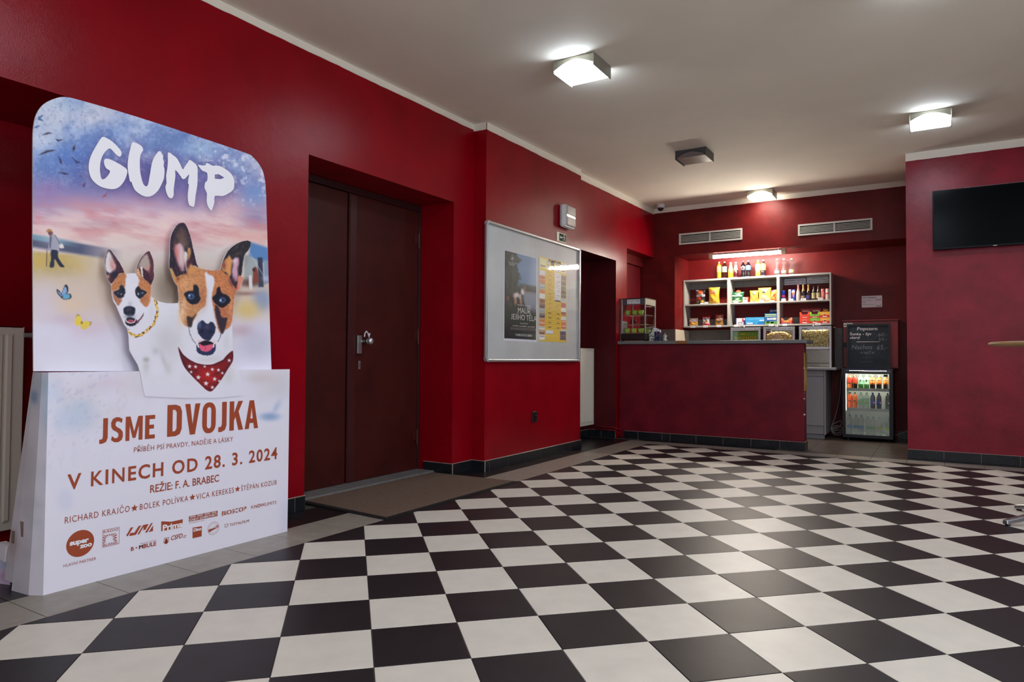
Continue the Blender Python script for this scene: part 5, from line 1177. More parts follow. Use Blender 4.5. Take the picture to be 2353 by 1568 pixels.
for k, (a, b) in enumerate(((-2.93, -2.33), (-2.328, -1.73), (-1.728, -1.12))):
    c = thing('base_cabinet', ((a+b)/2, 9.2, 0), ('light grey base cabinet at the column end of the worktop', 'light grey base cabinet in the middle under the worktop', 'light grey base cabinet beside the cable tangle')[k], 'cabinet', 'base cabinets under the worktop')
    box('body', GREYL, a, b, 8.95, YBACK-.01, .055, .824, c, bevel=.002); box('door', GREYL, a+.004, b-.022, 8.93, 8.949, .16, .745, c, bevel=.002); box('drawer_front', GREYL, a+.004, b-.022, 8.932, 8.949, .752, .820, c, bevel=.002)
    box('plinth', GREYL, a+.01, b-.02, 8.985, 9.0, .0, .054, c)
    box('side_panel', GREYL, b-.018, b, 8.93, 8.95, .05, .82, c)

# ---------------------------------------------------------------- wall shelf unit
SHM = mat('pale_grey_shelf_board', lin_rgb=(.33, .32, .295), rough=.42); SHD = mat('shelf_back_rail', lin_rgb=(.19, .19, .19), rough=.5)
SX = (-2.952, -2.357, -2.320, -1.730, -1.697, -1.110, -1.092); SY0, SY1 = 9.25, YBACK-.001; SZ = (1.384, 1.700, 2.036)
sh = thing('wall_shelf', (-2.02, 9.37, 1.384), 'pale grey three-bay wall shelf unit over the bar worktop', 'shelf')
box('top_board', SHM, SX[0], SX[6], SY0, SY1, SZ[2]-.022, SZ[2], sh)
for a, b in ((SX[0]+.018, SX[1]), (SX[2], SX[3]), (SX[4], SX[5])):
    box('shelf_board', SHM, a, b, SY0+.004, SY1, SZ[1]-.018, SZ[1], sh)
    box('bottom_board', SHM, a, b, SY0, SY1, SZ[0], SZ[0]+.020, sh)
    r = box('back_rail', SHD, a, b, SY1-.018, SY1-.001, 1.925, 2.012, sh)
    g = G(); 
    for xx in (a+.12, b-.12):
        for zz in (1.95, 1.985): g.lathe([(.0045, SY1-.0195), (.0045, SY1-.018)], (xx, 0, zz), 8, 'y')
    g.build('screw_hole', VK, r, kind='stuff')
    box('back_rail', SHD, a, b, SY1-.018, SY1-.001, 1.406, 1.50, sh)
box('side_board', SHM, SX[0], SX[0]+.018, SY0, SY1, SZ[0], SZ[2]-.022, sh); box('side_board', SHM, SX[5], SX[6], SY0, SY1, SZ[0], SZ[2]-.022, sh)
for a, b in ((SX[1], SX[2]), (SX[3], SX[4])):
    box('divider', SHM, a, (a+b)/2-.0005, SY0, SY1, SZ[0], SZ[2]-.022, sh); box('divider', SHM, (a+b)/2+.0005, b, SY0, SY1, SZ[0], SZ[2]-.022, sh)
for k in (-2.2, -1.75, -1.30): G().lathe([(.008, SZ[0]-.012), (.012, SZ[0]-.001)], (k, SY0+.02, 0), 10).build('fixing_stud', STEEL, sh)
TAGW = mat('white_paper', rgb=(232, 232, 236), rough=.6); TINK = mat('black_print', rgb=(22, 20, 24), rough=.6)
def flat_note(name, x0, x1, z0, z1, y, parent=None, lines=(), **t):
    """paper on a plane facing the room; lines = (text, left, right, baseline, cap) in 0..1 of the sheet"""
    n = box(name, TAGW, x0, x1, y-.0012, y-.0002, z0, z1, parent, **t)
    g = G(); W_, H_ = x1-x0, z1-z0
    for (s, a, b, bl, cp, *bo) in lines: lay_text(g, s, (x0+a*W_, y-.0012, z0+bl*H_), (x0+b*W_, y-.0012, z0+bl*H_), cp*H_, (0, 0, 1), .0006, bo[0] if bo else .02, 1., 0, 0, 2)
    if g.v:
        o = g.build('lettering', TINK, n if parent is not None else None, kind='stuff')
        if parent is None: o.parent = n
    return n
def shelf_x(px_, y=SY0): return at(px_, 700, y=y)[0]
for (pa, pb, lv, s) in ((1587, 1597.5, 0, '45 Kč'), (1616, 1626.5, 0, '50 Kč'), (1647, 1657, 0, '50 Kč'), (1609, 1617, 1, ''), (1618.5, 1627.5, 1, '70 Kč'), (1686.5, 1696, 0, '15 Kč'), (1686, 1696, 1, '50 Kč'), (1707, 1717, 1, '25 Kč'),
                       (1744.5, 1755, 1, '45 Kč'), (1766.5, 1777.5, 0, '30 Kč'), (1798, 1808, 0, '25 Kč'), (1795.5, 1805.5, 1, '45 Kč'), (1812.5, 1823, 1, '45 Kč'), (1840, 1852, 1, '100 Kč'), (1879.5, 1891, 1, '60 Kč'), (1873.5, 1885, 0, '30 Kč'), (1769.5, 1780, 1, ''),
                       (1653, 1666, 2, '35 Kč'), (1681, 1691, 2, '35 Kč'), (1709, 1722, 2, '35 Kč'), (1747, 1757, 2, '35 Kč'), (1786, 1797, 2, '30 Kč')):
    a, b = shelf_x(pa), shelf_x(pb); z = SZ[lv]-.004 if lv < 2 else SZ[2]-.020
    dz = .022 if s != '' else .012
    flat_note('price_tag', a, b, z, z+dz+.006*(lv < 2), SY0-.0008 if lv != 1 else SY0+.0032, sh, [(s, .12, .88, .25, .5, .03)] if s else [])
for a, b, z0_, z1_, L_ in ((1803, 1851.5, 1.925, 2.004, [('MINI ŠAMPUS', .03, .50, .60, .16), ('0,2', .60, .70, .60, .16), ('100 Kč', .76, .97, .60, .16), ('MINI BÍLÉ VÍNO', .03, .56, .22, .16), ('0,2', .60, .70, .22, .16), ('80 Kč', .80, .97, .22, .16)]),
                        (1854.5, 1904, 1.930, 2.012, [('ZÁKAZ PRODEJE', .24, .76, .72, .15), ('ALKOHOLICKÝCH NÁPOJŮ', .07, .93, .42, .15), ('OSOBÁM MLADŠÍCH 18 LETŮ', .03, .97, .13, .15)])):
    yy = SY1-.0185; x0_, x1_ = shelf_x(a, yy), shelf_x(b, yy)
    n = flat_note('shelf_sign', max(x0_, SX[4]+.01), min(x1_, SX[5]-.006), z0_, z1_, yy, sh, L_)

# ================================================================ goods
FOIL = PRINT_G
def bag(name, label, pxb, y, fn, z0, group, th=.05, lean=0., crimp=True, cat='snack bag', texts=()):
    """pillow bag: pxb = (left, right, top) pixels, standing at depth y on height z0"""
    x0, x1 = at(pxb[0], 700, y=y)[0], at(pxb[1], 700, y=y)[0]; zt = at((pxb[0]+pxb[1])/2, pxb[2], y=y)[2]; W_, H_ = x1-x0, zt-z0
    t = thing(name, ((x0+x1)/2, y, z0), label, cat, group); n, m_ = 22, 30
    P = []; UV = []
    for j in range(m_+1):
        v = j/m_
        for i in range(n+1):
            u = i/n; b_ = (1-abs(2*u-1)**2.6)*(1-abs(2*v-1)**4)**.7; wv = .006*math.sin(u*19+v*3)*(1-b_)*b_+.004*math.sin(v*13+u*9)*b_
            pinch = 1-.10*math.exp(-((v-.5)/.28)**2)*(1 if crimp else .3)+(.05*math.exp(-((v-1)/.08)**2) if crimp else 0)
            P.append((x0+W_*(.5+(u-.5)*pinch), y-th*.5*b_-wv-.001+lean*v, z0+H_*v)); UV.append((u, v))
    nf = len(P); B_ = [(p[0], 2*(y+lean*uv[1])-p[1]-.001, p[2]) for p, uv in zip(P, UV)]
    F = [(j*(n+1)+i, j*(n+1)+i+1, (j+1)*(n+1)+i+1, (j+1)*(n+1)+i) for j in range(m_) for i in range(n)]
    FB = [tuple(nf+q for q in f[::-1]) for f in F]
    bd = [i for i in range(n+1)]+[(j*(n+1)+n) for j in range(1, m_+1)]+[m_*(n+1)+i for i in range(n-1, -1, -1)]+[j*(n+1) for j in range(m_-1, 0, -1)]
    SD = [(bd[(k+1) % len(bd)], bd[k], nf+bd[k], nf+bd[(k+1) % len(bd)]) for k in range(len(bd))]
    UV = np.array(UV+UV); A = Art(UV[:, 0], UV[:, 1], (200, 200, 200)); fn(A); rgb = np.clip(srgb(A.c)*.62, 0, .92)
    off = np.array(WORLD[t.name]); me = bpy.data.meshes.new('pouch'); me.from_pydata((np.array(P+B_)-off).tolist(), [], F+FB+SD); me.materials.append(FOIL)
    ca = me.color_attributes.new('Col', 'FLOAT_COLOR', 'POINT'); ca.data.foreach_set('color', np.concatenate([rgb, np.ones((len(rgb), 1))], 1).ravel().astype(np.float32))
    me.polygons.foreach_set('use_smooth', [True]*len(me.polygons)); o = bpy.data.objects.new('pouch', me); COL.objects.link(o); o.parent = t
    for (s, a, b, bl, cp, mm) in texts:
        g = G(); lay_text(g, s, (x0+a*W_, y-th*.5-.008, z0+bl*H_), (x0+b*W_, y-th*.5-.008+lean*bl, z0+bl*H_+.0), cp*H_, (0, 0, 1), 0., .03, 1., 0, 0, 2); g.build('lettering', mm, t, kind='stuff')
    return t
Wm = mat('white_print', rgb=(238, 236, 232)); Rm = mat('red_print', rgb=(196, 30, 30)); Bm = mat('navy_print', rgb=(30, 36, 96)); Ym = mat('yellow_print', rgb=(236, 196, 50))
z1_, z0_ = SZ[1], SZ[0]+.020; GB = 'snack packs on the wall shelf'
def f1(A):
    A.c[:] = (22, 22, 24); A.blob(.45, .82, .35, .16, (214, 92, 50), 1, 2); A.rect(.0, .56, 1, .68, (232, 230, 226)); A.blob(.4, .42, .3, .14, (186, 40, 34), .9, 2); A.blob(.7, .2, .2, .1, (226, 170, 50), 1, 2); A.blob(.25, .2, .12, .08, (180, 190, 60), .9, 2); A.rect(0, .0, 1, .06, (200, 60, 50)); A.rect(.0, .95, .3, 1, (214, 210, 206))
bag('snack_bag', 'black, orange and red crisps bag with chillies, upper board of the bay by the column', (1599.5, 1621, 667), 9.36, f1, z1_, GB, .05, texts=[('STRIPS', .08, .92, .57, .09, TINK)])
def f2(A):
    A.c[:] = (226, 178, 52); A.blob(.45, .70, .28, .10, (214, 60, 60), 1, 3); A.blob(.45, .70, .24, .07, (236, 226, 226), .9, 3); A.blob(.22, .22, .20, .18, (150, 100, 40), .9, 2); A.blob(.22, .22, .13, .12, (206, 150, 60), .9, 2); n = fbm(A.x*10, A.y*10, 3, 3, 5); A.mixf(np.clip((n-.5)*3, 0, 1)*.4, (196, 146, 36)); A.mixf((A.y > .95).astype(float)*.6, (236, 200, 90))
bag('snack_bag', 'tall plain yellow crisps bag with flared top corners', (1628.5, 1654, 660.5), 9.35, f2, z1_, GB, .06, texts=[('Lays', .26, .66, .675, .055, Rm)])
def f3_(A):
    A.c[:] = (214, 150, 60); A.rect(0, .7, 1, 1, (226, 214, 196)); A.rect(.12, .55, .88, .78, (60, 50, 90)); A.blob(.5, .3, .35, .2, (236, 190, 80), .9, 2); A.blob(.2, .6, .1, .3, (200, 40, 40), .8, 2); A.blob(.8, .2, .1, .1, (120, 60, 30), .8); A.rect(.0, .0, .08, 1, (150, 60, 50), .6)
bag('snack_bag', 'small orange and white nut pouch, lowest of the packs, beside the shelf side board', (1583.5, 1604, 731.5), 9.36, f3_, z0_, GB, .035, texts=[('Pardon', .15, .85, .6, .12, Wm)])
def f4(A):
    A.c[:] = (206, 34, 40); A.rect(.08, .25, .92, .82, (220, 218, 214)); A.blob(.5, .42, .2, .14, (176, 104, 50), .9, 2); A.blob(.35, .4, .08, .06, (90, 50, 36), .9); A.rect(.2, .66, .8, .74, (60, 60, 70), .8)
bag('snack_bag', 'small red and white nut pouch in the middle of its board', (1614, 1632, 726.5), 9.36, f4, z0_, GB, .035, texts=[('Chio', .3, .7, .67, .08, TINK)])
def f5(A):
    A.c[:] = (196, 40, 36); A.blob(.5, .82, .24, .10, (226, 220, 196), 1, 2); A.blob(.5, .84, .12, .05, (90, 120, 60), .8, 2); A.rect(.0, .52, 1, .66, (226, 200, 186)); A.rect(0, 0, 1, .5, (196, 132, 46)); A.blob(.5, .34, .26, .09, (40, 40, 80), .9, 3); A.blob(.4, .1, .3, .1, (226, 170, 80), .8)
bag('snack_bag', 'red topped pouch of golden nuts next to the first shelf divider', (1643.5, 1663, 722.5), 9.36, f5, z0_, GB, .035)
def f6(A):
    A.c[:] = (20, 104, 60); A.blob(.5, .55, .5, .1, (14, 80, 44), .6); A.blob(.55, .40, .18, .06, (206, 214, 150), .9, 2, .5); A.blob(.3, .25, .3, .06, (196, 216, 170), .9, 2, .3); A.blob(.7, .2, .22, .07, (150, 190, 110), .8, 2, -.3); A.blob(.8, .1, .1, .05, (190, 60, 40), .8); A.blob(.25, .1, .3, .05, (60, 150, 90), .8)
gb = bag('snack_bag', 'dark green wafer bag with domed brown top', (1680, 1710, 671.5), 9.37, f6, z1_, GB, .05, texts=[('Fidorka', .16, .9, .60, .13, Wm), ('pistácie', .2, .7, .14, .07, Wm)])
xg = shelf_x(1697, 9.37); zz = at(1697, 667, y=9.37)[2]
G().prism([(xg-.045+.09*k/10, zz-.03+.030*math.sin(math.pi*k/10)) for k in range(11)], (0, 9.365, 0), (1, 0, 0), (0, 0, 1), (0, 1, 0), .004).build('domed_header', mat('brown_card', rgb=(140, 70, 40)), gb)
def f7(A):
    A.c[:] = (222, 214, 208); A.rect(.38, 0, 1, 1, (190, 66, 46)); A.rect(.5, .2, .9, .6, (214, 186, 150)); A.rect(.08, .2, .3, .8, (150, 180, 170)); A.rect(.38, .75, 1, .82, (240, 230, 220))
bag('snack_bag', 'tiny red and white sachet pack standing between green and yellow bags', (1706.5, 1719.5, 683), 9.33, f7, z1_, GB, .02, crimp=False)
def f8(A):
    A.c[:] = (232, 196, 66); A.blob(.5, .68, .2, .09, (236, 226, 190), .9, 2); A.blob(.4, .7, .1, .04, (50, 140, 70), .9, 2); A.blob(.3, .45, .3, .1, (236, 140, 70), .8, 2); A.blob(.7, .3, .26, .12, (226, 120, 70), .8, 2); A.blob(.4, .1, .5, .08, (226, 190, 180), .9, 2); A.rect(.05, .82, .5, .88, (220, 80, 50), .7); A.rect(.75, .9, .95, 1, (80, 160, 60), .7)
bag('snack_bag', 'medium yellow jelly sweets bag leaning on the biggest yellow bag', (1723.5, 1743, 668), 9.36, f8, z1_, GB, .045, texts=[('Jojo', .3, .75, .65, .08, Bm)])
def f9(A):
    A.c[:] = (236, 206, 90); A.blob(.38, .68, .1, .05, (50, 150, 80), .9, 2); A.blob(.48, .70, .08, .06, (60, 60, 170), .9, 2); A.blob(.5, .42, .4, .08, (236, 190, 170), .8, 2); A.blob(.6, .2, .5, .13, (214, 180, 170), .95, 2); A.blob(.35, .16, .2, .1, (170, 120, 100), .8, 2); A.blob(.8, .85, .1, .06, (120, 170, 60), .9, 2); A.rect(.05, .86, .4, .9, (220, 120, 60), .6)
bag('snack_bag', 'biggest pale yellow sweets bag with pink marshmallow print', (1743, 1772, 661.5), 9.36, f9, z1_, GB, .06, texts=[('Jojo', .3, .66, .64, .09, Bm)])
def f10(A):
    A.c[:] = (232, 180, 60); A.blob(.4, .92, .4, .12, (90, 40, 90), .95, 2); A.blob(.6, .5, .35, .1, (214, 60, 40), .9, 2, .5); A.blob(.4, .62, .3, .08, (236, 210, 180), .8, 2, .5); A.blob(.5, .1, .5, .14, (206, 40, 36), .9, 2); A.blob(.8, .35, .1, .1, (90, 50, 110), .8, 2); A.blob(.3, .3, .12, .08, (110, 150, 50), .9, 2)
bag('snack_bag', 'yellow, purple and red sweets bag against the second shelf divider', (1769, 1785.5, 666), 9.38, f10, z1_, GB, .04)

def carton(name, label, pxb, y, z0, depth, color, decals=(), texts=(), group='sweet cartons on the wall shelf', cat='carton', ztop=None, m=None):
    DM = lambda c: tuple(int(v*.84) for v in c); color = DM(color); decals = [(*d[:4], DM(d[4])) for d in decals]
    x0, x1 = at(pxb[0], 700, y=y)[0], at(pxb[1], 700, y=y)[0]; zt = ztop or at((pxb[0]+pxb[1])/2, pxb[2], y=y)[2]; W_, H_ = x1-x0, zt-z0
    t = thing(name, ((x0+x1)/2, y, z0), label, cat, group)
    box('body', m or mat('card_%d_%d_%d' % color, rgb=color, rough=.4), x0, x1, y, y+depth, z0+.0005, zt, t)
    for (a, b, c, d_, col) in decals:
        G().add([(x0+a*W_, y-.0006, z0+c*H_), (x0+b*W_, y-.0006, z0+c*H_), (x0+b*W_, y-.0006, z0+d_*H_), (x0+a*W_, y-.0006, z0+d_*H_)], [(0, 1, 2, 3)]).build('printed_patch', mat('card_%d_%d_%d' % col, rgb=col, rough=.4), t)
    for (s, a, b, bl, cp, mm) in texts:
        g = G(); lay_text(g, s, (x0+a*W_, y-.0012, z0+bl*H_), (x0+b*W_, y-.0012, z0+bl*H_), cp*H_, (0, 0, 1), 0., .04, 1., 0, 0, 2); g.build('lettering', mm, t, kind='stuff')
    return t, x0, x1, zt
GC = 'sweet cartons on the wall shelf'
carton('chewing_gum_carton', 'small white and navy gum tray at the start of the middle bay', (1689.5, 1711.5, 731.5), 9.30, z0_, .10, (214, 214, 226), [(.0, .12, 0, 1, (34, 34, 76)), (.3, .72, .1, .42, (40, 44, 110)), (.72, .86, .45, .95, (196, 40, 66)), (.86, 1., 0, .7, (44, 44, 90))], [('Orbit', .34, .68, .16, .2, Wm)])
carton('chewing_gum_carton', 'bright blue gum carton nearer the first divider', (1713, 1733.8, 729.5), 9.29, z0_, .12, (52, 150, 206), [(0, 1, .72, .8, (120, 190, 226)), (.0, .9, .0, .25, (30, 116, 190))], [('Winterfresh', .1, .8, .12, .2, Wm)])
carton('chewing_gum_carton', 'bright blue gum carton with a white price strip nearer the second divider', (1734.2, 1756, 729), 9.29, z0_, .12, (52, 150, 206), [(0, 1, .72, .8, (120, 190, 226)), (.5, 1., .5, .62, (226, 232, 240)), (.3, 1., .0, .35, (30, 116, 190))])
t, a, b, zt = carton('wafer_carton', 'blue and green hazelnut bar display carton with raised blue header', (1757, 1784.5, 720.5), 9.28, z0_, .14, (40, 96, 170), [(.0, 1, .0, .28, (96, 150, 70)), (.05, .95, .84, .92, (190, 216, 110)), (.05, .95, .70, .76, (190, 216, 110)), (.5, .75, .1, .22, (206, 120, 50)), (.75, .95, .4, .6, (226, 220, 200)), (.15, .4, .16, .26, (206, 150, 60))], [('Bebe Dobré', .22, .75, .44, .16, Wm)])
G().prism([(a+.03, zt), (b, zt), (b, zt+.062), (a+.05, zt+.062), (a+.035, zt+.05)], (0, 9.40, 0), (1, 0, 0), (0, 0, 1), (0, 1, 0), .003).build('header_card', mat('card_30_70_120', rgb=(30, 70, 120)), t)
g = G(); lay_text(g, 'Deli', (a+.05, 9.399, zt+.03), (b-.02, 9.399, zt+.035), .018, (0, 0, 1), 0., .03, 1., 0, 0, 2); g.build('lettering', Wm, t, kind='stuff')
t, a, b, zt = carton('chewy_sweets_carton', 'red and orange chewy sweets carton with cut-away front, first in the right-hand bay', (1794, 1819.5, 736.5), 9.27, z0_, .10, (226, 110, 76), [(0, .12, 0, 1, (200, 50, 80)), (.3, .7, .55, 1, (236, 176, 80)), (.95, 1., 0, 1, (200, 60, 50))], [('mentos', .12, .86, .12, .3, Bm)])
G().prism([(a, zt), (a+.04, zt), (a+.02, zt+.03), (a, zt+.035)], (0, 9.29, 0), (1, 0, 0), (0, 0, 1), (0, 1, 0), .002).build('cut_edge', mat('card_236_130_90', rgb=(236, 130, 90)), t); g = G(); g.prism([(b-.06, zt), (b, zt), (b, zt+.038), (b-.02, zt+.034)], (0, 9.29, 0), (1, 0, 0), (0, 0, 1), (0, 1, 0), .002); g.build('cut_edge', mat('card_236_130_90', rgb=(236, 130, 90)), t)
# fruit sweet trays, stacked three by two, with headers
cols = (((232, 76, 50), (226, 60, 40), 'orange-red'), ((126, 186, 60), (214, 44, 36), 'lime green'), ((240, 176, 56), (214, 44, 36), 'amber'))
for k, (pa, pb) in enumerate(((1837.5, 1860.2), (1860.6, 1883.4), (1883.8, 1906.4))):
    for r_, (zb, zt_) in enumerate(((z0_, z0_+.072), (z0_+.0725, z0_+.145))):
        c, lo, nm = cols[k]; yy = 9.275
        t, a, b, zt = carton('fruit_sweet_tray', nm+' fruit sweets tray, '+('bottom' if r_ == 0 else 'top')+' of its stack of two by the shelf end', (pa, pb, 0), yy, zb, .12, c, [(0, 1, .0, .42, lo), (.42, .58, .40, .52, (70, 20, 20))], [('Skittles', .28, .74, .12, .17, Wm), ('Skittles', .25, .70, .62, .06, Wm)] if r_ == 0 or k == 2 else [('Skittles', .28, .74, .12, .17, Wm)], GC, ztop=zt_-(.030 if r_ and k < 2 else 0))
        if r_ and k < 2:
            g = G(); w = b-a
            for q in ([(a, zt), (a+w*.26, zt), (a+w*.16, zt+.018), (a+w*.14, zt+.032), (a, zt+.032)], [(b-w*.26, zt), (b, zt), (b, zt+.032), (b-w*.14, zt+.032), (b-w*.16, zt+.018)]): g.prism(q, (0, yy, 0), (1, 0, 0), (0, 0, 1), (0, 1, 0), .002)
            g.build('front_wing', mat('card_%d_%d_%d' % c, rgb=c), t, kind='stuff')
            G().box(a+.004, b-.004, yy+.03, yy+.11, zt, zt+.012).build('sweets', mat('dark_sweets', rgb=(66, 30, 26) if k == 0 else (40, 70, 30), bump=(120, .8)), t)
            h0 = zt+.028; box('header_card', mat('card_150_26_30', rgb=(150, 26, 30)), a+.004, b+.004, yy+.10, yy+.103, h0-.03, h0+.052, t)
            g = G(); lay_text(g, 'Skittles', (a+.02, yy+.099, h0+.014), (b-.012, yy+.099, h0+.018), .016, (0, 0, 1), 0., .03, 1., 0, 0, 2); g.build('lettering', Wm, t, kind='stuff')
xa, xb = shelf_x(1889, 9.33), shelf_x(1905, 9.33)
bt = thing('chocolate_bar', ((xa+xb)/2, 9.33, z0_+.1455), 'brown and gold wrapped bar lying on the amber tray', 'chocolate bar')
g = G(); g.hexa([(xa, 9.31, z0_+.146), (xb-.003, 9.31, z0_+.146), (xb-.003, 9.34, z0_+.146), (xa, 9.34, z0_+.146), (xa+.014, 9.315, z0_+.190), (xb-.003, 9.315, z0_+.180), (xb-.003, 9.335, z0_+.180), (xa+.014, 9.335, z0_+.190)]); g.build('wrapper', mat('card_110_60_24', rgb=(110, 60, 24), rough=.3), bt, bevel=.004)
box('gold_band', mat('card_190_140_50', rgb=(190, 140, 50), rough=.3), xa+.022, xb-.02, 9.3085, 9.3125, z0_+.160, z0_+.168, bt)

def can(name, label, pxc, wpx, top, y, z0, col, bands, group, lid=(190, 192, 196), cat='can'):
    x = at(pxc, 700, y=y)[0]; r = abs(at(pxc+wpx/2, 700, y=y)[0]-x); zt = at(pxc, top, y=y)[2]; H = zt-z0
    t = thing(name, (x, y, z0), label, cat, group)
    G().lathe([(r*.8, 0.0005), (r, H*.04), (r, H*.94), (r*.86, H*.985)], (x, y, z0), 20).build('can_body', mat('tin_%d_%d_%d' % col, rgb=col, rough=.25, metal=.2), t, smooth=True)
    G().lathe([(r*.86, H*.985), (r*.88, H), (r*.8, H), (r*.78, H*.985)], (x, y, z0), 20).build('lid', mat('tin_%d_%d_%d' % lid, rgb=lid, rough=.3, metal=.6), t)
    for (a, b, c) in bands:
        g = G(); g.lathe([(r*1.006, H*a), (r*1.006, H*b)], (x, y, z0), 20, cap=False); g.build('print_band', mat('tin_%d_%d_%d' % c, rgb=c, rough=.3), t)
    return t
can('energy_drink_can', 'slim blue and silver energy drink can, first in the right-hand bay', 1800.5, 8.6, 668.5, 9.33, z1_, (22, 44, 130), [(.05, .32, (150, 152, 160)), (.42, .56, (190, 40, 80))], 'cans on the wall shelf')
can('mixed_drink_can', 'slim dusty pink drink can next to the brown wine bottles', 1890.7, 8.8, 664, 9.36, z1_, (190, 96, 92), [(.3, .7, (200, 120, 112))], 'cans on the wall shelf', (206, 120, 120))
can('mixed_drink_can', 'slim white and rose drink can against the shelf end board', 1900.8, 8.0, 663.5, 9.36, z1_, (206, 190, 186), [(.88, .94, (206, 110, 110)), (.5, .62, (190, 70, 76))], 'cans on the wall shelf', (206, 120, 120))
t, a, b, zt = carton('coffee_drink_carton', 'blue and white carton with a whipped cream coffee glass', (1812, 1827.5, 665.5), 9.33, z1_, .07, (36, 50, 150), [(0, .34, 0, 1, (222, 222, 226))], [], 'cans on the wall shelf')
w = b-a; h = zt-z1_
G().prism([(a+w*.50, zt-h*.18), (a+w*.95, zt-h*.18), (a+w*.78, z1_+h*.32), (a+w*.66, z1_+h*.32)], (0, 9.3292, 0), (1, 0, 0), (0, 0, 1), (0, -1, 0), .0003).build('cone_print', mat('card_190_110_50', rgb=(190, 110, 50)), t)
G().prism([(a+w*.46, zt-h*.25), (a+w*.98, zt-h*.25), (a+w*.85, zt-h*.10), (a+w*.72, zt-h*.04), (a+w*.58, zt-h*.10)], (0, 9.3288, 0), (1, 0, 0), (0, 0, 1), (0, -1, 0), .0003).build('cream_print', mat('card_232_220_206', rgb=(232, 220, 206)), t)
g = G(); lay_text(g, 'EISKAFFEE', (a+w*.26, 9.3292, z1_+h*.08), (a+w*.26, 9.3292, z1_+h*.92), w*.16, (-1, 0, 0), .0006, .03, 1., 0, 0, 2); g.build('lettering', TINK, t, kind='stuff')

def bottle(name, label, pxc, wpx, top, y, z0, prof, liquid, labelband=None, cap=(235, 235, 235), group=None, clear=False, extra=(), bottom=None, cat='bottle', caph=.075, rough=.15, xlim=None):
    """prof: (radius fraction, height fraction) pairs"""
    x = at(pxc, 700, y=y)[0]; r = abs(at(pxc+wpx/2, 700, y=y)[0]-x); zt = top if top < 5 else at(pxc, top, y=y)[2]; H = zt-z0
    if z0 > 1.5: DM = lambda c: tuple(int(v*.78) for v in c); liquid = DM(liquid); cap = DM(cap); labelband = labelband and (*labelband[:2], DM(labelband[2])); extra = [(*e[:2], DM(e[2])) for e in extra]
    if xlim: x = min(max(x, xlim[0]+r*1.03), xlim[1]-r*1.03)
    t = thing(name, (x, y, z0), label, cat, group)
    m = (mat('clear_bottle_plastic', rgb=(235, 240, 242), rough=.06, trans=.96, ior=1.2) if clear is True else mat(clear, rgb=liquid, rough=.08, trans=.75, ior=1.25) if clear else mat('drink_%d_%d_%d' % liquid, rgb=liquid, rough=rough, spec=.7, coat=.5))
    G().lathe([(max(a*r, .001), b*H+.0004) for a, b in prof], (x, y, z0), 18).build('bottle_body', m, t, smooth=True)
    cr = prof[-1][0]*r*1.15
    G().lathe([(cr, H*(1-caph)), (cr, H*.995), (cr*.8, H)], (x, y, z0), 14).build('cap', mat('cap_%d_%d_%d' % cap, rgb=cap, rough=.35), t)
    def rad(h):
        for (a0, b0), (a1, b1) in zip(prof[:-1], prof[1:]):
            if b0 <= h <= b1 and b1 > b0: return a0+(a1-a0)*(h-b0)/(b1-b0)
        return prof[0][0]
    for (a, b, c) in ([labelband] if labelband else [])+list(extra):
        hs = np.linspace(a, b, 7); G().lathe([(rad(h_)*r*1.02+.0003, h_*H) for h_ in hs], (x, y, z0), 18, cap=False).build('wrap_label', mat('wrap_%d_%d_%d' % c, rgb=c, rough=.35), t, smooth=True)
    return t, x, r, H
PET = [(.85, 0), (1, .03), (1, .30), (.9, .36), (.97, .40), (1, .46), (1, .72), (.85, .80), (.42, .90), (.36, .96)]
PETW = [(.9, 0), (1, .04), (.93, .12), (1, .2), (.92, .28), (1, .36), (.98, .6), (1, .74), (.8, .82), (.38, .88), (.34, .95)]
TEAR = [(.85, 0), (.98, .04), (1, .28), (.92, .45), (.72, .62), (.5, .80), (.42, .9), (.4, .95)]
COKE = [(.85, 0), (1, .03), (.98, .12), (.86, .28), (.86, .36), (1, .46), (1, .72), (.85, .78), (.42, .84), (.36, .95)]
WAT = [(.85, 0), (1, .04), (.9, .1), (1, .14), (1, .34), (.88, .42), (.72, .56), (.66, .64), (.86, .68), (.98, .76), (.9, .84), (.5, .90), (.4, .95)]
GT = 'display bottles on top of the wall shelf'; z2_ = SZ[2]; yb = 9.34
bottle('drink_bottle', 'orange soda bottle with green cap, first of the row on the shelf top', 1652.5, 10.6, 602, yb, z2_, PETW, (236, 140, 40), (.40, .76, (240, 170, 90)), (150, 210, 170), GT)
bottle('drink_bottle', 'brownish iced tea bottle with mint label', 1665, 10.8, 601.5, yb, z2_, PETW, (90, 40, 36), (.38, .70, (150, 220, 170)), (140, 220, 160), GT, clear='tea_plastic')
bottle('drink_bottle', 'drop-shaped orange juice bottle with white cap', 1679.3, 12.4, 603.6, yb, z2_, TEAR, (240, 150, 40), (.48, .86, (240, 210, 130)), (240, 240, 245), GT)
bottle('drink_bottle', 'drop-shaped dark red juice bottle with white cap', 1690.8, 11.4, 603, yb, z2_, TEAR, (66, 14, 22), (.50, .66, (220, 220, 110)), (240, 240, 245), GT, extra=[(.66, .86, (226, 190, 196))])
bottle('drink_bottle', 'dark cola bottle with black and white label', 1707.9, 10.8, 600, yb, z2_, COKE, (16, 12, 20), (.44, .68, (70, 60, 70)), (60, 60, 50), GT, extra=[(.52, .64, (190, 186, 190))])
bottle('drink_bottle', 'dark cola bottle with bright blue label', 1719.8, 11.2, 599, yb, z2_, COKE, (16, 12, 20), (.44, .70, (90, 150, 226)), (130, 120, 190), GT)
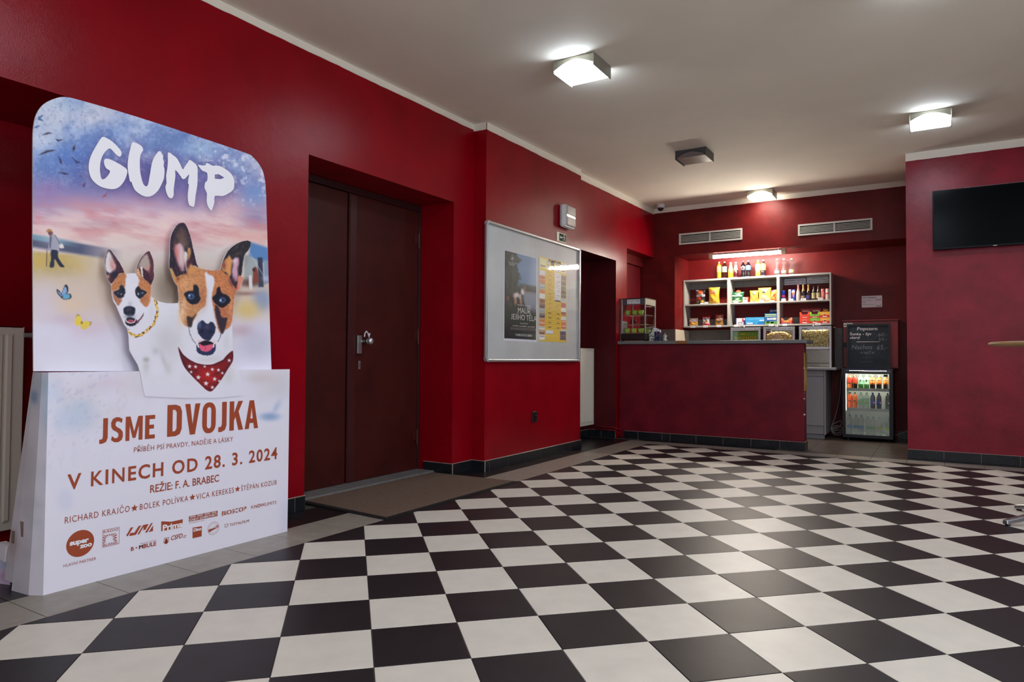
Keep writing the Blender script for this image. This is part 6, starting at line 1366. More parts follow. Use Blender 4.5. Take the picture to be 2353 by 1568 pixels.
bottle('drink_bottle', 'pale green lemonade bottle with smiling label', 1741.8, 11.6, 598.5, yb, z2_, PET, (168, 168, 60), (.38, .78, (170, 226, 190)), (150, 226, 190), GT, extra=[(.60, .64, (40, 90, 130)), (.46, .49, (40, 110, 100))])
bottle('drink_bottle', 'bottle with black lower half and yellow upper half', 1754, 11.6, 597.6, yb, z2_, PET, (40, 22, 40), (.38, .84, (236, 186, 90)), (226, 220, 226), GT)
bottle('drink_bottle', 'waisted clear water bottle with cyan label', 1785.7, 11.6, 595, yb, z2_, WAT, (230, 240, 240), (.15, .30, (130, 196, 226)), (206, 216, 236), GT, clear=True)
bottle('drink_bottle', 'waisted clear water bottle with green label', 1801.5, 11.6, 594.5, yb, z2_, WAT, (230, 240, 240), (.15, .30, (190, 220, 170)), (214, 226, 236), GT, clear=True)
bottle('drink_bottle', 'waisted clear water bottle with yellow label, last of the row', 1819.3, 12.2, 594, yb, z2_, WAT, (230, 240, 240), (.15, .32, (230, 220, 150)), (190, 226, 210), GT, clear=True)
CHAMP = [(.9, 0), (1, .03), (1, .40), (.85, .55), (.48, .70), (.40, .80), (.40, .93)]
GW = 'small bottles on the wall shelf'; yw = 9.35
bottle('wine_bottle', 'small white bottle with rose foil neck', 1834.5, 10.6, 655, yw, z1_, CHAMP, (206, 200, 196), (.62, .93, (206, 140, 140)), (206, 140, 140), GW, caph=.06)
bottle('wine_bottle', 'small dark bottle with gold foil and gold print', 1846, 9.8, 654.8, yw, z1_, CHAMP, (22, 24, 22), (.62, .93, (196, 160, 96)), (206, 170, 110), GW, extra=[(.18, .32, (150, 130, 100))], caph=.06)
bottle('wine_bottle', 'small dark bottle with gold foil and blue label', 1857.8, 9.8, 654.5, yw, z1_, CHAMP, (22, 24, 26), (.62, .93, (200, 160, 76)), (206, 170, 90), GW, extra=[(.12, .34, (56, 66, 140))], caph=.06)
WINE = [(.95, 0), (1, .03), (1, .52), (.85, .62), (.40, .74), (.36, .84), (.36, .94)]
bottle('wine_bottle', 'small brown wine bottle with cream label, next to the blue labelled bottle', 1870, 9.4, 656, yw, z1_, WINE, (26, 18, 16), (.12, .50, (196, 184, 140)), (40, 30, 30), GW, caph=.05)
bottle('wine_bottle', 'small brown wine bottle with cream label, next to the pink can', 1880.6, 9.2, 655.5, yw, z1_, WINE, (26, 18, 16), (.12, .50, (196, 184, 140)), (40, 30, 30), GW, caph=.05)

# ================================================================ popcorn and nacho cabinets on the worktop
ALW = mat('white_aluminium', lin_rgb=(.52, .53, .55), rough=.35, metal=.35); SST = mat('stainless_sheet', lin_rgb=(.36, .34, .30), rough=.38, metal=.85, noise=(40, .06, 3)); DRS = mat('dark_maroon_side', lin_rgb=(.035, .008, .009), rough=.35)
PANE = glassmat('clear_pane')
ZW = .8585
def warm_cab(x0, x1, label, kind, note):
    t = thing('display_cabinet', ((x0+x1)/2, 9.2, ZW), label, 'display cabinet', 'popcorn and nacho cabinets'); y0, y1, zt = 8.98, 9.40, 1.358; e = .024
    for a in (x0, x1-e): box('corner_post', ALW, a, a+e, y0, y0+e, ZW, zt, t, bevel=.002); box('corner_post', ALW, a, a+e, y1-e, y1, ZW, zt, t, bevel=.002)
    box('top_rail', ALW, x0+e, x1-e, y0, y0+.02, zt-.045, zt, t); box('roof', ALW, x0+e, x1-e, y0+.02, y1-e, zt-.012, zt, t)
    box('side_panel', DRS, x0+.002, x0+.010, y0+e, y1-e, ZW, zt-.01, t); box('side_panel', DRS, x1-.010, x1-.002, y0+e, y1-e, ZW, zt-.01, t); box('back_panel', DRS, x0+.02, x1-.02, y1-.02, y1-.01, ZW, zt-.01, t)
    box('middle_rail', ALW, x0+e, x1-e, y0, y0+.02, ZW+.225, ZW+.250, t)
    box('lower_door', SST, x0+e+.002, x1-e-.002, y0+.002, y0+.016, ZW+.052, ZW+.212, t, bevel=.001); box('door_handle', mat('bright_bar', lin_rgb=(.7, .7, .72), rough=.2, metal=.9), x0+e, x1-e-.008, y0-.012, y0-.002, ZW+.213, ZW+.223, t, bevel=.003)
    dr = box('crumb_drawer', SST, x0+e+.002, x1-e-.002, y0+.004, y0+.02, ZW+.006, ZW+.046, t); box('drawer_handle', mat('bright_bar'), (x0+x1)/2-.06, (x0+x1)/2+.05, y0-.004, y0+.004, ZW+.020, ZW+.030, dr)
    zf = ZW+.250
    box('window_pane', PANE, x0+e, x1-e, y0+.008, y0+.0085, zf, zt-.045, t)
    W_ = x1-x0
    if kind == 'nacho':
        gp = mat('leaf_green_print', rgb=(96, 158, 52)); box('brand_panel', gp, x0+e+.002, x1-e-.002, y0+.012, y0+.014, zt-.175, zt-.055, t)
        box('panel_trim', mat('ochre_trim', rgb=(120, 106, 50)), x0+e+.002, x1-e-.002, y0+.0115, y0+.0135, zt-.185, zt-.172, t)
        for lift, mm, bo in ((.0, mat('dark_red_print', rgb=(110, 20, 16)), .07), (.0006, Ym, .015)):
            g = G(); lay_text(g, 'CORNICO´S', (x0+.075, y0+.0112-lift, zt-.098), (x1-.095, y0+.0112-lift, zt-.098), .026, (0, 0, 1), 0., bo, 1.1, 0, 0, 2); lay_text(g, 'NACHOS', (x0+.052, y0+.0112-lift, zt-.155), (x1-.055, y0+.0112-lift, zt-.155), .040, (0, 0, 1), 0., bo, 1.1, 0, 0, 2); g.build('lettering', mm, t, kind='stuff')
    else:
        rng = np.random.default_rng(3 if kind == 'a' else 9); g = G(); base = []
        N_ = 1500
        for k in range(N_):
            u, v = rng.random(), rng.random(); x = x0+e+.012+(W_-2*e-.024)*u; hmax = (zt-.06-zf)*(1-.0*(u)) if kind == 'b' else (zt-.075-zf)*(1-1.2*max(0, abs(u-.45)-.22)**1.2)
            z = zf+.008+hmax*v; r = .0068+.0035*rng.random(); y = y0+.026+.02*rng.random()
            q = []; 
            o_ = rng.random(3)*6.28
            for a, b in ((0, 0), (1, 0), (-1, 0), (0, 1), (0, -1), (.7, .7), (-.7, -.7), (.7, -.7), (-.7, .7)):
                pass
            n = len(g.v); vs = [(x+r*dx*(.8+.4*rng.random()), y+r*dy*.8, z+r*dz*(.8+.4*rng.random())) for dx, dy, dz in ((1, 0, 0), (.3, 0, .95), (-.8, 0, .6), (-.8, 0, -.6), (.3, 0, -.95), (0, -1, .1), (0, 1, 0))]
            g.add(vs, [(0, 1, 5), (1, 2, 5), (2, 3, 5), (3, 4, 5), (4, 0, 5), (1, 0, 6), (2, 1, 6), (3, 2, 6), (4, 3, 6), (0, 4, 6)], int(rng.integers(3)))
        cl = ((.70, .50, .22), (.78, .60, .32), (.42, .22, .07)) if kind == 'a' else ((.66, .54, .26), (.74, .64, .36), (.38, .25, .08))
        g.build('popcorn', [mat('popcorn_%s%d' % (kind, i), lin_rgb=c, rough=.8) for i, c in enumerate(cl)], t, kind='stuff', smooth=False)
        box('added_glow_strip', emat('popcorn_fill_glow', (1., .84, .60), 45.), x0+e+.02, x1-e-.02, y0+.024, y0+.034, zt-.030, zt-.022, t)  # unseen glowing strip added behind the top rail to brighten the popcorn
        box('popcorn_bed', mat('popcorn_%s2' % kind), x0+e+.002, x1-e-.002, y0+.045, y0+.30, zf, zf+.10, t)
    n1 = flat_note('price_strip', x1-e-.15, x1-e-.004, zt-.036, zt-.010, y0-.0005, t, [(note[0], .04, .6, .25, .5), (note[1], .66, .97, .2, .6)])
    if kind != 'nacho': g = G(); lay_text(g, 'Cornico', (x0+e+.006, y0-.001, zt-.036), (x0+e+.07, y0-.001, zt-.036), .017, (0, 0, 1), 0., .05, 1., 0, 0, 2); g.build('maker_mark', TINK, t, kind='stuff')
    g = G(); g.lathe([(.006, zt), (.009, zt+.006), (.003, zt+.014)], ((x0+x1)/2-.02, y0+.03, 0), 8); g.build('roof_stud', STEEL, t)
    return t
warm_cab(-2.248, -1.880, 'display cabinet with green and yellow nachos panel', 'nacho', ('NACHOS', '65kč'))
warm_cab(-1.842, -1.472, 'middle display cabinet with a heap of golden popcorn', 'a', ('ŠUNKA-SÝR', '60kč'))
warm_cab(-1.422, -1.060, 'display cabinet full of pale popcorn to the top, next to the cables', 'b', ('SLANÝ', '55kč'))

# ================================================================ drinks fridge
FB = mat('black_fridge_plastic', lin_rgb=(.010, .012, .018), rough=.35); FW = mat('white_fridge_lining', rgb=(226, 232, 228), rough=.5)
fx0, fx1, fy, fzt = -.943, -.418, 8.98, .848
fg = thing('drinks_fridge', ((fx0+fx1)/2, 9.22, 0), 'black glass-door drinks fridge, lit inside, under the chalkboard', 'fridge')
y1 = 9.47
box('side_wall', FB, fx0, fx0+.028, fy+.045, y1, .035, fzt-.012, fg); box('side_wall', FB, fx1-.028, fx1, fy+.045, y1, .035, fzt-.012, fg)
box('rear_wall', FB, fx0+.028, fx1-.028, y1-.025, y1, .035, fzt-.012, fg); box('base', FB, fx0+.028, fx1-.028, fy+.045, y1-.025, .035, .062, fg)
box('top', FB, fx0-.004, fx1+.004, fy+.02, y1, fzt-.012, fzt, fg, bevel=.004)
g = G(); a, b = fx0+.0285, fx1-.0285
g.box(a, a+.003, fy+.05, y1-.03, .0625, fzt-.02); g.box(b-.003, b, fy+.05, y1-.03, .0625, fzt-.02); g.box(a, b, y1-.03, y1-.0255, .0625, fzt-.02); g.box(a, b, fy+.05, y1-.03, .0625, .066); g.box(a, b, fy+.05, y1-.03, fzt-.02, fzt-.0155)
g.build('lining', FW, fg)
for xx in (fx0+.05, fx1-.05):
    for yy in (fy+.08, y1-.05): G().lathe([(.018, 0.0005), (.018, .035)], (xx, yy, 0), 12).build('foot', FB, fg)
dr = box('door_rail', FB, fx0, fx1, fy, fy+.04, .034, .072, fg, bevel=.004); box('door_rail', FB, fx0, fx1, fy, fy+.04, .787, .800, fg)
box('door_stile', FB, fx0, -.912, fy, fy+.04, .072, .787, fg); box('door_stile', FB, -.457, fx1, fy, fy+.04, .072, .787, fg)
box('header_strip', mat('grey_header', lin_rgb=(.10, .095, .09), rough=.3), fx0+.02, fx1-.012, fy-.001, fy+.04, .800, .822, fg)
box('blue_header', mat('indigo_header', lin_rgb=(.022, .022, .085), rough=.3), fx0-.004, fx1+.002, fy-.003, fy+.04, .823, .845, fg, bevel=.003)
G().add([(-.912, fy+.012, .072), (-.457, fy+.012, .072), (-.457, fy+.012, .787), (-.912, fy+.012, .787)], [(0, 1, 2, 3)]).build('door_glass', PANE, fg)
G().prism([(fx0+.03, .802), (fx0+.175, .802), (fx0+.19, .822), (fx0+.03, .822)], (0, fy-.0025, 0), (1, 0, 0), (0, 0, 1), (0, 1, 0), .002).build('handle_recess', FB, fg)
box('thermostat_label', mat('dark_label', rgb=(40, 46, 56)), -.512, -.470, fy+.009, fy+.011, .757, .783, fg)
box('interior_lamp', emat('fridge_lamp', (1., .94, .78), 70.), a+.04, b-.04, fy+.052, fy+.066, fzt-.028, fzt-.021, fg)
box('interior_lamp', emat('fridge_side_lamp', (1., .93, .78), 3.5), a+.0035, a+.007, fy+.052, fy+.060, .35, fzt-.03, fg)
SHG = mat('frosted_shelf_edge', lin_rgb=(.36, .42, .40), rough=.35)
for zz in (.586, .352):
    s_ = box('shelf_rack', SHG, a+.008, b-.008, fy+.052, fy+.056, zz-.004, zz+.030, fg)
    g = G()
    for k in range(20): g.box(a+.012+k*.0225, a+.0145+k*.0225, fy+.058, y1-.04, zz-.002, zz+.0005)
    g.build('shelf_wire', mat('white_wire', rgb=(200, 205, 205)), s_, kind='stuff')
yb1 = 9.105; GF = 'bottles in the drinks fridge'; FL = (fx0+.0365, fx1-.033)
cx = lambda c: 1900+c/8.71
r1_ = [(430, (236, 120, 50), (190, 60, 44), (226, 90, 60), 'orange juice bottle with red label, leftmost of the top rack'), (550, (30, 18, 22), (200, 70, 50), (226, 90, 60), 'dark tea bottle with red and green label on the top rack'), (668, (60, 130, 60), (170, 226, 190), (150, 220, 170), 'green lemonade bottle with white cloud label next to the dark tea bottle'),
       (785, (70, 140, 60), (190, 236, 200), (150, 220, 170), 'green lemonade bottle with white cloud label in the middle of the top rack'), (903, (26, 16, 20), (236, 160, 80), (240, 190, 120), 'dark bottle with slanted peach label just right of the green bottles'), (1032, (26, 16, 20), (240, 160, 70), (240, 190, 120), 'dark bottle with slanted orange label, last but one of the top rack'), (1170, (26, 16, 20), (240, 150, 60), (240, 190, 120), 'dark bottle with orange label behind the thermostat tag')]
for c, lq, lb, cp, lab in r1_:
    bottle('drink_bottle', lab, cx(c), 12.2, .775, yb1, .5885, [(.85, 0), (1, .03), (1, .72), (.85, .82), (.5, .92), (.4, .96)], lq, (.40, .84, lb), cp, GF, xlim=FL, extra=[(.40, .47, (90, 160, 60))] if c < 560 else [(.56, .74, (226, 232, 240))] if c < 800 else [(.40, .50, (236, 110, 60)), (.62, .72, (240, 214, 190))])
r2_ = [(432, (240, 96, 30), None, (60, 80, 60), 'orange soda bottle with dark logo patch at the edge of the middle rack'), (550, (240, 120, 60), None, (120, 160, 120), 'lighter orange soda bottle, second on the middle rack'), (672, 0, (120, 190, 150), (140, 210, 170), 'clear bottle with green label next to the orange sodas'), (785, 0, (130, 200, 150), (140, 210, 170), 'clear bottle with green label in the middle of the middle rack'),
       (905, (60, 66, 80), (46, 66, 130), (70, 100, 190), 'cola bottle with blue label and blue cap nearer the green labels'), (1030, (50, 54, 66), (46, 70, 140), (80, 110, 200), 'cola bottle with blue label and blue cap nearer the door hinge'), (1205, (56, 60, 66), (70, 76, 84), (60, 70, 70), 'cola bottle with black label against the side of the middle rack')]
for k, (c, lq, lb, cp, lab) in enumerate(r2_):
    t, x, r, H = bottle('drink_bottle', lab, cx(c), 11.8, .566, yb1, .3545, PETW, lq or (200, 220, 215), (.32, .60, lb) if lb else (.42, .60, lq), cp, GF, xlim=FL, clear=('pale_plastic' if lq == 0 else False))
    if k < 2: G().prism([(-.014, 0), (.014, .006), (.014, .016), (-.014, .010)], (x, yb1-r-.002, .3545+H*.46), (1, 0, 0), (0, 0, 1), (0, -1, 0), .0004).build('logo_patch', mat('dark_label'), t)
    elif k < 4: G().lathe([(.011, yb1-r-.0025), (.011, yb1-r-.002)], (x+.004, 0, .3545+H*.46), 14, 'y').build('round_logo', mat('wrap_206_110_80', rgb=(206, 110, 80)), t)
    else:
        q = G(); zc_ = .3545+H*.46; q.add([(x+.012+.0125*math.cos(i*math.pi/6), yb1-r*.95, zc_+.0125*math.sin(i*math.pi/6)) for i in range(7)], [tuple(range(7))]); q.build('logo_upper', Rm, t)
        q = G(); q.add([(x+.012+.0125*math.cos(math.pi+i*math.pi/6), yb1-r*.95, zc_+.0125*math.sin(math.pi+i*math.pi/6)) for i in range(7)], [tuple(range(7))]); q.build('logo_lower', Wm, t)
r3_ = [(430, (110, 150, 210), (120, 150, 190)), (570, (120, 160, 220), (120, 150, 190)), (678, (120, 165, 225), (120, 150, 190)), (808, (140, 200, 180), (150, 180, 150)), (915, (130, 190, 170), (150, 180, 150)), (1040, (150, 205, 185), (190, 200, 120)), (1208, (150, 205, 190), (190, 200, 120))]
names = ['blue-capped water bottle at the edge of the bottom rack', 'second blue-capped water bottle of the bottom rack', 'third blue-capped water bottle, beside the green caps', 'green-capped water bottle next to the blue caps', 'green-capped water bottle, second of its colour', 'green tinted water bottle with yellow label, nearer the middle', 'green tinted water bottle with yellow label against the fridge side']
for k, (c, cp, lb) in enumerate(r3_):
    bottle('drink_bottle', names[k], cx(c), 11.4, .296-.012*(k > 2), yb1, .0665, PETW, (225, 235, 235), (.30, .44, lb), cp, GF, xlim=FL, clear=True if k < 5 else 'green_plastic')

# ================================================================ red meter cupboard and chalkboard, price note
RB = mat('red_meter_cupboard', lin_rgb=(.24, .016, .018), rough=.35, noise=(8, .15, 4))
mc = thing('meter_cupboard', (-.67, 9.42, 1.13), 'red painted sheet-metal meter cupboard behind the chalkboard', 'cupboard')
box('body', RB, -.972, -.374, 9.36, YBACK-.001, .850, 1.425, mc, bevel=.003); box('door', RB, -.966, -.380, 9.348, 9.359, .862, 1.412, mc, bevel=.002); box('top_lip', RB, -.980, -.366, 9.335, YBACK-.001, 1.426, 1.440, mc, bevel=.002)
G().lathe([(.032, 9.338), (.032, 9.347)], (at(1943, 793, y=9.34)[0], 0, at(1943, 793, y=9.34)[2]), 20, 'y').build('round_latch', mat('black_slot'), mc)
stx = at(1937.5, 745, y=9.345); box('sticker', TAGW, -.966, -.862, 9.3462, 9.3475, 1.378, 1.405, mc); box('sticker', TAGW, -.966, -.930, 9.3462, 9.3475, 1.356, 1.378, mc)
G().lathe([(.010, 9.3455), (.010, 9.346)], (-.950, 0, 1.378), 10, 'y').build('sticker_emblem', mat('olive_print', rgb=(130, 120, 60)), mc)
cb = thing('chalkboard', (-.684, 9.2, .8485), 'black framed chalkboard with popcorn and nacho prices on the fridge', 'chalkboard')
CF = mat('black_board_frame', lin_rgb=(.008, .011, .016), rough=.4); CS = mat('slate_face', lin_rgb=(.020, .034, .046), rough=.6, noise=(12, .25, 5))
bx0, bx1, bz0, bz1 = -.916, -.450, .849, 1.384
box('frame_rail', CF, bx0, bx1, 9.19, 9.21, bz0, bz0+.022, cb); box('frame_rail', CF, bx0, bx1, 9.19, 9.21, bz1-.022, bz1, cb); box('frame_stile', CF, bx0, bx0+.021, 9.19, 9.21, bz0+.022, bz1-.022, cb); box('frame_stile', CF, bx1-.021, bx1, 9.19, 9.21, bz0+.022, bz1-.022, cb)
box('slate', CS, bx0+.021, bx1-.021, 9.198, 9.208, bz0+.022, bz1-.022, cb)
def cbp(p): q = at(1900+p[0]/10.455, 720+p[1]/10.455, y=9.1975); return q
CHALK = mat('white_chalk', rgb=(240, 240, 242), rough=.9); CHALKF = mat('faint_chalk', rgb=(150, 158, 166), rough=.9); CHALKV = mat('wiped_chalk', rgb=(92, 102, 112), rough=.9)
for m_, L_ in ((CHALK, (('Popcorn', (725, 408), (1212, 408), 78, .015), ('Šunka - Sýr', (550, 530), (1078, 530), 62, .012), ('slaný', (550, 615), (800, 610), 56, .012), )), (CHALKF, (('60,-', (1230, 560), (1450, 545), 88, -.01), ('55,-', (1240, 662), (1450, 650), 70, -.01), ('Nachos', (600, 868), (1085, 862), 108, -.008), ('65,-', (1200, 880), (1440, 872), 118, -.008), ('-rajče', (790, 975), (1140, 975), 70, -.01))), (CHALKV, (('-sýr', (805, 1085), (1040, 1080), 64, -.01), ('-jalapeño', (820, 1190), (1100, 1185), 54, -.015)))):
    g = G()
    for s, a, b, c, bo in L_:
        A_, B_ = cbp(a), cbp(b); cap_ = A_[2]*0+np.linalg.norm(cbp((a[0], a[1]-c))-A_); lay_text(g, s, A_, B_, cap_, (0, 0, 1), 0., bo, 1., .08 if m_ is CHALK else .12)
    if m_ is CHALK:
        A_, B_ = cbp((715, 690)), cbp((1265, 684)); g.add([(A_[0], A_[1], A_[2]-.003), (B_[0], B_[1], A_[2]-.002), (B_[0], B_[1], A_[2]+.002), (A_[0], A_[1], A_[2]+.003)], [(0, 1, 2, 3)])
    g.build('chalk_writing', m_, cb, kind='stuff')
pn = flat_note('price_note', -.775, -.551, 1.601, 1.744, YBACK, None, [('KÁVA ESPRESSO', .03, .74, .80, .09), ('55 KČ', .70, .95, .58, .12), ('nealko. studená', .04, .46, .58, .05), ('ČAJ', .05, .2, .40, .10), ('různé druhy, porce', .04, .62, .24, .05), ('30 KČ', .70, .95, .05, .12)])
tag(pn, 'white espresso and tea price note on the dark red back wall', 'price note')

# ================================================================ cables
CBW = mat('pale_cable', lin_rgb=(.30, .27, .23), rough=.5); CBK = mat('black_cable', lin_rgb=(.012, .012, .014), rough=.5)
def spl(P, k=6):
    P = [np.array(p, float) for p in P]; P = [2*P[0]-P[1]]+P+[2*P[-1]-P[-2]]; out = []
    for i in range(1, len(P)-2):
        a, b, c, d = P[i-1], P[i], P[i+1], P[i+2]
        for t in np.arange(k)/k: out.append(.5*((2*b)+(-a+c)*t+(2*a-5*b+4*c-d)*t*t+(-a+3*b-3*c+d)*t**3))
    out.append(P[-2]); return out
def cable(L_, y, r, m, label, name='cable', kk=6):
    pts = [at(p[0], p[1], y=y+(p[2] if len(p) > 2 else 0)) for p in L_]; pts = [(p[0], p[1], max(p[2], r+.001)) for p in pts]
    return tag(G().tube(spl(pts, kk), r, 7).build(name, m, None, smooth=True), label, 'cable')
cable([(1934, 843, .0), (1935, 855), (1932, 878), (1929, 915), (1920, 955), (1912, 976), (1909, 988)], 9.28, .0055, CBW, 'pale cable sagging down from the last popcorn cabinet')
cable([(1935, 866, -.005), (1934, 880, -.005), (1931, 900, .05), (1930, 925, .05), (1931, 948, .05), (1936, 957, .06)], 9.30, .005, CBK, 'black cable hanging between the worktop and the fridge')
cable([(1930, 866), (1929, 905), (1925, 940), (1926, 975), (1927, 990)], 9.40, .004, CBK, 'thin black cable dropping to the floor beside the tangle')
cable([(1909, 988), (1912, 978), (1920, 972), (1932, 968), (1934, 974), (1927, 982), (1918, 984), (1912, 990), (1922, 996), (1932, 992), (1936, 985), (1926, 979), (1914, 982), (1911, 992), (1918, 999), (1930, 1000), (1936, 997)], 9.26, .0065, CBW, 'knotted heap of pale extension cable on the floor beside the fridge', 'cable_tangle')
cable([(1910, 992), (1920, 990), (1934, 990), (1936, 994), (1924, 996), (1913, 994), (1914, 988), (1926, 986), (1935, 988)], 9.20, .0055, mat('grey_cable', lin_rgb=(.2, .19, .18)), 'grey cable coil lying in front of the pale tangle', 'cable_tangle')
cable([(2051, 1000.5), (2060, 1000), (2070, 997), (2079, 993), (2089, 988)], 9.22, .0055, CBW, 'pale cable curving from the fridge towards the television wall')

# ================================================================ side door behind the counter
d2 = thing('door_2', (-3.455, 8.4, 0), None, None); d2['kind'] = 'structure'
box('door_leaf', mat('red_side_door', lin_rgb=(.12, .0008, .005), rough=.4), -3.455, -3.43, 7.97, 8.86, .01, 2.195, d2)
q = at(1455, 738, x=-3.40); kn = G().lathe([(.010, -3.43), (.010, -3.40), (.024, -3.39), (.027, -3.375), (.018, -3.362), (.003, -3.36)], (0, q[1], q[2]), 16, 'x').build('door_knob', mat('black_slot'), d2, smooth=True)

# ================================================================ warming cabinet and small things on the counter
wx0, wx1, wy0, wy1, wz0, wz1 = -3.236, -2.925, 7.725, 8.08, 1.1575, 1.673
wc = thing('warming_cabinet', ((wx0+wx1)/2, 7.9, wz0), 'glass warming cabinet with green paper bowls at the pier end of the counter', 'display cabinet')
SPM = mat('satin_steel_post', lin_rgb=(.40, .38, .38), rough=.3, metal=.8); WD = mat('dark_brown_plastic', lin_rgb=(.022, .014, .014), rough=.4)
box('base', WD, wx0+.0, wx1+.006, wy0-.004, wy1, wz0+.014, wz0+.092, wc, bevel=.005)
for xx in (wx0+.03, wx1-.03):
    for yy in (wy0+.03, wy1-.03): G().lathe([(.012, wz0+.0003), (.014, wz0+.015)], (xx, yy, 0), 10).build('foot', mat('black_slot'), wc)
for xx in (wx0, wx1-.016):
    for yy in (wy0, wy1-.016): box('corner_post', SPM, xx, xx+.016, yy, yy+.016, wz0+.092, wz1-.004, wc, bevel=.003)
box('roof', WD, wx0-.003, wx1+.003, wy0-.003, wy1+.003, wz1-.004, wz1+.002, wc)
box('header_panel', mat('grey_header_panel', lin_rgb=(.085, .08, .10), rough=.4), wx0+.016, wx1-.016, wy0+.002, wy0+.01, wz1-.078, wz1-.004, wc); box('side_header', mat('pale_header_panel', lin_rgb=(.32, .31, .26), rough=.4), wx1-.010, wx1-.002, wy0+.016, wy1-.016, wz1-.078, wz1-.004, wc)
flat_note('price_strip', at(1441, 700, y=wy0)[0], at(1470.5, 700, y=wy0)[0], wz1-.068, wz1-.014, wy0+.002, wc, [('NACHOS MENU', .04, .66, .55, .22), ('50kč', .70, .96, .5, .34), ('nachos, omáčka, nápoj dle nabídky', .03, .96, .12, .16)])
for P4 in (((wx0+.016, wy0+.006), (wx1-.016, wy0+.006)), ((wx1-.006, wy0+.016), (wx1-.006, wy1-.016)), ((wx1-.016, wy1-.006), (wx0+.016, wy1-.006))):
    (a_, b_), (c_, d_) = P4; G().add([(a_, b_, wz0+.094), (c_, d_, wz0+.094), (c_, d_, wz1-.079), (a_, b_, wz1-.079)], [(0, 1, 2, 3)]).build('glass_pane', PANE, wc)
zr = (wz0+.100, wz0+.205, wz0+.318)
WIRE = mat('bright_wire', lin_rgb=(.35, .30, .26), rough=.3, metal=.8)
for z in zr:
    g = G()
    for (p, q) in (((wx0+.02, wy0+.03), (wx1-.02, wy0+.03)), ((wx0+.02, wy1-.03), (wx1-.02, wy1-.03)), ((wx0+.02, wy0+.03), (wx0+.02, wy1-.03)), ((wx1-.02, wy0+.03), (wx1-.02, wy1-.03))): g.tube([(p[0], p[1], z), (q[0], q[1], z)], .0025, 6)
    for k in range(9): xx = wx0+.045+k*.028; g.tube([(xx, wy0+.03, z), (xx, wy1-.03, z)], .0014, 5)
    g.build('wire_rack', WIRE, wc)
GRN = mat('green_paper_bowl', lin_rgb=(.30, .46, .05), rough=.5); GRL = mat('pale_green_print', lin_rgb=(.6, .7, .3), rough=.5)
def bowl(x, y, z, label):
    t = thing('paper_bowl', (x, y, z), label, 'bowl', 'green paper bowls in the warming cabinet')
    G().lathe([(.028, .0005), (.036, .052), (.0375, .054), (.0345, .0535), (.027, .004)], (x, y, z), 18, cap=True).build('bowl_body', GRN, t, smooth=False)
    G().lathe([(.0297, .010), (.0352, .045)], (x, y, z+.0005), 18, cap=False).build('swirl_print', GRN, t)
    g = G(); rr = .0345
    for k in range(12):
        a0, a1 = k*math.pi/6, (k+1)*math.pi/6; f = lambda a, r_: (x+r_*math.cos(a), y-rr-.001, z+.028+r_*math.sin(a)*.8)
        g.add([f(a0, .013), f(a1, .013), f(a1, .009), f(a0, .009)], [(0, 1, 2, 3)])
    g.build('ring_print', GRL, t); G().lathe([(.005, y-rr-.0014), (.005, y-rr-.001)], (x, 0, z+.028), 10, 'y').build('dot_print', GRL, t)
for r_, (pz, cs) in enumerate(((zr[2], (440, 640, 815)), (zr[0], (425, 618, 815)))):
    for k, c in enumerate(cs):
        bowl(at(1405+c/12.06, 715, y=7.80)[0]+.004*(k == 0), 7.80, pz+.0028, 'green paper bowl, '+('left', 'middle', 'right')[k]+' in the front row of the '+('upper', 'bottom')[r_]+' rack')
bowl(-2.985, 7.93, zr[0]+.0028, 'green paper bowl at the back of the bottom rack by the side glass')
# patterned carton, tub of packets, jar of sachets
sp_ = mat('white_card_spots', rgb=(206, 206, 200), rough=.5)
def cow(A):
    A.c[:] = (200, 204, 190); n = fbm(A.x*10, A.y*24, 2.2, 2, 4); A.mixf((n > .56).astype(float)*.9, (34, 34, 38))
xa, xb = at(1491.5, 770, y=7.80)[0], at(1503, 770, y=7.80)[0]
pc = thing('patterned_carton', ((xa+xb)/2, 7.83, 1.1575), 'tall white carton with black blotches beside the warming cabinet', 'carton')
box('body', sp_, xa, xb, 7.80, 7.86, 1.1577, 1.318, pc); sheet('print', [(xa+.001, 1.159), (xb-.001, 1.159), (xb-.001, 1.317), (xa+.001, 1.317)], (0, 7.7992, 0), (1, 0, 0), (0, 0, 1), .006, cow, PRINT, pc, 'uv')
xa2, xb2 = xb+.003, at(1514.5, 770, y=7.80)[0]
tb_ = thing('packet_tub', ((xa2+xb2)/2, 7.83, 1.1575), 'dark blue tub stuffed with patterned packets', 'tub')
def navy(A):
    A.c[:] = (26, 34, 66); n = fbm(A.x*9, A.y*12, 2.2, 3, 14); A.mixf((n > .58).astype(float)*.7, (120, 140, 170)); A.blob(.5, .8, .15, .15, (170, 70, 60), .8, 2)
box('tub', mat('navy_tub', rgb=(26, 34, 66), rough=.3), xa2, xb2, 7.80, 7.86, 1.1577, 1.272, tb_); sheet('print', [(xa2+.001, 1.159), (xb2-.001, 1.159), (xb2-.001, 1.271), (xa2+.001, 1.271)], (0, 7.7992, 0), (1, 0, 0), (0, 0, 1), .006, navy, PRINT, tb_, 'uv')
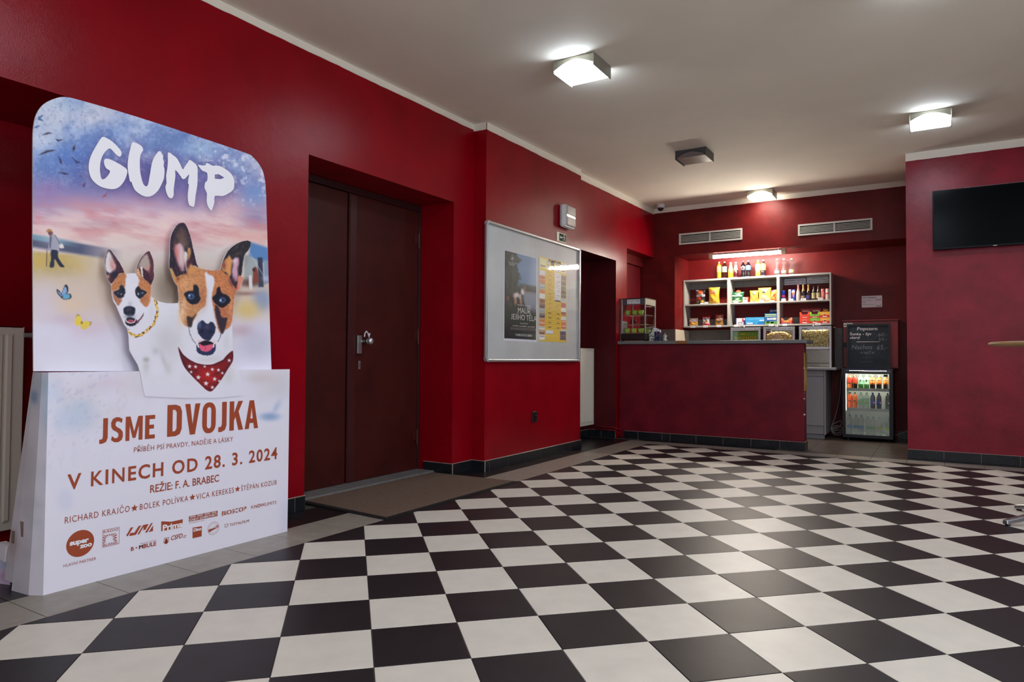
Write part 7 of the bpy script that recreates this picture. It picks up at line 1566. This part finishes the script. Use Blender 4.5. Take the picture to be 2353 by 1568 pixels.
for k, (dx, h_, c) in enumerate(((-.02, .045, (226, 226, 232)), (.004, .036, (206, 206, 214)), (.024, .026, (220, 220, 230)))):
    q = G(); xm = (xa2+xb2)/2+dx; q.hexa([(xm-.018, 7.82, 1.262), (xm+.014, 7.82, 1.262), (xm+.014, 7.835, 1.262), (xm-.018, 7.835, 1.262), (xm-.02, 7.815, 1.272+h_), (xm+.016, 7.815, 1.268+h_), (xm+.016, 7.83, 1.268+h_), (xm-.02, 7.83, 1.272+h_)]); q.build('packet', mat('packet_%d' % k, rgb=c, rough=.4), tb_)
xj, rj = xb2+.053, .050
jr = thing('glass_jar', (xj, 7.86, 1.1575), 'clear jar of white sugar sachets next to the blue tub', 'jar')
G().lathe([(rj*.9, .0005), (rj, .006), (rj, .10), (rj*1.03, .105)], (xj, 7.86, 1.1575), 24, cap=False).build('jar_wall', glassmat('jar_glass', (.86, .88, .9), .9, .02), jr)
G().lathe([(rj*.9, .0005), (rj*.9, .004)], (xj, 7.86, 1.1575), 24).build('jar_base', mat('jar_base_tint', rgb=(120, 124, 130), rough=.1), jr)
rng = np.random.default_rng(2)
for k in range(14):
    a, r_ = rng.random()*6.28, rng.random()*.026; cx_, cy_, cz_ = xj+r_*math.cos(a)+.006, 7.86+r_*math.sin(a), 1.164+k*.0052; w = rng.random()*3
    ex = np.array([math.cos(w), math.sin(w)*.5, .5*math.sin(w*2)]); ez = np.array([0, .3, 1.]); q = G(); q.prism([(-.014, -.008), (.014, -.008), (.014, .008), (-.014, .008)], (cx_, cy_, cz_), ex, ez, (.1, 1, 0), .002); q.build('sachet', mat('sachet_white', rgb=(214, 214, 200)), jr)
for (pa, pb) in ((1438, 1445), (1449, 1479)):
    xa, xb = at(pa, 781, y=7.71)[0], at(pb, 781, y=7.71)[0]; tag(box('leaflet', mat('cream_paper', rgb=(226, 200, 180), rough=.6), xa, xb, 7.665, 7.715, 1.1573, 1.1605), ('short' if pb < 1450 else 'long')+' cream leaflet lying before the foot of the warming cabinet', 'leaflet')
